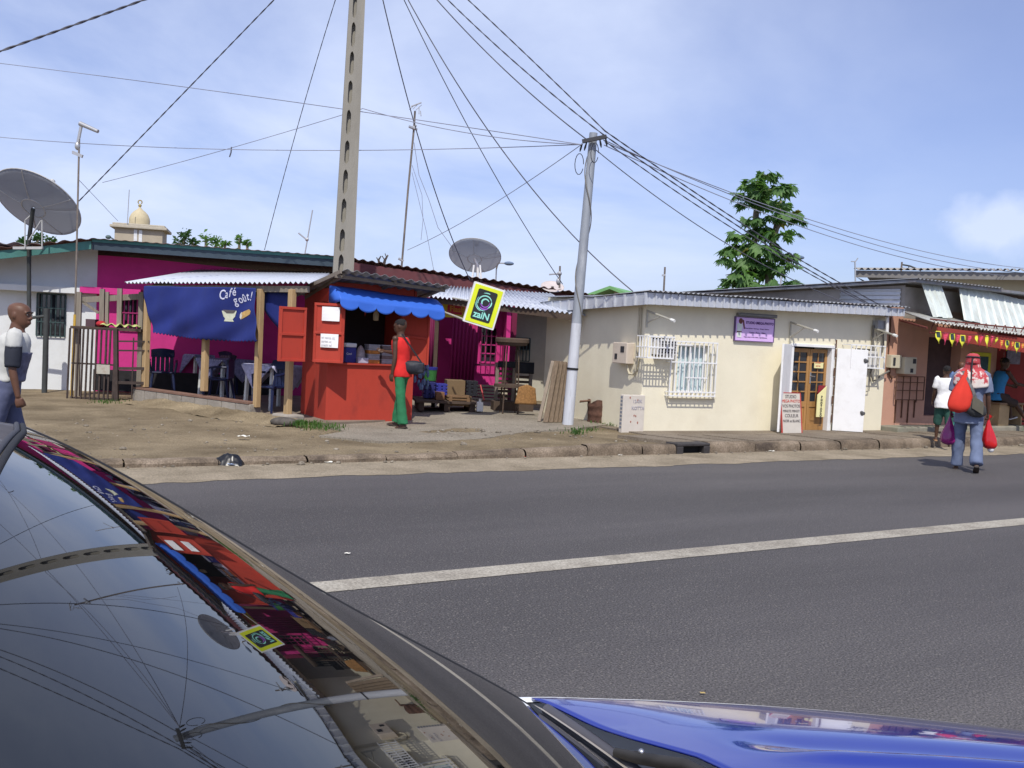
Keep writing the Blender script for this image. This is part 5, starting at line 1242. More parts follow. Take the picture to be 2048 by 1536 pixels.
# ------------------------------------------------------------------ dishes
m_dish0 = mat('dish_grey', (.36, .365, .375), .6, .0, .08, 3, dirt=(.27, .27, .27), damt=.3)
def see_through(name, c, k):
    m = bpy.data.materials.new(name); m.use_nodes = True; t = m.node_tree; b = t.nodes['Principled BSDF']; b.inputs['Base Color'].default_value = c+(1,); b.inputs['Roughness'].default_value = .6
    tr = t.nodes.new('ShaderNodeBsdfTranslucent'); tr.inputs[0].default_value = (.5, .5, .52, 1); tp_ = t.nodes.new('ShaderNodeBsdfTransparent'); m1_ = t.nodes.new('ShaderNodeMixShader'); m2_ = t.nodes.new('ShaderNodeMixShader'); m1_.inputs[0].default_value = .5; m2_.inputs[0].default_value = k
    t.links.new(b.outputs[0], m1_.inputs[1]); t.links.new(tr.outputs[0], m1_.inputs[2]); t.links.new(m1_.outputs[0], m2_.inputs[1]); t.links.new(tp_.outputs[0], m2_.inputs[2]); t.links.new(m2_.outputs[0], t.nodes['Material Output'].inputs[0]); return m
m_dish = see_through('dish_mesh', (.34, .345, .35), .25)      # perforated sheet: some sky shows through
m_dishrib = mat('dish_rib', (.45, .45, .44), .5, .2)
def dish(name, lab, ctr, rad, dirv, roll, struts=True, mm=None, depth=.2, feed=True):
    d = Vector(dirv).normalized(); T = Thing(name, lab, 'satellite dish', WORLD, tuple(ctr))
    xa = d.cross(Vector((0, 0, 1))).normalized(); ya = xa.cross(d).normalized(); C_ = Vector(ctr)
    c_, s_ = math.cos(R(roll)), math.sin(R(roll)); xa, ya = xa*c_+ya*s_, ya*c_-xa*s_
    def pt(r, a, h=0): return C_+xa*r*math.cos(a)+ya*r*math.sin(a)+d*((r/rad)**2*depth*rad-depth*rad+h)
    mb = MB(); mb.grid(lambda u, v: tuple(pt(rad*max(v, .02), 2*math.pi*u)), 48, 10)
    T.part('reflector', mb, mm or m_dish, smooth=60, solid=.01)
    T.part('rim', MB().tube([pt(rad, 2*math.pi*k/48, .0) for k in range(49)], rad*.013, 6), m_dishrib, smooth=60)
    rb = MB()
    if struts:
        for a in (20, 90, 160, 250, 290):
            rb.tube([pt(rad*f_, R(a), -.02) for f_ in (.25, .5, .75, .98)], rad*.012, 5)
        rb.tube([pt(rad*.27, 2*math.pi*k/30, -.02) for k in range(31)], rad*.014, 5)
        T.part('back_rib', rb, m_dishrib, smooth=60)
    if feed: 
        f_ = C_+d*rad*.75; fd = MB().tube([f_, f_-d*.12], .05, 10)
        for a in (30, 150, 270): fd.tube([pt(rad*.97, R(a)), f_], .008, 5)
        T.part('feed_horn', fd, m_dishrib)
    T.pt = pt; T.ctr = C_; T.d = d; return T
# the big left dish is seen from behind, tilted up; ribs on the back
C1 = at(75, 405, 19.3)
D1 = dish('satellite_dish', 'large mesh satellite dish on a dark post at the left edge', C1, .84, (.16, .62, .76), -12, depth=.18, mm=see_through('dark_dish_mesh', (.25, .255, .26), .14))
bp = at(58, 480, 19.5); jb = at(58, 636, 19.5); jn = at(93, 632, 19.5); fp_ = gnd(92, 780, .02)
fp_ = Vector((fp_.x, 19.5, 0))
m_dpost = mat('dark_post', (.05, .055, .055), .7, var=.2)
D1.part('post', MB().tube([C1-D1.d*.18, bp, jb], .04, 8).tube([jb, jn], .03, 8).tube([Vector((jn.x, jn.y, jn.z+.15)), Vector((jn.x, jn.y, 0))], .055, 8), m_dpost, smooth=50)
mt1 = MB(); 
for (a, b) in (((50, 440), (50, 497)), ((84, 440), (84, 497)), ((82, 441), (58, 480)), ((50, 441), (62, 430))): mt1.tube([at(*a, 19.25), at(*b, 19.25)], .014, 6)
mt1.bar(at(27, 496, 19.3), at(86, 496, 19.3), .06, .05); D1.part('mount', mt1, m_dishrib)
C2 = at(950, 511, 21.6)
D2 = dish('satellite_dish', 'round grey mesh satellite dish on the roof above the tilted yellow sign', C2, .56, (.04, .58, .80), 0, depth=.17)
D2.part('post', MB().tube([C2-D2.d*.08, at(955, 530, 21.6), at(956, 575, 21.6)], .03, 8).tube([at(948, 530, 21.5), at(944, 560, 21.5)], .02, 7).tube([at(960, 530, 21.5), at(963, 570, 21.5)], .02, 7), m_white, smooth=50)
C3 = at(1105, 573, 21.5)
D3 = dish('satellite_dish', 'small pale offset dish at the roof edge left of the steel pole', C3, .25, (.05, -.5, .85), 0, struts=False, mm=mat('pale_dish', (.52, .46, .44), .5), feed=False, depth=.12)
D3.part('bracket', MB().tube([C3, C3-Vector((0, -.05, .28))], .03, 7), m_dpost)
# ------------------------------------------------------------------ antennas
m_mast = mat('antenna_mast', (.20, .17, .145), .7, .2, .25, 6)
m_alu = mat('aluminium', (.50, .50, .50), .4, .6, .1)
A1b = at(148, 800, 19.0); 
m1 = Thing('tv_antenna', 'tall antenna mast with yellow painted foot at the left house', 'antenna', WORLD, (A1b.x, A1b.y, .0))
xb, xt = at(147, 770, 19.0), at(159, 262, 19.0)
m1.part('mast', MB().tube([xb.lerp(xt, .28), xt], .018, 7), m_mast, smooth=50)
m1.part('yellow_foot', MB().tube([Vector((xb.x-.03, xb.y, 0)), xb.lerp(xt, .2801)], .03, 7), mat('yellow_pipe', (.52, .33, .05), .6, var=.2))
hd = MB(); 
hd.tube([at(156, 285, 19), at(163, 250, 19)], .03, 7).tube([at(160, 247, 19), at(196, 263, 18.9)], [.045, .035], 9)
hd.ball(at(155, 292, 19), .05, .05, .08); hd.bar(at(146, 305, 19), at(165, 313, 19), .05, .06).bar(at(146, 302, 19), at(146, 308, 19), .03)
m1.part('head', hd, m_alu, smooth=40)
m2 = Thing('tv_antenna', 'thin tall antenna mast with a yagi head in the middle of the sky', 'antenna', WORLD, tuple(at(803, 532, 21.5)))
m2.part('mast', MB().tube([at(803, 536, 21.5), at(816, 380, 21.5), at(828, 255, 21.5), at(830, 222, 21.5)], .022, 7), m_mast, smooth=50)
hd = MB()
for (a, b, r_) in (((822, 213, 21.5), (843, 205, 21.5), .015), ((819, 219, 21.3), (830, 209, 21.7), .008), ((826, 218, 21.3), (838, 206, 21.7), .008), ((832, 220, 21.3), (843, 210, 21.7), .008), ((838, 228, 21.4), (838, 214, 21.5), .01), ((842, 232, 21.4), (841, 222, 21.5), .01), ((818, 253, 21.4), (834, 259, 21.5), .03), ((824, 258, 21.5), (832, 250, 21.5), .03), ((797, 517, 21.5), (807, 522, 21.5), .025)):
    hd.tube([at(*a), at(*b)], r_, 6)
m2.part('head', hd, m_alu)
st = MB(); st.tube([at(828, 285, 21.5), at(838, 350, 21.5), at(858, 400, 21.5), at(876, 455, 21.5), at(912, 505, 21.5)], .006, 4).tube([at(824, 330, 21.5), at(844, 390, 21.5), at(846, 440, 21.5), at(842, 480, 21.5)], .005, 4).tube([at(824, 345, 21.5), at(852, 460, 21.5), at(868, 543, 21.5)], .005, 4)
m2.part('stay', st, m_wire2)
m3 = Thing('tv_antenna', 'small bare antenna on the pink roof left of the concrete pole', 'antenna', WORLD, tuple(at(609, 512, 22)))
m3.part('mast', MB().tube([at(609, 512, 22), at(625, 420, 22)], .014, 6), m_alu); m3.part('element', MB().tube([at(597, 466, 22), at(614, 480, 22)], .016, 6).ball(at(614, 479, 22), .04), m_alu)
m4 = Thing('tv_antenna', 'stub antenna with crossbar beside the small pale dish', 'antenna', WORLD, tuple(at(1119, 572, 21)))
m4.part('mast', MB().tube([at(1119, 576, 21), at(1120, 532, 21)], .02, 6), m_mast); m4.part('element', MB().tube([at(1098, 549, 21), at(1122, 547, 21)], .016, 6).ball(at(1119, 547, 21), .05).ball(at(1117, 563, 21), .05, .05, .08), m_alu)
m5 = Thing('tv_antenna', 'thin rod standing on the roof of the cream house', 'antenna', WORLD, tuple(at(1327, 590, 21)))
m5.part('mast', MB().tube([at(1327, 592, 21), at(1330, 534, 21)], .02, 6), m_mast); m5.part('element', MB().bar(at(1324, 551, 21), at(1331, 550, 21), .04), m_alu)
m6 = Thing('tv_antenna', 'forked antenna rod left of the grey eave at the right', 'antenna', WORLD, tuple(at(1711, 570, 26)))
m6.part('mast', MB().tube([at(1711, 572, 26), at(1710, 522, 26)], .02, 6), m_alu); m6.part('element', MB().tube([at(1702, 523, 26), at(1711, 523, 26), at(1716, 516, 26)], .014, 6), m_alu)
m7 = Thing('tv_antenna', 'dark yagi antenna lying low over the grey eave at the right', 'antenna', WORLD, tuple(at(1803, 540, 32)))
m7.part('mast', MB().tube([at(1802, 545, 32), at(1804, 524, 32)], .03, 6), m_mast); m7.part('element', MB().tube([at(1803, 529, 32), at(1820, 532, 32), at(1842, 541, 32)], .025, 6).tube([at(1804, 536, 32), at(1817, 538, 32), at(1818, 532, 32)], .02, 6), m_dpost)
# street lamps far off, only heads show
for px, py, lab, dep in ((1018, 527, 'far street lamp with a blue-grey head right of the roof dish', 60), (1599, 515, 'far dark street lamp head at the right edge of the papaya tree', 60)):
    T = Thing('street_lamp', lab, 'street lamp', WORLD, tuple(at(px-40, 760, dep)))
    c = at(px, py, dep); T.part('head', MB().ball(c, .3, .2, .12), mat('lamp_head', (.12, .17, .26), .4)); e = at(px-22, py-1, dep)
    T.part('arm', MB().tube([c, e], [.05, .04], 6), m_alu); T.part('pole', MB().tube([e, Vector((e.x-.1, e.y+1, e.z-.3)), Vector((e.x-.1, e.y+1, 0))], .05, 6), m_alu)
# ------------------------------------------------------------------ mosque tower
MF = Fr(*at(278, 470, 58).xy, 14)
mu = lambda px, py, w=0: MF.uv(px, py, w)
m_stone = mat('tower_stone', (.40, .35, .27), .9, var=.15, scale=1, bump=.2)
tw = Thing('domed_tower', 'square stone tower with a small dome behind the pink roof', 'tower', MF, (0, 0, 0))
x0, x1 = mu(229, 470)[0], mu(325, 470)[0]; ze = mu(280, 458)[1]
tw.part('shaft', MB().box(x0, x1, 0, x1-x0, 0, ze), m_stone)
tw.part('cornice', MB().box(x0-.25, x1+.25, -.25, x1-x0+.25, ze, ze+.16).box(x0-.12, x1+.12, -.12, x1-x0+.12, ze+.161, ze+.28), mat('cornice', (.44, .40, .32), .9, var=.1), bevel=.03)
cxm = mu(279, 440, 1.4)[0]; zd = mu(279, 441, 1.4)[1]; rd_ = (mu(300, 440, 1.4)[0]-mu(258, 440, 1.4)[0])/2
dm_ = tw.part('dome', MB().lathe([(rd_, zd-.25), (rd_*1.02, zd), (rd_*.97, zd+.25*rd_), (rd_*.82, zd+.6*rd_), (rd_*.55, zd+.9*rd_), (rd_*.25, zd+1.12*rd_), (.06, zd+1.3*rd_), (.05, zd+1.45*rd_)], (cxm, 1.4, 0), 28), mat('dome_ochre', (.50, .43, .28), .8, var=.08), smooth=40)
zf = zd+1.5*rd_; tw.part('finial', MB().ball((cxm, 1.4, zf), .1).tube([(cxm+.11*math.cos(R(a)), 1.4, zf+.2+.11*math.sin(R(a))) for a in range(-60, 241, 20)], [.015]+[.035]*14+[.015], 6), mat('gilt', (.45, .36, .14), .4, .5), parent=dm_)
wn = MB()
for px in (271, 281): xx = mu(px, 470)[0]; wn.box(xx-.09, xx+.09, -.03, -.002, ze-1.5, ze-.06)
tw.part('slit', wn, mat('pale_slit', (.66, .68, .70), .7))
tw.part('lamp', MB().tube([(x0-.02, -.1, ze-.7), (x0-.3, -.2, ze-.55)], .04, 6).ball((x0-.3, -.2, ze-.6), .16, .16, .12), mat('lamp_teal', (.1, .14, .14), .5))
tw.part('rod', MB().tube([mu(255, 455)[:1]+(-.2, ze), (mu(257, 455)[0], -.2, mu(257, 380)[1])], .025, 5), m_alu)
# small green-gabled house peeking between roofs
GF = Fr(*at(1230, 585, 36).xy, -20)
gg = [GF.loc(at(p[0], p[1], 36)) for p in ((1183, 592), (1226, 576), (1252, 586))]
gh = Thing('gable_house', 'far house with a green gable roof behind the white fascia', 'house', GF, (0, 0, 0))
gh.part('wall', MB().prism([(gg[1].x-.2, 0), (gg[2].x+.5, 0), (gg[2].x+.5, gg[2].z-.25), (gg[1].x+.05, gg[1].z-.1)], .0, 4), mat('far_wall', (.55, .5, .42), .9))
gh.part('roof', MB().prism([(gg[0].x-1, gg[0].z-.4), (gg[1].x, gg[1].z-.06), (gg[2].x+.8, gg[2].z-.35), (gg[2].x+.8, gg[2].z-.25), (gg[1].x, gg[1].z+.05), (gg[0].x-1, gg[0].z-.28)], -.5, 4.5), mat('green_roof', (.16, .36, .14), .7))
# ------------------------------------------------------------------ trees
def leaf_mat(name, c, var=.35):
    m = bpy.data.materials.new(name); m.use_nodes = True; t = m.node_tree; b = t.nodes['Principled BSDF']
    tcn = t.nodes.new('ShaderNodeTexCoord'); nz = t.nodes.new('ShaderNodeTexNoise'); nz.inputs['Scale'].default_value = 2.6; nz.inputs['Detail'].default_value = 3
    t.links.new(tcn.outputs['Object'], nz.inputs['Vector']); r = t.nodes.new('ShaderNodeValToRGB')
    r.color_ramp.elements[0].position = .35; r.color_ramp.elements[0].color = tuple(x*(1-var) for x in c)+(1,); r.color_ramp.elements[1].position = .7; r.color_ramp.elements[1].color = (c[0]*1.7, c[1]*1.35, c[2]*1.1, 1)
    t.links.new(nz.outputs[0], r.inputs[0]); t.links.new(r.outputs[0], b.inputs['Base Color']); b.inputs['Roughness'].default_value = .55
    tr = t.nodes.new('ShaderNodeBsdfTranslucent'); tr.inputs[0].default_value = (c[0]*2.2, c[1]*2, c[2]*.8, 1); mxs = t.nodes.new('ShaderNodeMixShader'); mxs.inputs[0].default_value = .38
    out = t.nodes['Material Output']; t.links.new(b.outputs[0], mxs.inputs[1]); t.links.new(tr.outputs[0], mxs.inputs[2]); t.links.new(mxs.outputs[0], out.inputs[0]); return m
m_leaf_p = leaf_mat('papaya_leaf', (.085, .20, .06)); m_leaf_y = leaf_mat('papaya_leaf_old', (.16, .17, .03)); m_leaf_d = leaf_mat('far_leaf', (.03, .085, .03))
m_trunk = mat('papaya_trunk', (.22, .18, .13), .9, var=.25, scale=5, bump=.2)
rt_ = random.Random(11)
def palmate(mb, base, out, size, droop, rnd):
    """a lobed papaya leaf: 7 pinnate fingers spread like a hand, drooping"""
    out = out.normalized(); up = Vector((0, 0, 1)); side = out.cross(up); side = side.normalized() if side.length > .05 else Vector((1, 0, 0)); side = Matrix.Rotation(rnd.uniform(-.9, .9), 3, out) @ side; nrm = side.cross(out).normalized()
    for k in range(-3, 4):
        a = k*.52+rnd.uniform(-.1, .1); d = (out*math.cos(a)+side*math.sin(a)); L = size*(1-.07*abs(k))*rnd.uniform(.85, 1.1); w = L*.30
        sd = (nrm.cross(d)).normalized()
        def P_(t, s_): 
            p = base+d*(L*t)+sd*(w*s_); p.z -= droop*L*t*t*(1+.25*abs(s_)); return p
        ts = [(0, .12), (.25, .75), (.4, .5), (.58, 1.0), (.7, .45), (1, .06)]
        vs = []
        for t, ww in ts: vs += [P_(t, -ww), P_(t, 0)+nrm*w*.12, P_(t, ww)]
        fs_ = []
        for i in range(len(ts)-1):
            q = 3*i; fs_ += [(q, q+1, q+4, q+3), (q+1, q+2, q+5, q+4)]
        mb.add(vs, fs_)
tb = at(1520, 700, 27.0); DEP = 27.0
pt_ = Thing('papaya_tree', 'tall papaya tree with lobed leaves in drooping tiers behind the cream house', 'tree', WORLD, (tb.x, tb.y, 0))
stems = [[(1532, 700), (1536, 560), (1545, 490), (1556, 440), (1562, 400)], [(1500, 700), (1498, 580), (1508, 500), (1512, 430), (1520, 370), (1530, 352)], [(1478, 640), (1480, 560), (1472, 515)]]
tm = MB()
for s_ in stems:
    P_ = [at(p[0], p[1], DEP+.2*i) for i, p in enumerate(s_)]
    if s_[0][1] > 690: P_ = [Vector((P_[0].x, P_[0].y, 0))]+P_
    tm.tube(P_, [.085]*(len(P_)-1)+[.03], 8)
pt_.part('trunk', tm, m_trunk, smooth=50)
cl = [(1535, 352, 30, 1), (1500, 370, 38, 1), (1545, 380, 42, 1), (1478, 390, 28, .8), (1580, 372, 22, .6), (1515, 400, 40, 1), (1560, 410, 36, .8), (1490, 412, 24, .7), (1580, 430, 34, .9), (1540, 440, 38, 1), (1600, 440, 18, .7), (1500, 445, 30, .9), (1470, 470, 34, .8), (1515, 465, 40, 1), (1560, 470, 34, .9), (1590, 470, 24, .6),
      (1480, 500, 40, 1), (1530, 500, 44, 1), (1450, 505, 28, .8), (1570, 515, 34, .9), (1440, 520, 22, .7), (1500, 530, 48, 1), (1545, 540, 40, 1), (1480, 555, 40, 1), (1585, 530, 22, .8), (1460, 565, 30, 1), (1520, 575, 44, 1), (1565, 570, 34, .9), (1590, 565, 16, .6), (1450, 580, 22, .9), (1505, 600, 44, 1), (1550, 600, 40, 1), (1470, 600, 36, 1)]
lf_ = MB(); ly = MB(); pts_ = MB()
for (px, py, rpx, den) in cl:
    c = at(1522+(px-1522)*.92, py, DEP+rt_.uniform(-.5, .5)); rr = rpx*DEP/2000
    n = int(13*den*max(1, rpx/28)**1.5)
    for k in range(n):
        a = rt_.uniform(0, 2*math.pi); e = rt_.uniform(-.35, .75); o_ = Vector((math.cos(a)*math.cos(e), math.sin(a)*math.cos(e), math.sin(e)*.7))
        b_ = c+o_*rr*rt_.uniform(.25, .75); sz_ = rr*rt_.uniform(.42, .66)
        tgt = ly if rt_.random() < .045 else lf_
        palmate(tgt, b_, Vector((o_.x, o_.y, rt_.uniform(-1.1, .3))), min(.36, max(.21, sz_*.9)), rt_.uniform(.1, .6), rt_)
        if k % 2 == 0: pts_.tube([c, b_], .008, 4, cap=False)
pt_.part('crown', lf_, m_leaf_p); pt_.part('yellowed_leaves', ly, m_leaf_y); pt_.part('leaf_stalks', pts_, mat('stalk', (.12, .17, .05), .7))['kind'] = 'stuff'
# far tree tops behind the pink roof
def bush(name, lab, pts4, dep, m, seed, n=60, ls=.3, cat='tree'):
    r_ = random.Random(seed); T = Thing(name, lab, cat, WORLD, (at(pts4[0][0], 600, dep).x, dep, 0)); mb = MB(); tk = MB()
    for (px, py, rpx, hpx) in pts4:
        c = at(px, py, dep); rr = rpx*dep/2000; hr = hpx*dep/2000
        for k in range(int(n*rpx/10)):
            o_ = Vector((r_.gauss(0, .42), r_.gauss(0, .42), r_.gauss(0, .42))); b_ = c+Vector((o_.x*rr, o_.y*rr, o_.z*hr)); d = Vector((r_.uniform(-1, 1), r_.uniform(-1, 1), r_.uniform(-.4, .8))).normalized(); s_ = Vector((r_.uniform(-1, 1), r_.uniform(-1, 1), r_.uniform(-1, 1))).cross(d).normalized(); L = ls*r_.uniform(.6, 1.3)
            mb.add([b_, b_+d*L*.5+s_*L*.2, b_+d*L-Vector((0, 0, L*.2)), b_+d*L*.5-s_*L*.2], [(0, 1, 2, 3)])
        tk.tube([c-Vector((0, 0, c.z)), c], [.2, .06], 6)
    T.part('crown', mb, m); T.part('trunk', tk, m_trunk); return T
bush('tree', 'dark green bushy tree top right of the domed tower', [(368, 472, 11, 14), (385, 484, 9, 8), (360, 486, 10, 8)], 50, m_leaf_d, 1)
bush('tree', 'lighter green spiky tree tops peeking over the pink roof', [(412, 480, 8, 14), (432, 484, 9, 10), (450, 488, 8, 6)], 52, m_leaf_p, 2)
bush('tree', 'pair of thin pointed green shoots over the pink roof', [(479, 478, 3.5, 14), (495, 486, 3.5, 10)], 50, m_leaf_p, 3, n=110)
bush('tree', 'green tree top behind the left satellite dish', [(75, 478, 14, 14), (100, 485, 14, 10), (45, 486, 10, 6)], 45, m_leaf_d, 4)
bt2 = Thing('bare_branch', 'bare twisted twig sprouting above the brown roof edge', 'branch', WORLD, tuple(at(768, 532, 22.6)))
bt2.part('stem', MB().tube([at(766, 536, 22.6), at(770, 520, 22.6), at(776, 510, 22.6)], [.04, .03, .015], 6).tube([at(761, 534, 22.6), at(757, 520, 22.6), at(762, 512, 22.6)], [.04, .025, .012], 6).tube([at(770, 521, 22.6), at(764, 512, 22.6)], .012, 5).tube([at(757, 522, 22.6), at(753, 515, 22.6)], .012, 5).tube([at(773, 515, 22.6), at(770, 507, 22.6)], .01, 5), m_trunk)
# ------------------------------------------------------------------ yard things at the left
m_rod = mat('rusty_rod', (.055, .04, .035), .85, var=.3, scale=9)
CGF = Fr(-8.08, 18.28, 2); gu = lambda px, py, w=0: CGF.uv(px, py, w)
cg = Thing('rebar_cage', 'rusty rod enclosure with upright bars in front of the white wall', 'cage', CGF, (0, 0, 0))
cg0 = gu(140, 800); ztp = gu(200, 659)[1]; cx1_ = gu(233, 720)[0]; g_ = MB()
for px in (138, 147, 156, 165, 174, 183, 192, 201, 211, 219, 229): x_ = gu(px, 740)[0]; g_.bar((x_-.02, 0, .0), (x_+.0, 0, ztp+.0), .028)
for f_ in (.02, .5, .99): g_.bar((cg0[0], .03, ztp*f_+.02), (cx1_, .03, ztp*f_+.02), .03)
cg.part('bars', g_, m_rod)
cg.part('post', MB().bar((cx1_+.02, .0, 0), (cx1_-.03, .0, ztp+.02), .075), m_rod)
cg.part('rail', MB().bar((cx1_, .02, .62), (cx1_+.5, .1, .64), .05).bar((cx1_, .02, .36), (cx1_+.5, .1, .37), .05).bar((cx1_, .02, .95), (cx1_+.55, .1, .97), .03).bar((cx1_, .02, 1.12), (cx1_+.55, .1, 1.14), .03).bar((cx1_+.28, .05, .1), (cx1_+.28, .05, 1.2), .02), m_rod)
p_ = gu(207, 738, -.03); cg.part('tin_plate', MB().box(p_[0]-.12, p_[0]+.12, -.05, -.03, p_[1]-.09, p_[1]+.08), mat('tin_plate', (.42, .40, .34), .6, dirt=(.22, .12, .07), damt=.8, dscale=6))
BT = Fr(*gnd(210, 800, .02).xy, 4); BT = Fr(at(215, 700, 19.0).x, 19.0, 4); bu = lambda px, py, w=0: BT.uv(px, py, w)
tbx = Thing('timber_frame', 'grey timber stall frame with uneven posts in front of the pink window', 'stall frame', BT, (0, 0, 0))
zt_ = bu(220, 655)[1]
for px, a_, b_ in ((160, 584, 660), (206, 578, 655), (216, 584, 655), (241, 577, 655), (284, 584, 655)):
    x_, z1_ = bu(px, a_); tbx.part('post', MB().bar((x_, 0, 0 if px in (160, 284) else zt_-.05), (x_-.01, 0, z1_), .085 if px != 216 else .06, .06), m_post2)
tbx.part('rail', MB().bar((bu(158, 598)[0], .05, bu(158, 600)[1]), (bu(292, 592)[0], .05, bu(292, 592)[1]), .05, .11).bar((bu(163, 603)[0], .04, bu(163, 603)[1]), (bu(196, 626)[0], .04, bu(196, 626)[1]), .03, .05), m_post2)
tbx.part('table_top', MB().box(bu(150, 660)[0], bu(290, 660)[0], -.25, .35, zt_-.05, zt_), mat('dark_timber', (.08, .055, .04), .9, var=.2))
tbx.part('crate', MB().box(bu(171, 650)[0], bu(190, 650)[0], 0, .2, zt_, zt_+.14), mat('plum_box', (.09, .05, .06), .8))
yp = bu(200, 654, -.2); yq = bu(276, 654, -.2)
solo('plastic_tray', MB().grid(lambda u, v: (yp[0]+(yq[0]-yp[0])*u, -.22+.3*v, zt_+.03+.035*math.sin(u*26)*math.sin(v*5+u*3)+.02), 40, 8), mat('yellow_green_film', (.50, .55, .20), .35, var=.2, scale=9), 'crumpled yellow-green plastic film on the timber stall table', 'plastic film', BT, (yp[0], -.2, zt_), smooth=60, solid=.004)
solo('cap', MB().ball((bu(202, 646, -.1)[0], -.1, zt_+.06), .09, .1, .06), mat('cap_red', (.4, .02, .03), .8), 'small red cap at the left end of the stall table', 'cap', BT, (bu(202, 646, -.1)[0], -.1, zt_))
# black sheet added to darken the sunlit foot of the pink wall
solo('shade_sheet', MB().box(pu(186, 760, -.25)[0], pu(560, 760, -.25)[0], -.25, -.22, .05, .48), mat('black_sheet', (.02, .018, .02), .8, var=.3), 'added black sheet standing in for shade along the foot of the pink wall', 'sheeting', PF, (pu(186, 760, -.25)[0], -.25, .05))
# ------------------------------------------------------------------ passage things
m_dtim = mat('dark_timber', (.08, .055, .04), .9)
YF = PF
def yl_(px, py, dep): return YF.loc(at(px, py, dep))
# pallet-like bench with crates left in the shade
def crate(lab, px0, px1, py0, py1, dep, m, dpt=.4, slats=True, name='crate', cat='crate', grp=None):
    a = yl_(px0, py1, dep); b = yl_(px1, py0, dep); T = Thing(name, lab, cat, YF, (a.x, a.y, a.z), group=grp); w_ = MB()
    if slats:
        n = 4; h = (b.z-a.z)/n
        for i in range(n): w_.box(a.x, b.x, a.y, a.y+dpt, a.z+i*h+.008, a.z+(i+1)*h-.008)
        w_.box(a.x+.03, a.x+.09, a.y-.015, a.y-.001, a.z, b.z).box(b.x-.09, b.x-.03, a.y-.015, a.y-.001, a.z, b.z)
    else: w_.box(a.x, b.x, a.y, a.y+dpt, a.z, b.z)
    T.part('box', w_, m, bevel=.006); return T
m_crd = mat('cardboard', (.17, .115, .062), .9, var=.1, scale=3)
solo_b = [crate('tan cardboard box standing on boards in the passage', 893, 932, 762, 792, 18.6, m_crd, slats=False, name='cardboard_box', cat='box'),
 crate('bright blue plastic crate in the shade right of the kiosk', 872, 896, 768, 790, 18.4, mat('blue_plastic', (.025, .03, .24), .5), .35),
 crate('dark blue plastic crate beside the bright blue one', 847, 872, 764, 796, 18.4, mat('navy_crate', (.018, .02, .12), .5), .35),
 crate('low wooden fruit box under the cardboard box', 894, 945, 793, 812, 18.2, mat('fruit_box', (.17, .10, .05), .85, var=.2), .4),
 crate('small brown carton in front of the blue crate', 872, 890, 785, 800, 18.2, mat('brown_carton', (.2, .10, .05), .9), .25, slats=False, name='cardboard_box', cat='box'),
 crate('black plastic crate between cardboard box and stone steps', 932, 957, 762, 792, 18.8, mat('black_plastic', (.015, .015, .02), .5), .3)]
a = yl_(832, 806, 18.0); b = yl_(955, 800, 18.3)
pl = Thing('plank_bench', 'low dark plank platform carrying the boxes in the passage', 'platform', YF, (a.x, a.y, .16))
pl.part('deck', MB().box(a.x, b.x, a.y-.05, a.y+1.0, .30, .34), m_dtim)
for xx in (a.x+.1, (a.x+b.x)/2, b.x-.1): pl.part('leg', MB().box(xx-.05, xx+.05, a.y, a.y+.8, .15, .30), m_dtim)
c = yl_(862, 762, 18.5); gb = Thing('bucket', 'green plastic bucket with blue rim on the crates right of the kiosk', 'bucket', YF, (c.x, c.y+.2, c.z))
gb.part('body', MB().lathe([(.11, 0), (.13, .2)], (c.x, c.y+.2, c.z), 18), mat('green_plastic', (.035, .16, .035), .5), smooth=40); gb.part('rim', MB().lathe([(.135, .2), (.14, .25), (.12, .25)], (c.x, c.y+.2, c.z), 18), mat('blue_plastic', (.025, .03, .24), .5), smooth=40)
wt = Thing('water_sachets', 'pale blue bundle of water sachets hanging at the kiosk corner', 'bundle', YF, tuple(yl_(843, 775, 17.9)))
c = yl_(843, 750, 17.9); wm = MB(); r_ = random.Random(2)
for k in range(22): wm.ball((c.x+r_.uniform(-.12, .12), c.y+r_.uniform(-.05, .05), c.z+r_.uniform(-.22, .22)), .03, .02, .07, 7, 5)
wt.part('sachets', wm, mat('sachet_blue', (.10, .16, .30), .25, var=.5, scale=14), smooth=60)
# wooden drying stand with round trays
s0 = yl_(1018, 815, 18.2); stn = Thing('tray_stand', 'wooden stand with round trays on thin legs in the passage', 'stand', YF, (s0.x, s0.y, .17))
zt2_ = yl_(1018, 692, 18.2).z; zm_ = yl_(1018, 775, 18.2).z
for k in range(4):
    aa = R(45+90*k); stn.part('leg', MB().tube([(s0.x+.2*math.cos(aa), s0.y+.2*math.sin(aa), .17), (s0.x+.15*math.cos(aa), s0.y+.15*math.sin(aa), zt2_)], .014, 6), m_dtim)
stn.part('tray', MB().lathe([(.05, zt2_), (.27, zt2_+.02), (.29, zt2_+.07), (.31, zt2_+.07), (.31, zt2_+.13), (.29, zt2_+.15), (.05, zt2_+.14)], (s0.x, s0.y, 0), 24), m_dtim, smooth=40)
stn.part('tray', MB().lathe([(.04, zm_), (.3, zm_+.01), (.3, zm_+.06), (.04, zm_+.05)], (s0.x, s0.y, 0), 22), m_dtim, smooth=40)
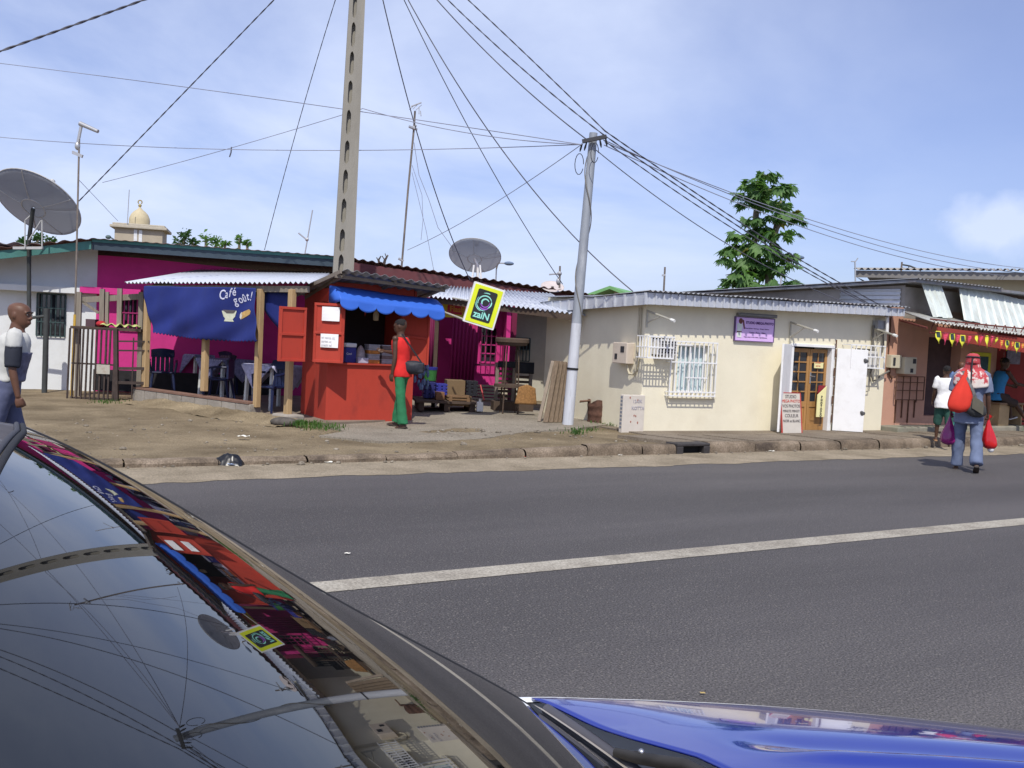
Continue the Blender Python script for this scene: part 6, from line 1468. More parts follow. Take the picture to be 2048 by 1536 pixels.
# slatted bench/stall with black cloth, woven basket
q0 = yl_(995, 812, 18.9); q1 = yl_(1078, 812, 18.4)
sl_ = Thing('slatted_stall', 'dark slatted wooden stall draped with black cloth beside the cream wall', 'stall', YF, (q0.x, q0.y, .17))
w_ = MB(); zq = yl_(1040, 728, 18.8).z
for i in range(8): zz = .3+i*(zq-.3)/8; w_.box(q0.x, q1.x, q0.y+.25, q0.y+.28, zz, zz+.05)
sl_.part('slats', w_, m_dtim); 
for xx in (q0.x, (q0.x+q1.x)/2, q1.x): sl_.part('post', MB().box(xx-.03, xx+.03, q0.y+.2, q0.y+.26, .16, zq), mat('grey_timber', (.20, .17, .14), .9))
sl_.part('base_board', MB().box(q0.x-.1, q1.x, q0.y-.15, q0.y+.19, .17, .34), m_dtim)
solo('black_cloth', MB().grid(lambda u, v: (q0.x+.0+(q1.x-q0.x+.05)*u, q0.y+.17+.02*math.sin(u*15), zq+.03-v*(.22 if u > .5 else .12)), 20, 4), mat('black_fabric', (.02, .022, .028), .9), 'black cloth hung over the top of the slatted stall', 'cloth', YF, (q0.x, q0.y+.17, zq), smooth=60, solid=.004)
bk_ = yl_(1052, 795, 17.9)
solo('basket', MB().grid(lambda u, v: (bk_.x-.2+.4*u*(1-.25*v)+.06*v, bk_.y-.05*math.sin(u*3.1), bk_.z-.12+.36*v*(1-.35*abs(u-.45))), 14, 10), mat('woven_straw', (.27, .14, .05), .9, var=.4, scale=25), 'brown woven straw mat leaning in the slatted stall', 'mat', YF, (bk_.x, bk_.y, bk_.z-.12), smooth=60, solid=.015)
wj = yl_(960, 805, 18.1)
jj = Thing('jerrycan', 'small white jerrycan standing before the stone steps', 'jerrycan', YF, (wj.x, wj.y, .18)); jj.part('body', MB().box(wj.x-.06, wj.x+.06, wj.y-.04, wj.y+.06, .18, .36), m_plwhite, bevel=.02); jj.part('neck', MB().tube([(wj.x, wj.y, .36), (wj.x, wj.y, .41)], .025, 8), m_plwhite)
solo('red_stick', MB().tube([yl_(961, 770, 18.15), yl_(968, 800, 18.0)], .014, 6), mat('red_stick', (.38, .05, .05), .6), 'short red stick leaning beside the jerrycan', 'stick', YF, tuple(yl_(968, 800, 18.0)))
# boards leaning at the pole
lb = gnd(1075, 842, .17); lt_ = at(1106, 722, lb.y+.35); m_oldw = mat('old_board', (.17, .125, .085), .9, var=.3, scale=4, stretch=(8, 8, .5), bump=.3)
bnd = [(1078, 843, 1106, 722), (1091, 845, 1114, 722), (1101, 845, 1122, 723), (1110, 845, 1129, 724), (1118, 845, 1135, 726), (1126, 844, 1140, 728)]
lab_b = ['pale narrow frame board at the left of the leaning stack', 'second leaning board, beside the gap in the stack', 'third leaning board of the stack by the steel pole', 'fourth leaning board, nearer the steel pole', 'fifth leaning board, just left of the steel pole', 'last leaning board, half hidden behind the steel pole']
for i, (x0_, y0_, x1_, y1_) in enumerate(bnd):
    a = gnd(x0_, y0_, .17); b = at(x1_, y1_, a.y+.35); d_ = 10*(a.y)/2000
    solo('leaning_board', MB().bar(a, b, .085 if i else .06, .03), m_oldw if i else mat('old_board_pale', (.27, .22, .17), .9, var=.2), lab_b[i], 'board', WORLD, tuple(a), group='old boards leaning at the pole', bevel=.004)
# rusty drum, concrete cabinet
dr0 = gnd(1196, 846, .15); dT = Thing('rusty_drum', 'rusted dented metal drum with torn rim beside the concrete cabinet', 'drum', WORLD, tuple(dr0))
def drumf(u, v):
    a = 2*math.pi*u; r_ = .19+.005*math.sin(v*18)+.012*fbm(u*6, v*4); z_ = .13+.40*v
    return (dr0.x+r_*math.cos(a)+.02*v-.03*v*v, dr0.y+r_*math.sin(a), z_+(.03*math.sin(a*3)+.03*fbm(u*9, 2) if v > .9 else 0))
dT.part('body', MB().grid(drumf, 40, 24), mat('drum_rust', (.10, .05, .035), .9, var=.5, scale=9, bump=.4), solid=.006, smooth=60)
dT.part('torn_rim', MB().grid(lambda u, v: (dr0.x-.16-.18*u, dr0.y-.1+.2*v*(1-u*.6), .53-.02*u+.02*math.sin(v*5)), 4, 4), m_rust, solid=.006)
cbx = HF.g(1262, 862, .15)[0]
c0_ = HF.loc(gnd(1242, 862, .155)); c1_ = HF.loc(gnd(1297, 864, .155)); zc_ = HF.uv(1270, 790, c0_.y)[1]
ct = Thing('utility_cabinet', 'squat chalky concrete utility cabinet with rust-stained stencil marks', 'cabinet', HF, (c0_.x, c0_.y, .14))
ct.part('case', MB().box(c0_.x, c1_.x, c0_.y-.02, c0_.y+.07, .12, zc_), mat('cabinet_chalk', (.60, .55, .48), .9, var=.08, scale=3, bump=.15, dirt=(.45, .38, .32), damt=.4), bevel=.008)
gv = MB()
for i in range(9): gv.box(c0_.x-.004, c0_.x-.001, c0_.y+.0, c0_.y+.05, .2+i*.06, .235+i*.06)
ct.part('grating', gv, mat('grey_slat', (.2, .22, .26), .6))
tx = MB(); wdt = c1_.x-c0_.x
for (s_, fx, fz, sz_, mm) in (('12-0K', .42, .80, .075, 0), ('KOTTA', .38, .62, .075, 0)):
    tx = MB(); tx.text(s_, sz_, (c0_.x+wdt*fx, c0_.y-.026, .12+(zc_-.12)*fz), (1, 0, 0), (0, 0, 1), .001, bold=.001)
    ct.part('stencil', tx, mat('grey_stencil', (.40, .38, .42), .9))
rm = MB(); r_ = random.Random(8)
for (fx, fz) in ((.52, .46), (.6, .45), (.38, .3), (.7, .28), (.3, .93), (.66, .86)):
    xx = c0_.x+wdt*fx; zz = .12+(zc_-.12)*fz; rm.prism([(xx+.012*math.cos(k), zz+.02*r_.uniform(.6, 1.3)*math.sin(k)) for k in range(6)], c0_.y-.024, c0_.y-.021)
ct.part('rust_marks', rm, mat('rust_mark', (.35, .13, .09), .9))
# ------------------------------------------------------------------ litter and weeds
m_bin = mat('black_bag', (.012, .013, .017), .3)
lbp = gnd(452, 928, .02)
solo('rubbish_bag', MB().grid(lambda u, v: (lbp.x-.16+.34*u, lbp.y-.05+.2*v, .0+.13*math.sin(math.pi*u)**.6*math.sin(math.pi*v)*(1+.9*max(0, u-.6))+.02*fbm(u*7, v*7)), 24, 14), m_bin, 'crumpled black plastic bag lying against the kerb at the left', 'bag', WORLD, tuple(lbp), smooth=70)
def scrap(px, py, z_, s_, m, lab, seed, name='paper_scrap', cat='litter'):
    p = gnd(px, py, z_); r_ = random.Random(seed)
    ph = [r_.uniform(0, 6) for _ in range(4)]
    solo(name, MB().grid(lambda u, v: (p.x+(u-.5)*s_*2, p.y+(v-.5)*s_*1.2, p.z+.006+.25*s_*abs(math.sin(u*5+ph[0])*math.cos(v*4+ph[1]))), 7, 5), m, lab, cat, WORLD, tuple(p), solid=.002)
mw, mbl, mrd = m_paper, mat('litter_blue', (.4, .5, .7), .6), mat('litter_red', (.5, .06, .05), .6)
for i, (px, py, z_, s_, m, lab) in enumerate(((465, 929, .02, .05, mbl, 'pale blue wrapper beside the black bag at the kerb'), (424, 930, .01, .035, mbl, 'small bluish scrap left of the black bag'), (487, 874, .06, .075, mw, 'crumpled white bag on the dirt in front of the café'), (738, 921, .01, .045, mw, 'white paper scrap in the gutter before the kiosk'), (785, 921, .01, .04, mrd, 'red and white scrap in the gutter right of the white one'), (655, 925, .01, .06, mw, 'flat dusty white strip in the gutter left of the kiosk'), (1028, 914, .01, .04, mw, 'white scrap in the gutter left of the storm drain'), (1043, 914, .01, .05, mrd, 'pinkish wrapper in the gutter left of the storm drain'), (1182, 911, .01, .035, mw, 'small white scrap close to the left side of the storm drain'), (1542, 903, .01, .05, mw, 'white scrap at the kerb right of the storm drain'), (1620, 900, .01, .03, mat('litter_yellow', (.6, .42, .08), .6), 'yellowish scrap at the kerb below the white door leaf'), (1240, 911, .01, .03, mw, 'tiny white scrap just left of the drain grate'), (695, 1108, .004, .02, mw, 'tiny pale fleck on the asphalt above the white line'), (1405, 1388, .004, .012, mat('dry_leaf', (.4, .3, .12), .8), 'dry leaf fleck on the near asphalt'))):
    scrap(px, py, z_, s_, m, lab, i)
m_gr = leaf_mat('weed_green', (.05, .13, .025))
def weeds(lab, spots, n, h, seed):
    r_ = random.Random(seed); mb = MB()
    for (px, py, rx, z_) in spots:
        for k in range(n):
            p = gnd(px+r_.gauss(0, rx), py+r_.gauss(0, rx*.12), z_); a = r_.uniform(0, 6.28); hh = h*r_.uniform(.4, 1.2); w_ = .006; d = Vector((math.cos(a), math.sin(a), 0)); s_ = Vector((-d.y, d.x, 0))
            t_ = p+d*hh*.6+Vector((0, 0, hh*.75)); m_ = p+d*hh*.15+Vector((0, 0, hh*.6))
            mb.add([p-s_*w_, p+s_*w_, m_+s_*w_*1.1, m_-s_*w_*1.1, t_], [(0, 1, 2, 3), (3, 2, 4)])
    o = solo('weeds', mb, m_gr, lab, 'weeds', WORLD, tuple(gnd(spots[0][0], spots[0][1], spots[0][3]))); o['kind'] = 'stuff'
weeds('green weeds growing at the foot of the red kiosk', [(620, 852, 18, .06), (650, 858, 22, .1), (600, 850, 8, .06)], 120, .10, 1)
weeds('green weeds around the foot of the steel pole and drum', [(1165, 862, 18, .15), (1210, 848, 14, .15), (1232, 852, 8, .15), (1150, 868, 10, .15)], 70, .08, 2)
weeds('sparse grass tufts at the foot of the rusty cage', [(215, 806, 18, .0)], 110, .09, 3)
solo('weed_stone', MB().ball(gnd(568, 848, .05)+Vector((0, 0, .03)), .22, .15, .08, 14, 8), mat('dark_rubble', (.09, .08, .07), .95, var=.4, scale=8, bump=.6), 'dark lump of rubble beside the kiosk foot', 'rubble', WORLD, tuple(gnd(568, 848, .05)), smooth=60)
# ------------------------------------------------------------------ people
m_skin = mat('dark_skin', (.075, .036, .022), .5, var=.15, scale=9, spec=.4)
m_skin2 = mat('brown_skin', (.125, .058, .034), .5, var=.12, scale=9, spec=.4)
m_hair = mat('black_hair', (.012, .010, .010), .8, var=.3, scale=60, bump=.4)
m_shoe = mat('dark_sandal', (.04, .03, .025), .7)
m_eye = mat('eye_white', (.30, .27, .24), .3); m_iris = mat('eye_dark', (.015, .01, .008), .3); m_lip = mat('lip', (.10, .04, .035), .5)
def loft(mb, rings, n=18):
    vs = []; fs = []
    for c, rx, ry in rings:
        c = Vector(c)
        for k in range(n):
            a = 2*math.pi*k/n; vs.append(c+Vector((rx*math.cos(a), ry*math.sin(a), 0)))
    m = len(rings)
    for i in range(m-1):
        for k in range(n): fs.append((i*n+k, i*n+(k+1) % n, (i+1)*n+(k+1) % n, (i+1)*n+k))
    fs.append(tuple(range(n))[::-1]); fs.append(tuple((m-1)*n+k for k in range(n)))
    return mb.add(vs, fs)
def fused(mb, voxel, smooth=4, wr=0.0, ws=9.0, seed=0):
    """fuse overlapping closed volumes into one continuous skin"""
    me = mb.mesh('tmp'); o = bpy.data.objects.new('tmp', me); COL.objects.link(o)
    r = o.modifiers.new('r', 'REMESH'); r.mode = 'VOXEL'; r.voxel_size = voxel
    s = o.modifiers.new('s', 'SMOOTH'); s.iterations = smooth; s.factor = .5
    dg = bpy.context.evaluated_depsgraph_get(); out = bpy.data.meshes.new_from_object(o.evaluated_get(dg))
    bpy.data.objects.remove(o); bpy.data.meshes.remove(me)
    if wr:
        nv = [v.normal.copy() for v in out.vertices]
        for v, n_ in zip(out.vertices, nv):
            v.co += n_*wr*(1.1*fbm(v.co.x*ws+seed, v.co.y*ws, v.co.z*ws*.5, 4)+.22*math.sin(v.co.z*ws*3+6*fbm(v.co.x*ws*.5+seed, v.co.y*ws*.5, v.co.z*ws*.5)))
    out.polygons.foreach_set('use_smooth', [True]*len(out.polygons)); out.update(); return out
def rotx(v, a): c_, s_ = math.cos(a), math.sin(a); return Vector((v.x, v.y*c_-v.z*s_, v.y*s_+v.z*c_))
class Figure:
    """facing -y, person's left is +x"""
    def __init__(s, H, lean=0, head=(0, 0), armL=(0, 6, 10), armR=(0, 6, 10), legL=(0, 3, 2), legR=(0, 3, 2), girth=1.0, hipz=None, curl=(.6, .6)):
        s.H = H; s.g = girth; s.lean = R(lean); s.head = head
        d = Vector((0, 0, -1))
        def limb(p0, sw, ab, bend, l1, l2, sgn, back):
            u = rotx(d, -R(sw)); u = Vector((u.x+sgn*math.sin(R(ab)), u.y, u.z)).normalized(); k = p0+u*l1
            w = rotx(Vector((0, u.y, u.z)).normalized(), R(bend) if back else -R(bend)); w = Vector((w.x+sgn*math.sin(R(ab))*.4, w.y, w.z)).normalized()
            return k, k+w*l2, u, w
        hip = .50*H
        s.hip = {1: Vector((.052*H, 0, hip)), -1: Vector((-.052*H, 0, hip))}
        s.kn, s.an, s.ft = {}, {}, {}
        for sg, L in ((1, legL), (-1, legR)):
            k, a, u, w = limb(s.hip[sg], L[0], L[1], L[2], .245*H, .235*H, sg, True); s.kn[sg] = k; s.an[sg] = a
        low = min(s.an[1].z, s.an[-1].z)-.032*H
        dz = (hipz-hip) if hipz is not None else -low
        for dct in (s.hip, s.kn, s.an):
            for q in dct: dct[q] = dct[q]+Vector((0, 0, dz))
        s.base = Vector((0, 0, hip+dz))
        sh = lambda sg: s.spine(.310*H, sg*.104*H*girth)
        s.sh, s.el, s.wr, s.fa = {}, {}, {}, {}
        for sg, A in ((1, armL), (-1, armR)):
            p = sh(sg); k, a, u, w = limb(p, A[0], A[1], A[2], .172*H, .150*H, sg, False); s.sh[sg] = p; s.el[sg] = k; s.wr[sg] = a; s.fa[sg] = w
        s.curl = {1: curl[0], -1: curl[1]}
        s.neck = s.spine(.345*H); s.hc = s.spine(.425*H)
    def spine(s, h, x=0, y=0):
        v = rotx(Vector((x, y, h)), s.lean); return s.base+v
    def torso(s, mb, inf=0.0, lo=-.05, hi=.345, flare=0.0, fwd=0.0, half=None):
        H = s.H; g = s.g
        prof = [(-.05, .080, .062), (0, .092, .068), (.05, .088, .064), (.11, .078, .058), (.17, .084, .062), (.23, .096, .068), (.28, .100, .064), (.31, .088, .054), (.33, .052, .042), (.345, .034, .036), (.38, .032, .034)]
        def at_(h):
            for (a, x0, y0), (b, x1, y1) in zip(prof, prof[1:]):
                if h <= b: t = (h-a)/(b-a); return x0+(x1-x0)*t, y0+(y1-y0)*t
            return prof[-1][1:]
        hs = [lo+(hi-lo)*i/12 for i in range(13)]; rings = []
        for h in hs:
            rx, ry = at_(max(h, -.05)); f = max(0, (.12-h)/.17)*flare
            rings.append((s.spine(h*H, 0, -fwd*H), rx*H*g+inf+f, ry*H*g+inf+f))
        return loft(mb, rings, 22)
    def hand(s, mb, sg):
        H = s.H; w = s.fa[sg]; p = s.wr[sg]; fw = Vector((0, -1, 0)); side = (fw-w*fw.dot(w)).normalized(); inn = w.cross(side)*(-sg); inn = -inn if inn.x*sg > 0 else inn
        k = H/1.75; M = Matrix((side, inn, w)).transposed()
        mb.ball(p+w*.042*k, .040*k, .016*k, .05*k, 12, 8, M)
        cu = s.curl[sg]
        for i, (o, L) in enumerate(((.027, .072), (.009, .08), (-.009, .075), (-.027, .06))):
            q = p+w*.078*k+side*o*k; pts = [q-w*.02*k, q]; dd = w.copy(); a = 0
            for L_ in (.42, .33, .25):
                a += cu*.75; dd = (w*math.cos(a)+inn*math.sin(a)); q = q+dd*L*L_*k; pts.append(q)
            mb.tube(pts, [.011*k, .0105*k, .0098*k, .009*k, .007*k], 7)
        q = p+w*.025*k+side*.03*k; t = (w*.8+side*.32+inn*.5).normalized()
        mb.tube([q-t*.015*k, q+t*.025*k, q+t*.045*k+w*.006*k, q+t*.055*k+w*.02*k], [.014*k, .0125*k, .011*k, .008*k], 7)
    def skin(s, voxel=.010):
        H = s.H; k = H/1.75; mb = MB(); s.torso(mb, hi=.38)
        for sg in (1, -1):
            mb.tube([s.sh[sg]+Vector((-sg*.02*k, 0, .0)), s.sh[sg].lerp(s.el[sg], .3), s.el[sg]], [.050*k, .046*k, .036*k], 12)
            mb.ball(s.sh[sg], .052*k); mb.ball(s.el[sg], .036*k)
            mb.tube([s.el[sg], s.el[sg].lerp(s.wr[sg], .3), s.wr[sg]], [.036*k, .037*k, .024*k], 12); s.hand(mb, sg)
            mb.tube([s.hip[sg], s.hip[sg].lerp(s.kn[sg], .5), s.kn[sg]], [.082*k, .070*k, .052*k], 12); mb.ball(s.kn[sg], .052*k)
            mb.tube([s.kn[sg], s.kn[sg].lerp(s.an[sg], .3), s.an[sg]], [.050*k, .054*k, .034*k], 12); mb.ball(s.an[sg], .036*k)
            d = (s.an[sg]-s.kn[sg]).normalized(); f = rotx(d, -R(88)); f = Vector((0, f.y, f.z)).normalized()
            mb.tube([s.an[sg]+d*.03*k-f*.045*k, s.an[sg]+d*.028*k, s.an[sg]+d*.035*k+f*.08*k, s.an[sg]+d*.042*k+f*.15*k], [.030*k, .036*k, .032*k, .018*k], 10)
            s.ft[sg] = (s.an[sg]+d*.045*k, f, d)
        s.hp = MB(); h = MB()
        yaw, pit = R(s.head[0]), R(s.head[1]); HM = Matrix.Translation(s.hc) @ Matrix.Rotation(yaw, 4, 'Z') @ Matrix.Rotation(pit, 4, 'X'); s.HM = HM; u = H/7.6
        for z_, rx, ry, dy in ((-.49, .14, .15, -.12), (-.42, .24, .27, -.10), (-.30, .31, .36, -.06), (-.12, .345, .43, -.01), (.06, .355, .46, .02), (.22, .355, .465, .03), (.36, .31, .40, .04), (.46, .20, .27, .04), (.5, .08, .1, .04)):
            pass
        rings = [(Vector((0, dy*u, z_*u)), rx*u, ry*u) for z_, rx, ry, dy in ((-.49, .12, .13, -.18), (-.42, .22, .26, -.12), (-.30, .29, .36, -.06), (-.12, .33, .43, .0), (.06, .345, .46, .03), (.22, .345, .465, .04), (.36, .30, .40, .05), (.45, .19, .27, .05), (.5, .07, .1, .05))]
        loft(h, rings, 20)
        h.tube([(0, -.42*u, .10*u), (0, -.455*u, -.02*u), (0, -.485*u, -.09*u), (0, -.43*u, -.14*u)], [.04*u, .055*u, .075*u, .055*u], 8)
        h.ball((.075*u, -.46*u, -.10*u), .05*u).ball((-.075*u, -.46*u, -.10*u), .05*u)
        for sg in (1, -1): h.ball((sg*.345*u, .05*u, -.02*u), .045*u, .09*u, .14*u); h.ball((sg*.15*u, -.385*u, .13*u), .12*u, .06*u, .045*u)
        h.tube([(-.11*u, -.42*u, -.255*u), (0, -.45*u, -.245*u), (.11*u, -.42*u, -.255*u)], [.03*u, .05*u, .03*u], 8)
        h.tube([(-.09*u, -.40*u, -.32*u), (0, -.435*u, -.325*u), (.09*u, -.40*u, -.32*u)], [.03*u, .05*u, .03*u], 8)
        mb.add([HM @ Vector(v) for v in h.v], h.f)
        mb.tube([s.spine(.30*H), s.spine(.345*H), HM @ Vector((0, .08*u, -.2*u))], [.05*k, .052*k, .052*k], 12)
        return fused(mb, voxel, 3)
    def face(s, T, skin_o):
        u = s.H/7.6
        for sg in (1, -1):
            c = s.HM @ Vector((sg*.155*u, -.395*u, .055*u)); e = T.part('eye', MB().ball(c, .052*u, .04*u, .034*u, 8, 6), m_eye, smooth=60); 
            T.part('iris', MB().ball(s.HM @ Vector((sg*.155*u, -.43*u, .055*u)), .026*u, .02*u, .028*u, 8, 6), m_iris, parent=e, smooth=60)
        T.part('eyebrow', MB().tube([s.HM @ Vector((-.25*u, -.40*u, .14*u)), s.HM @ Vector((-.15*u, -.452*u, .17*u)), s.HM @ Vector((-.06*u, -.455*u, .15*u))], .022*u, 6), m_hair)
        T.part('eyebrow', MB().tube([s.HM @ Vector((.25*u, -.40*u, .14*u)), s.HM @ Vector((.15*u, -.452*u, .17*u)), s.HM @ Vector((.06*u, -.455*u, .15*u))], .022*u, 6), m_hair)
        T.part('mouth', MB().tube([s.HM @ Vector((-.115*u, -.425*u, -.285*u)), s.HM @ Vector((0, -.482*u, -.283*u)), s.HM @ Vector((.115*u, -.425*u, -.285*u))], [.012*u, .02*u, .012*u], 6), m_lip)
    def hair(s, t=.03, low=-.05):
        u = s.H/7.6; mb = MB(); rings = []
        for z_, rx, ry, dy in ((low, .30, .36, .10), (.1, .345, .42, .075), (.22, .345, .44, .06), (.36, .30, .39, .055), (.45, .19, .27, .05), (.5, .07, .1, .05)):
            rings.append((Vector((0, dy*u, z_*u+(t*u if z_ > .3 else 0))), (rx+t)*u, (ry+t-.02)*u))
        loft(mb, rings, 22); o = MB(); o.add([s.HM @ Vector(v) for v in mb.v], mb.f); return o
    def top(s, sleeve=.5, inf=.016, hem=-.06, flare=.02, wr=.006, seed=0, vest=False, voxel=.014):
        mb = MB(); k = s.H/1.75; s.torso(mb, inf, hem, .332 if not vest else .325, flare)
        if not vest:
            for sg in (1, -1):
                if sleeve > 0:
                    e = s.sh[sg].lerp(s.el[sg], min(1, sleeve*2)); mb.tube([s.sh[sg]+Vector((-sg*.04*k, 0, .015)), s.sh[sg], s.sh[sg].lerp(e, .5), e], [(.058+inf)*k, (.054+inf)*k, (.056+inf)*k, (.058+inf)*k], 14)
        return fused(mb, voxel, 4, wr, 9, seed)
    def bottom(s, r0=.10, r1=.085, r2=.075, length=1.0, wr=.008, seed=0, inf=.02, voxel=.015, hi=.05):
        mb = MB(); k = s.H/1.75; s.torso(mb, inf, -.055, hi)
        for sg in (1, -1):
            pts = [s.hip[sg]+Vector((0, 0, .02)), s.hip[sg].lerp(s.kn[sg], .5), s.kn[sg]]; rr = [r0*k, (r0+r1)/2*k, r1*k]
            if length > .5:
                f = (length-.5)*2; e = s.kn[sg].lerp(s.an[sg], f); pts += [s.kn[sg].lerp(e, .5), e]; rr += [(r1+r2)/2*k, r2*k]
            mb.tube(pts, rr, 16)
        return fused(mb, voxel, 4, wr, 7, seed)
    def shoes(s, T, m):
        k = s.H/1.75
        for sg in (1, -1):
            c, f, d = s.ft[sg]; mb = MB(); mb.tube([c-f*.06*k, c+f*.02*k, c+f*.11*k, c+f*.165*k], [.034*k, .042*k, .044*k, .024*k], 12, sq=1)
            M = []
            for v in mb.v:
                q = Vector(v)-c; h = q.dot(d); M.append(Vector(v)-d*h+d*(max(-.012, min(.02, h*.5+.006))))
            mb.v = M; T.part('sandal', mb, m, smooth=60)
def rel(T, p):            # world point to the thing's own frame coordinates
    return T.fr.loc(p)
# --- bald man at the left, walking to the right
f1 = Figure(1.69, lean=9, head=(-26, 4), armR=(-2, 6, 14), armL=(-14, 8, 20), legL=(16, 3, 8), legR=(-16, 3, 14), girth=1.06, curl=(1.4, 1.5))
g1 = at(6, 860, 9.0)
P1 = Thing('person', 'bald man in a white shirt with dark sleeves and blue-grey trousers behind the car', 'person', Fr(g1.x, g1.y, 114)); P1.root.location.z = 0
s1_ = P1.part('body', f1.skin(.008), m_skin2); f1.face(P1, s1_)
m_tee = mat('white_tee', (.50, .50, .47), .9, var=.06, scale=5); m_tees = mat('charcoal_sleeve', (.025, .028, .04), .9, var=.15)
P1.part('shirt', f1.top(sleeve=.17, inf=.022, hem=.065, flare=.0, seed=3, wr=.009), m_tee)
sl = MB(); k = 1.69/1.75
for sg in (1, -1):
    e = f1.sh[sg].lerp(f1.el[sg], .95); q = MB().tube([f1.sh[sg].lerp(e, .12), f1.sh[sg].lerp(e, .5), e], [.066*k, .074*k, .070*k], 14)
    P1.part('sleeve', fused(q, .012, 3, .005, 9, sg), m_tees)
fr_ = MB(); f1.torso(fr_, -.010, .07, .23, .0, fwd=.034)
P1.part('shirt_front', fused(fr_, .014, 3, .005, 9, 4), mat('grey_marl', (.14, .14, .20), .9, var=.4, scale=12))
P1.part('trousers', f1.bottom(.105, .09, .082, .97, seed=5, wr=.010, hi=.085), mat('slate_trousers', (.085, .095, .16), .9, var=.15, scale=6))
f1.shoes(P1, m_shoe)
# --- customer at the kiosk
f2 = Figure(1.70, lean=5, head=(5, 12), armL=(-4, 4, 12), armR=(35, 10, 60), legL=(-8, 3, 1), legR=(10, 3, 3), girth=1.0)
g2 = gnd(799, 850, .10); z2 = apron_z((g2-RF.o).dot(RF.x))+.004
P2 = Thing('person', 'slim customer in a red vest and green trousers standing at the kiosk counter', 'person', Fr(g2.x, g2.y, -112)); P2.root.location.z = z2
P2.part('body', f2.skin(.010), m_skin); 
P2.part('hair', fused(f2.hair(.02, -.02), .014, 2, .004, 40), m_hair)
P2.part('vest', f2.top(vest=True, inf=.026, hem=-.04, flare=.014, seed=7), mat('scarlet_vest', (.62, .022, .02), .85, var=.08))
P2.part('trousers', f2.bottom(.086, .074, .086, .99, seed=8, wr=.010, inf=.008, hi=.03), mat('green_trousers', (.022, .155, .065), .85, var=.15, scale=4))
f2.shoes(P2, m_shoe)
# --- walker with the checked headscarf
f3 = Figure(1.66, lean=2, head=(0, 4), armL=(2, 10, 6), armR=(-2, 12, 10), legL=(12, 3, 8), legR=(-13, 4, 20), girth=.98, curl=(1.5, 1.5))
g3 = gnd(1930, 941, .0)
P3 = Thing('person', 'walker seen from behind in a red and white headscarf and loose grey-blue clothes', 'person', Fr(g3.x, g3.y, 158)); P3.root.location.z = 0
P3.part('body', f3.skin(.010), m_skin)
m_den = mat('grey_blue_cotton', (.145, .175, .26), .9, var=.16, scale=5)
P3.part('shirt', f3.top(sleeve=.42, inf=.03, hem=-.10, flare=.03, seed=11, wr=.010), m_den)
P3.part('trousers', f3.bottom(.100, .086, .092, .99, seed=12, wr=.014), mat('grey_blue_trousers', (.12, .15, .235), .9, var=.18, scale=5))
f3.shoes(P3, m_shoe)
# headscarf: hood over the head that spreads over back and one shoulder
u3 = 1.66/7.6; hc = f3.hc
def scarf(u, v):
    a = 2*math.pi*u
    prof = [(0.02, .57), (.22, .55), (.36, .44), (.40, .20), (.42, -.1), (.50, -.45), (.85, -.72), (1.05, -1.05), (1.12, -1.6)]
    s_ = v*8; i = min(7, int(s_)); f = s_-i; r_ = prof[i][0]+(prof[i+1][0]-prof[i][0])*f; z_ = prof[i][1]+(prof[i+1][1]-prof[i][1])*f
    back = .5+.5*math.sin(a)                     # +y is the back
    if v > .55: z_ = prof[4][1]+(z_-prof[4][1])*(.55+.5*back); r_ *= (1+.04*math.sin(a*9+v*5))
    w_ = .04*math.sin(a*7+v*9)*max(0, v-.35)
    return tuple(hc+Vector((math.cos(a)*(r_*1.02+w_)*u3, math.sin(a)*(r_*(1.1 if v < .5 else .78)+w_)*u3+.03*u3, z_*u3)))
m_sc = bpy.data.materials.new('checked_scarf'); m_sc.use_nodes = True; t_ = m_sc.node_tree; b_ = t_.nodes['Principled BSDF']; b_.inputs['Roughness'].default_value = .9
tcx = t_.nodes.new('ShaderNodeTexCoord'); vz = t_.nodes.new('ShaderNodeTexNoise'); vz.inputs['Scale'].default_value = 16; vz.inputs['Detail'].default_value = 3; t_.links.new(tcx.outputs['Object'], vz.inputs['Vector'])
sx = t_.nodes.new('ShaderNodeSeparateXYZ'); t_.links.new(tcx.outputs['Object'], sx.inputs[0])
mr = t_.nodes.new('ShaderNodeMapRange'); mr.inputs['From Min'].default_value = 1.50; mr.inputs['From Max'].default_value = 1.20; mr.inputs['To Min'].default_value = -.12; mr.inputs['To Max'].default_value = .14; t_.links.new(sx.outputs[2], mr.inputs[0])
ad = t_.nodes.new('ShaderNodeMath'); ad.operation = 'ADD'; t_.links.new(vz.outputs[0], ad.inputs[0]); t_.links.new(mr.outputs[0], ad.inputs[1])
rc = t_.nodes.new('ShaderNodeValToRGB'); rc.color_ramp.elements[0].position = .46; rc.color_ramp.elements[0].color = (.42, .05, .06, 1); rc.color_ramp.elements[1].position = .56; rc.color_ramp.elements[1].color = (.62, .55, .50, 1)
t_.links.new(ad.outputs[0], rc.inputs[0]); t_.links.new(rc.outputs[0], b_.inputs['Base Color'])
P3.part('headscarf', MB().grid(scarf, 56, 40), m_sc, smooth=70, solid=.006)
bn_ = MB(); bn_.tube([hc+Vector((math.cos(2*math.pi*k/24)*.41*u3, math.sin(2*math.pi*k/24)*.46*u3+.03*u3, (.30+.05*math.sin(2*math.pi*k/24))*u3)) for k in range(25)], .05*u3, 8)
bn_.tube([hc+Vector((.05*u3, .5*u3, .25*u3)), hc+Vector((.06*u3, .55*u3, -.4*u3)), hc+Vector((.05*u3, .85*u3, -1.2*u3)), hc+Vector((.0, .9*u3, -1.9*u3))], .012, 5)
P3.part('head_cord', bn_, m_ink, smooth=50)
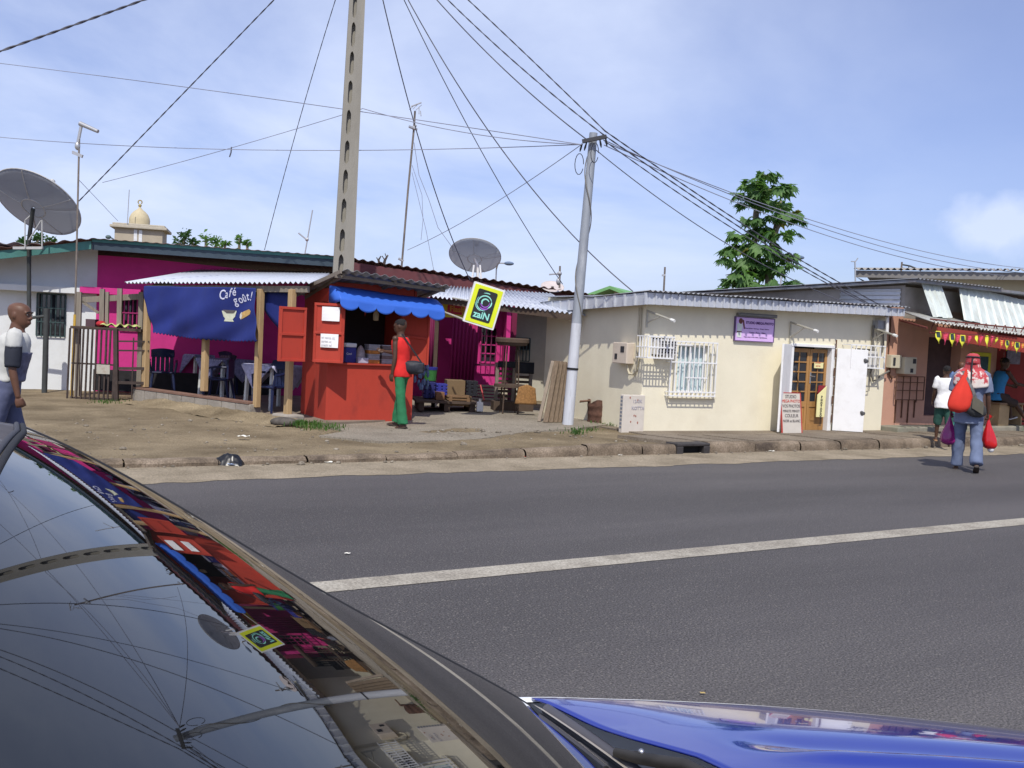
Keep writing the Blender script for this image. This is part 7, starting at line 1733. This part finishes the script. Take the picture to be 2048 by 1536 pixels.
# carried things
def sack(name, lab, cat, c, rx, ry, h, m, fold=.08, neck=.25, seed=0, tilt=(0, 0), n=30, tail=True):
    """a bag hanging from c downwards, bulging at the bottom and gathered at the neck"""
    r_ = random.Random(seed); ph = [r_.uniform(0, 6) for _ in range(3)]; c = Vector(c)
    def fn(u, v):
        a = 2*math.pi*u; t = v
        w = (neck+(1-neck)*math.sin(min(1, t*1.25)*math.pi/2)**1.5) if t < .8 else math.sqrt(max(0, 1-((t-.62)/.38)**2))*1.0+.0
        if t >= .8: w = (1.0)*math.sqrt(max(.0004, 1-((t-.8)/.2)**2*.9999))
        w *= 1+fold*(1-t*.6)*math.sin(a*7+ph[0]+t*2)+fold*.5*math.sin(a*4+ph[1]+t*6)
        return (c.x+rx*w*math.cos(a)+tilt[0]*t, c.y+ry*w*math.sin(a)+tilt[1]*t, c.z-h*t)
    mb = MB().grid(fn, n, 24); T = Thing(name, lab, cat, WORLD, (c.x, c.y, c.z-h)); T.part('bag', mb, m, smooth=60)
    if tail: T.part('knot', MB().tube([c-Vector((0, 0, .02)), c+Vector((.005, 0, .03)), c+Vector((.03, 0, .06))], [max(rx, ry)*neck*.8, .018, .03], 8), m, smooth=60)
    return T
wp = lambda fig, T, v: T.fr.world(v)
hl_ = wp(f3, P3, f3.wr[1]+f3.fa[1]*.09); hr_ = wp(f3, P3, f3.wr[-1]+f3.fa[-1]*.09)
m_mag = mat('magenta_plastic', (.22, .012, .13), .18, var=.2, scale=6, spec=.6); m_redp = mat('red_plastic_bag', (.52, .012, .014), .16, var=.12, scale=6, spec=.6); m_redc = mat('red_cloth_bag', (.58, .035, .02), .85, var=.1); m_greyb = mat('grey_canvas', (.05, .05, .05), .85, var=.35, scale=7)
sack('plastic_bag', 'shiny magenta plastic bag hanging from the walker\'s left hand', 'bag', hl_, .115, .10, .40, m_mag, .07, .16, 1)
sack('plastic_bag', 'shiny red plastic bag with white base hanging from the walker\'s right hand', 'bag', hr_, .10, .09, .42, m_redp, .08, .2, 2, tilt=(.05, 0)).part('white_base', MB().ball((hr_.x+.06, hr_.y-.01, hr_.z-.41), .05, .045, .05, 10, 6), m_white, smooth=60)
shp = at(1933, 738, g3.y-.17); 
sack('sling_bag', 'bulging red cloth bag slung over the walker\'s back', 'bag', shp, .17, .10, .62, m_redc, .06, .06, 4, tilt=(-.10, -.05), tail=False)
gb_ = at(1948, 800, g3.y-.20)
GT = Thing('shoulder_bag', 'dark grey shoulder bag hanging beside the red sling bag', 'bag', WORLD, tuple(gb_))
GT.part('bag', fused(MB().ball(gb_-Vector((0, 0, .1)), .20, .08, .13, 16, 10, Matrix.Rotation(R(30), 3, 'Y')), .02, 2, .02, 7), m_greyb)
GT.part('strap', MB().grid(lambda u, v: tuple((at(1926, 742, g3.y-.16)).lerp(gb_+Vector((.02, -.03, .0)), v)+Vector((.045*(u-.5), -.04*math.sin(math.pi*v), 0))), 2, 10), mat('strap_stripe', (.14, .14, .14), .9, var=.5, scale=20), solid=.006)
GT.part('panel', MB().grid(lambda u, v: tuple(gb_+Vector((-.06+.16*u, -.085-.01*math.sin(u*3), -.2+.17*v+.09*(1-u)))), 5, 5), mat('khaki_panel', (.11, .10, .075), .9), solid=.004)
# --- two children ahead of the walker
f4 = Figure(1.30, lean=2, head=(10, 0), armL=(8, 8, 20), armR=(-4, 8, 15), legL=(10, 3, 6), legR=(-8, 3, 8), girth=1.02)
g4 = gnd(1884, 882, .15)
P4 = Thing('person', 'child in a white polo shirt and dark green shorts seen from behind on the pavement', 'person', Fr(g4.x, g4.y, 165)); P4.root.location.z = .15
P4.part('body', f4.skin(.010), m_skin); P4.part('hair', fused(f4.hair(.03, -.08), .013, 2, .004, 40), m_hair)
P4.part('shirt', f4.top(sleeve=.36, inf=.022, hem=-.07, flare=.035, seed=21, wr=.008), m_white)
P4.part('shorts', f4.bottom(.105, .098, .09, .62, seed=22, inf=.018), mat('bottle_green', (.02, .07, .055), .9))
f4.shoes(P4, mat('tan_sandal', (.36, .2, .1), .7))
f5 = Figure(1.38, lean=2, head=(0, 0), legL=(-8, 3, 8), legR=(10, 3, 6))
g5 = gnd(1913, 874, .15)
P5 = Thing('person', 'close-cropped child in blue and teal almost hidden by the scarfed walker', 'person', Fr(g5.x, g5.y, 160)); P5.root.location.z = .15
P5.part('body', f5.skin(.011), m_skin2); P5.part('shirt', f5.top(sleeve=.4, inf=.02, seed=31), mat('mid_blue_shirt', (.12, .19, .36), .9)); P5.part('trousers', f5.bottom(seed=32, length=.95), mat('teal_trousers', (.03, .22, .19), .9))
f5.shoes(P5, mat('tan_sandal', (.36, .2, .1), .7))
# --- seated man in blue on the bench
f6 = Figure(1.68, lean=14, head=(-5, 12), armL=(35, 4, 45), armR=(40, 6, 40), legL=(85, 4, 70), legR=(70, 8, 30), hipz=.60)
P6 = Thing('person', 'seated man in a bright blue tank top resting on the plywood bench', 'person', Fr(*SF.world((SF.uv(1990, 800, -.1)[0], -.1, 0)).xy, math.degrees(SF.a)+72)); P6.root.location.z = .24
P6.part('body', f6.skin(.010), m_skin); P6.part('hair', fused(f6.hair(.02), .014, 2, .004, 40), m_hair)
P6.part('tank_top', f6.top(vest=True, inf=.016, hem=-.05, seed=41), mat('azure_vest', (.03, .20, .42), .85)); P6.part('shorts', f6.bottom(.10, .09, .08, .5, seed=42), mat('brown_shorts', (.05, .035, .03), .9)); f6.shoes(P6, m_plwhite)
# customer's shoulder bag
q = at(826, 735, g2.y-.05); BT2 = Thing('shoulder_bag', 'black shoulder bag hanging behind the kiosk customer', 'bag', WORLD, tuple(q))
BT2.part('bag', fused(MB().ball(q, .20, .09, .115, 16, 10).box(q.x-.17, q.x+.17, q.y-.07, q.y+.07, q.z-.08, q.z+.08), .016, 3, .008, 9), mat('black_nylon', (.018, .02, .028), .6))
BT2.part('strap', MB().grid(lambda u, v: tuple(at(804, 668, g2.y-.12).lerp(q+Vector((.13, .0, .08)), v)+Vector((.03*(u-.5), 0, .0))), 2, 8), m_ink, solid=.005)
# ------------------------------------------------------------------ the blue car in the foreground
KF2 = Fr(0, 0, 31.66)                       # car frame: x forward along the road, y towards the far side
WS = [(0,0,1.14082),(0,1,.08998),(0,2,-.08657),(0,3,-.00974),(0,4,.01182),(1,0,-.5816),(1,1,-.04813),(1,2,-.05741),(1,3,.01321),(2,0,.02033),(2,1,.33096),(2,2,-.27166),(3,0,-.32602),(3,1,.7846),(4,0,-.59924)]
def wsz(X, Y):
    """curved windscreen: rise and rake as a smooth surface; carried on straight past its base and sides"""
    x = min(X, .97)-.6; y = max(Y, .42)-1.0; z = sum(k*x**i*y**j for i, j, k in WS)
    if X > .97: z += (X-.97)*-.66
    if Y < .42: z -= (.42-Y)*(.25+.5*(.42-Y))
    return z
def xt(Y): return .143-.150*(1.42-Y)*(1 if Y < 1.42 else .6)-.05*max(0, .8-Y)
def xb(Y): return 1.0+.135*(1.56-Y)-.04*max(0, .9-Y)
def yfar(t): return 1.674-.212*(.83*t)+.012
YN = .22
def wsp(t, s, dz=0):
    """t 0 top..1 base, s 0 near..1 far"""
    Y = YN+(yfar(t)-YN)*s; X = xt(Y)+(xb(Y)-xt(Y))*t; return Vector((X, Y, wsz(X, Y)+dz))
car = Thing('parked_car', 'dark-glassed blue car with white flanks and peeling roof close to the camera', 'car', KF2, (1.0, .95, 0))
m_ws = bpy.data.materials.new('tinted_windscreen'); m_ws.use_nodes = True; b_ = m_ws.node_tree.nodes['Principled BSDF']
b_.inputs['Base Color'].default_value = (.019, .020, .019, 1); b_.inputs['Roughness'].default_value = .012; b_.inputs['IOR'].default_value = 1.34; b_.inputs['Specular Tint'].default_value = (.50, .68, 1, 1); b_.inputs['Specular IOR Level'].default_value = .5
t_ = m_ws.node_tree; tc_ = t_.nodes.new('ShaderNodeTexCoord'); nz_ = t_.nodes.new('ShaderNodeTexNoise'); nz_.inputs['Scale'].default_value = 3.5; nz_.inputs['Detail'].default_value = 9; nz_.inputs['Roughness'].default_value = .72
t_.links.new(tc_.outputs['Object'], nz_.inputs['Vector']); rp_ = t_.nodes.new('ShaderNodeValToRGB'); rp_.color_ramp.elements[0].position = .4; rp_.color_ramp.elements[0].color = (.003, .0035, .0045, 1); rp_.color_ramp.elements[1].position = .75; rp_.color_ramp.elements[1].color = (.014, .0135, .012, 1)
t_.links.new(nz_.outputs[0], rp_.inputs[0]); t_.links.new(rp_.outputs[0], b_.inputs['Base Color'])
car.part('windscreen', MB().grid(lambda u, v: tuple(wsp(u, v)), 120, 160), m_ws, smooth=180)
m_rubber = mat('black_rubber', (.02, .02, .022), .75, var=.2); m_trim = mat('grey_trim', (.25, .25, .29), .35, .3, .1)
tp_e = [wsp(0, k/40, .002) for k in range(41)]
car.part('header_seal', MB().tube([p+Vector((-.002, 0, .001)) for p in tp_e], .0042, 8), m_rubber, smooth=60)
car.part('header_trim', MB().tube([p+Vector((-.010, 0, .003)) for p in tp_e], .0038, 8), mat('dull_trim', (.05, .05, .06), .7), smooth=60)
fe = [wsp(k/50, 1, 0) for k in range(51)]
car.part('pillar_seal', MB().tube([p+Vector((0, .004, -.003)) for p in fe], .0045, 8), m_rubber, smooth=60)
car.part('pillar_trim', MB().tube([p+Vector((0, .013, -.003-.008*k/50)) for k, p in enumerate(fe)], .0045, 8), m_trim, smooth=60)
be = [wsp(1, k/40, 0) for k in range(41)]
car.part('base_trim', MB().grid(lambda u, v: tuple(wsp(1, u)+Vector((.004+.022*v, 0, .003-.012*v))), 40, 3), mat('cream_sealant', (.42, .38, .33), .6, var=.25, scale=12), smooth=60)
car.part('base_seal', MB().tube([p+Vector((.035, 0, -.012)) for p in be], .011, 8), mat('grey_rubber', (.07, .07, .085), .5), smooth=60)
# roof with flaking paint
m_roof = mat('flaking_roof', (.075, .068, .072), .7, 0, .35, 9, .3, dirt=(.34, .37, .45), damt=.9, dscale=3.2)
def roofp(u, v):
    p = wsp(0, v); q = (v-.5)*2
    return (p.x-.014-1.5*u, p.y+(0 if v < .5 else .0), p.z+.005+.034*math.sin(min(1, u*6)*1.57)-.05*q**6*u)
car.part('roof', MB().grid(roofp, 40, 50), m_roof, smooth=180)
# bonnet
EDGE = [(1.00, 1.615, .905), (1.043, 1.594, .90), (1.178, 1.525, .90), (1.37, 1.45, .89), (1.565, 1.37, .875), (1.756, 1.275, .86), (2.0, 1.16, .835), (2.17, 1.07, .81), (2.32, .93, .77)]
def edge(X):
    for (a, ya, za), (b, yb, zb) in zip(EDGE, EDGE[1:]):
        if X <= b: t = (X-a)/(b-a); return ya+(yb-ya)*t, za+(zb-za)*t
    return EDGE[-1][1:]
def smooth_edge(X):
    w = 0; y = z = 0
    for k in range(-4, 5):
        a, b = edge(min(2.32, max(1.0, X+k*.03))); y += a; z += b; w += 1
    return y/w, z/w
NEAR = lambda X: .28+.10*max(0, X-1.4)
def bonz(X, s, Wd):
    """height of the bonnet over its edge, s metres in from the far edge"""
    t = s/Wd; c = .062*(1-(2*t-1)**2) if 0 < t < 1 else 0
    cre = .012*math.exp(-((s-.40-.05*(X-1.2))/.035)**2)-.010*math.exp(-((s-.33-.05*(X-1.2))/.05)**2)
    cre += .012*math.exp(-((Wd-s-.40-.05*(X-1.2))/.035)**2)
    fade = sst(1.16, 1.32, X)
    return c*.85+cre*fade-.02*math.exp(-((X-1.05)/.1)**2)*sst(.0, .2, s)
def xr(Y): return max(1.02+.25*(1.57-max(Y, 1.2))-.05*max(0, .9-Y), xb(Y)+.05)        # rear edge of the bonnet
def bonnet(u, v):
    # v across from far to near, u from the rear edge to the nose
    Xn = 2.34-.02
    Yr0 = 1.575; 
    s0 = v
    X = 1.03; Yf, zf = smooth_edge(X); Y = Yf-.014-(Yf-.014-NEAR(X))*s0; X = xr(Y)+(Xn-xr(Y))*u
    Yf, zf = smooth_edge(X); Wd = Yf-.014-NEAR(X); s = Wd*s0; Y = Yf-.014-s
    return (X, Y, zf+.004+bonz(X, s, Wd))
m_blue = mat('blue_car_paint', (.013, .030, .27), .12, .0, .06, 2, spec=.5, coat=1.0)
car.part('bonnet', MB().grid(bonnet, 90, 110), m_blue, smooth=180, solid=.004)
m_wp = mat('white_car_paint', (.78, .80, .82), .12, 0, .03, 2, coat=.8)
def fender(u, v):
    X = 1.0+1.32*u; Yf, zf = smooth_edge(X)
    P = [(-.010, -.002), (-.004, .003), (.005, .003), (.020, -.009), (.05, -.06), (.07, -.18), (.075, -.40), (.05, -.62)]
    s_ = v*7; i = min(6, int(s_)); f = s_-i; return (X, Yf-.006+P[i][0]+(P[i+1][0]-P[i][0])*f, zf+P[i][1]+(P[i+1][1]-P[i][1])*f)
car.part('fender', MB().grid(fender, 60, 28), m_wp, smooth=60)
car.part('panel_gap', MB().grid(lambda u, v: (1.02+1.28*u, smooth_edge(1.02+1.28*u)[0]-.006-.012*v, smooth_edge(1.02+1.28*u)[1]-.004), 60, 1), m_black)
# cowl between windscreen and bonnet, wiper arms
def cowl(u, v):
    a = wsp(1, u)+Vector((.03, 0, -.022)); Y = a.y; b = Vector((xr(Y)+.02, Y, a.z*.0+min(a.z-.01, .895)-.01))
    p = a.lerp(b, v); p.z -= .025*math.sin(math.pi*v); return tuple(p)
car.part('cowl', MB().grid(cowl, 50, 8), mat('black_plastic_cowl', (.018, .018, .018), .6, var=.3, scale=14), smooth=60)
wa = MB(); p0_ = Vector((1.070, 1.265, .905)); p1_ = Vector((1.10, 1.08, .925)); p2_ = Vector((1.03, .55, .86))
wa.tube([p0_+Vector((-.015, .05, -.006)), p0_, p0_.lerp(p1_, .5)+Vector((0, 0, .012)), p1_, p1_.lerp(p2_, .5), p2_], [.008, .011, .012, .010, .008, .006], 8)
wp_ = car.part('wiper', wa, mat('wiper_black', (.03, .028, .027), .55, var=.3, scale=20), smooth=60)
car.part('wiper_nut', MB().ball(p0_+Vector((0, 0, .011)), .006), mat('steel', (.55, .55, .55), .3, .9, .05), parent=wp_, smooth=60)
# the rest of the shell: far flank, near flank, nose, glasshouse sides and wheels
def flank(u, v, far=True):
    X = -2.3+3.3*u
    if far:
        P = [(1.70-.02, 1.36), (1.80, 1.0), (1.82, .90), (1.80, .55), (1.74, .28)]
    else: P = [(.16, 1.30), (.10, 1.0), (.06, .86), (.08, .55), (.14, .28)]
    s_ = v*4; i = min(3, int(s_)); f = s_-i; y, z = P[i][0]+(P[i+1][0]-P[i][0])*f, P[i][1]+(P[i+1][1]-P[i][1])*f
    return (X, y, z)
def flank_low(far):
    def fn(u, v):
        X = -2.3+3.32*u; y0 = 1.64 if far else .26; y1 = 1.68 if far else .20; z0 = .88; z1 = .28
        k = math.sin(math.pi*v*.9+.2); return (X, y0+(y1-y0)*k, z0+(z1-z0)*v)
    return fn
car.part('door_panel', MB().grid(flank_low(True), 20, 8), m_wp, smooth=60, solid=.01)
car.part('door_panel', MB().grid(flank_low(False), 20, 8), m_wp, smooth=60, solid=.01)
def nose(u, v):
    X, Y, Z = bonnet(1, u); return (X+.05*math.sin(math.pi*min(1, v*1.2))-.03*v, Y, Z-.5*v)
car.part('bumper', MB().grid(nose, 30, 10), m_blue, smooth=60)
def nfender(u, v):
    X = 1.0+1.32*u; Yf, zf = smooth_edge(X); y = NEAR(X); P = [(.012, .004), (0, 0), (-.03, -.03), (-.07, -.2), (-.07, -.42), (-.04, -.6)]
    s_ = v*5; i = min(4, int(s_)); f = s_-i; return (X, y+P[i][0]+(P[i+1][0]-P[i][0])*f, zf+P[i][1]+(P[i+1][1]-P[i][1])*f)
car.part('fender', MB().grid(nfender, 30, 14), m_wp, smooth=60)
for (X, Y) in ((1.55, 1.40), (1.55, .34), (-1.2, 1.58), (-1.2, .32)):
    Mx = Matrix.Rotation(R(90), 3, 'X')
    w_ = car.part('wheel', MB().lathe([(.15, -.08), (.25, -.09), (.29, -.06), (.29, .06), (.25, .09), (.15, .08)], (X, Y, .29), 28, Mx), m_rubber, smooth=40)
    car.part('rim', MB().lathe([(.02, -.085), (.17, -.07), (.17, .07), (.02, .085)], (X, Y, .29), 20, Mx), m_trim, parent=w_, smooth=40)
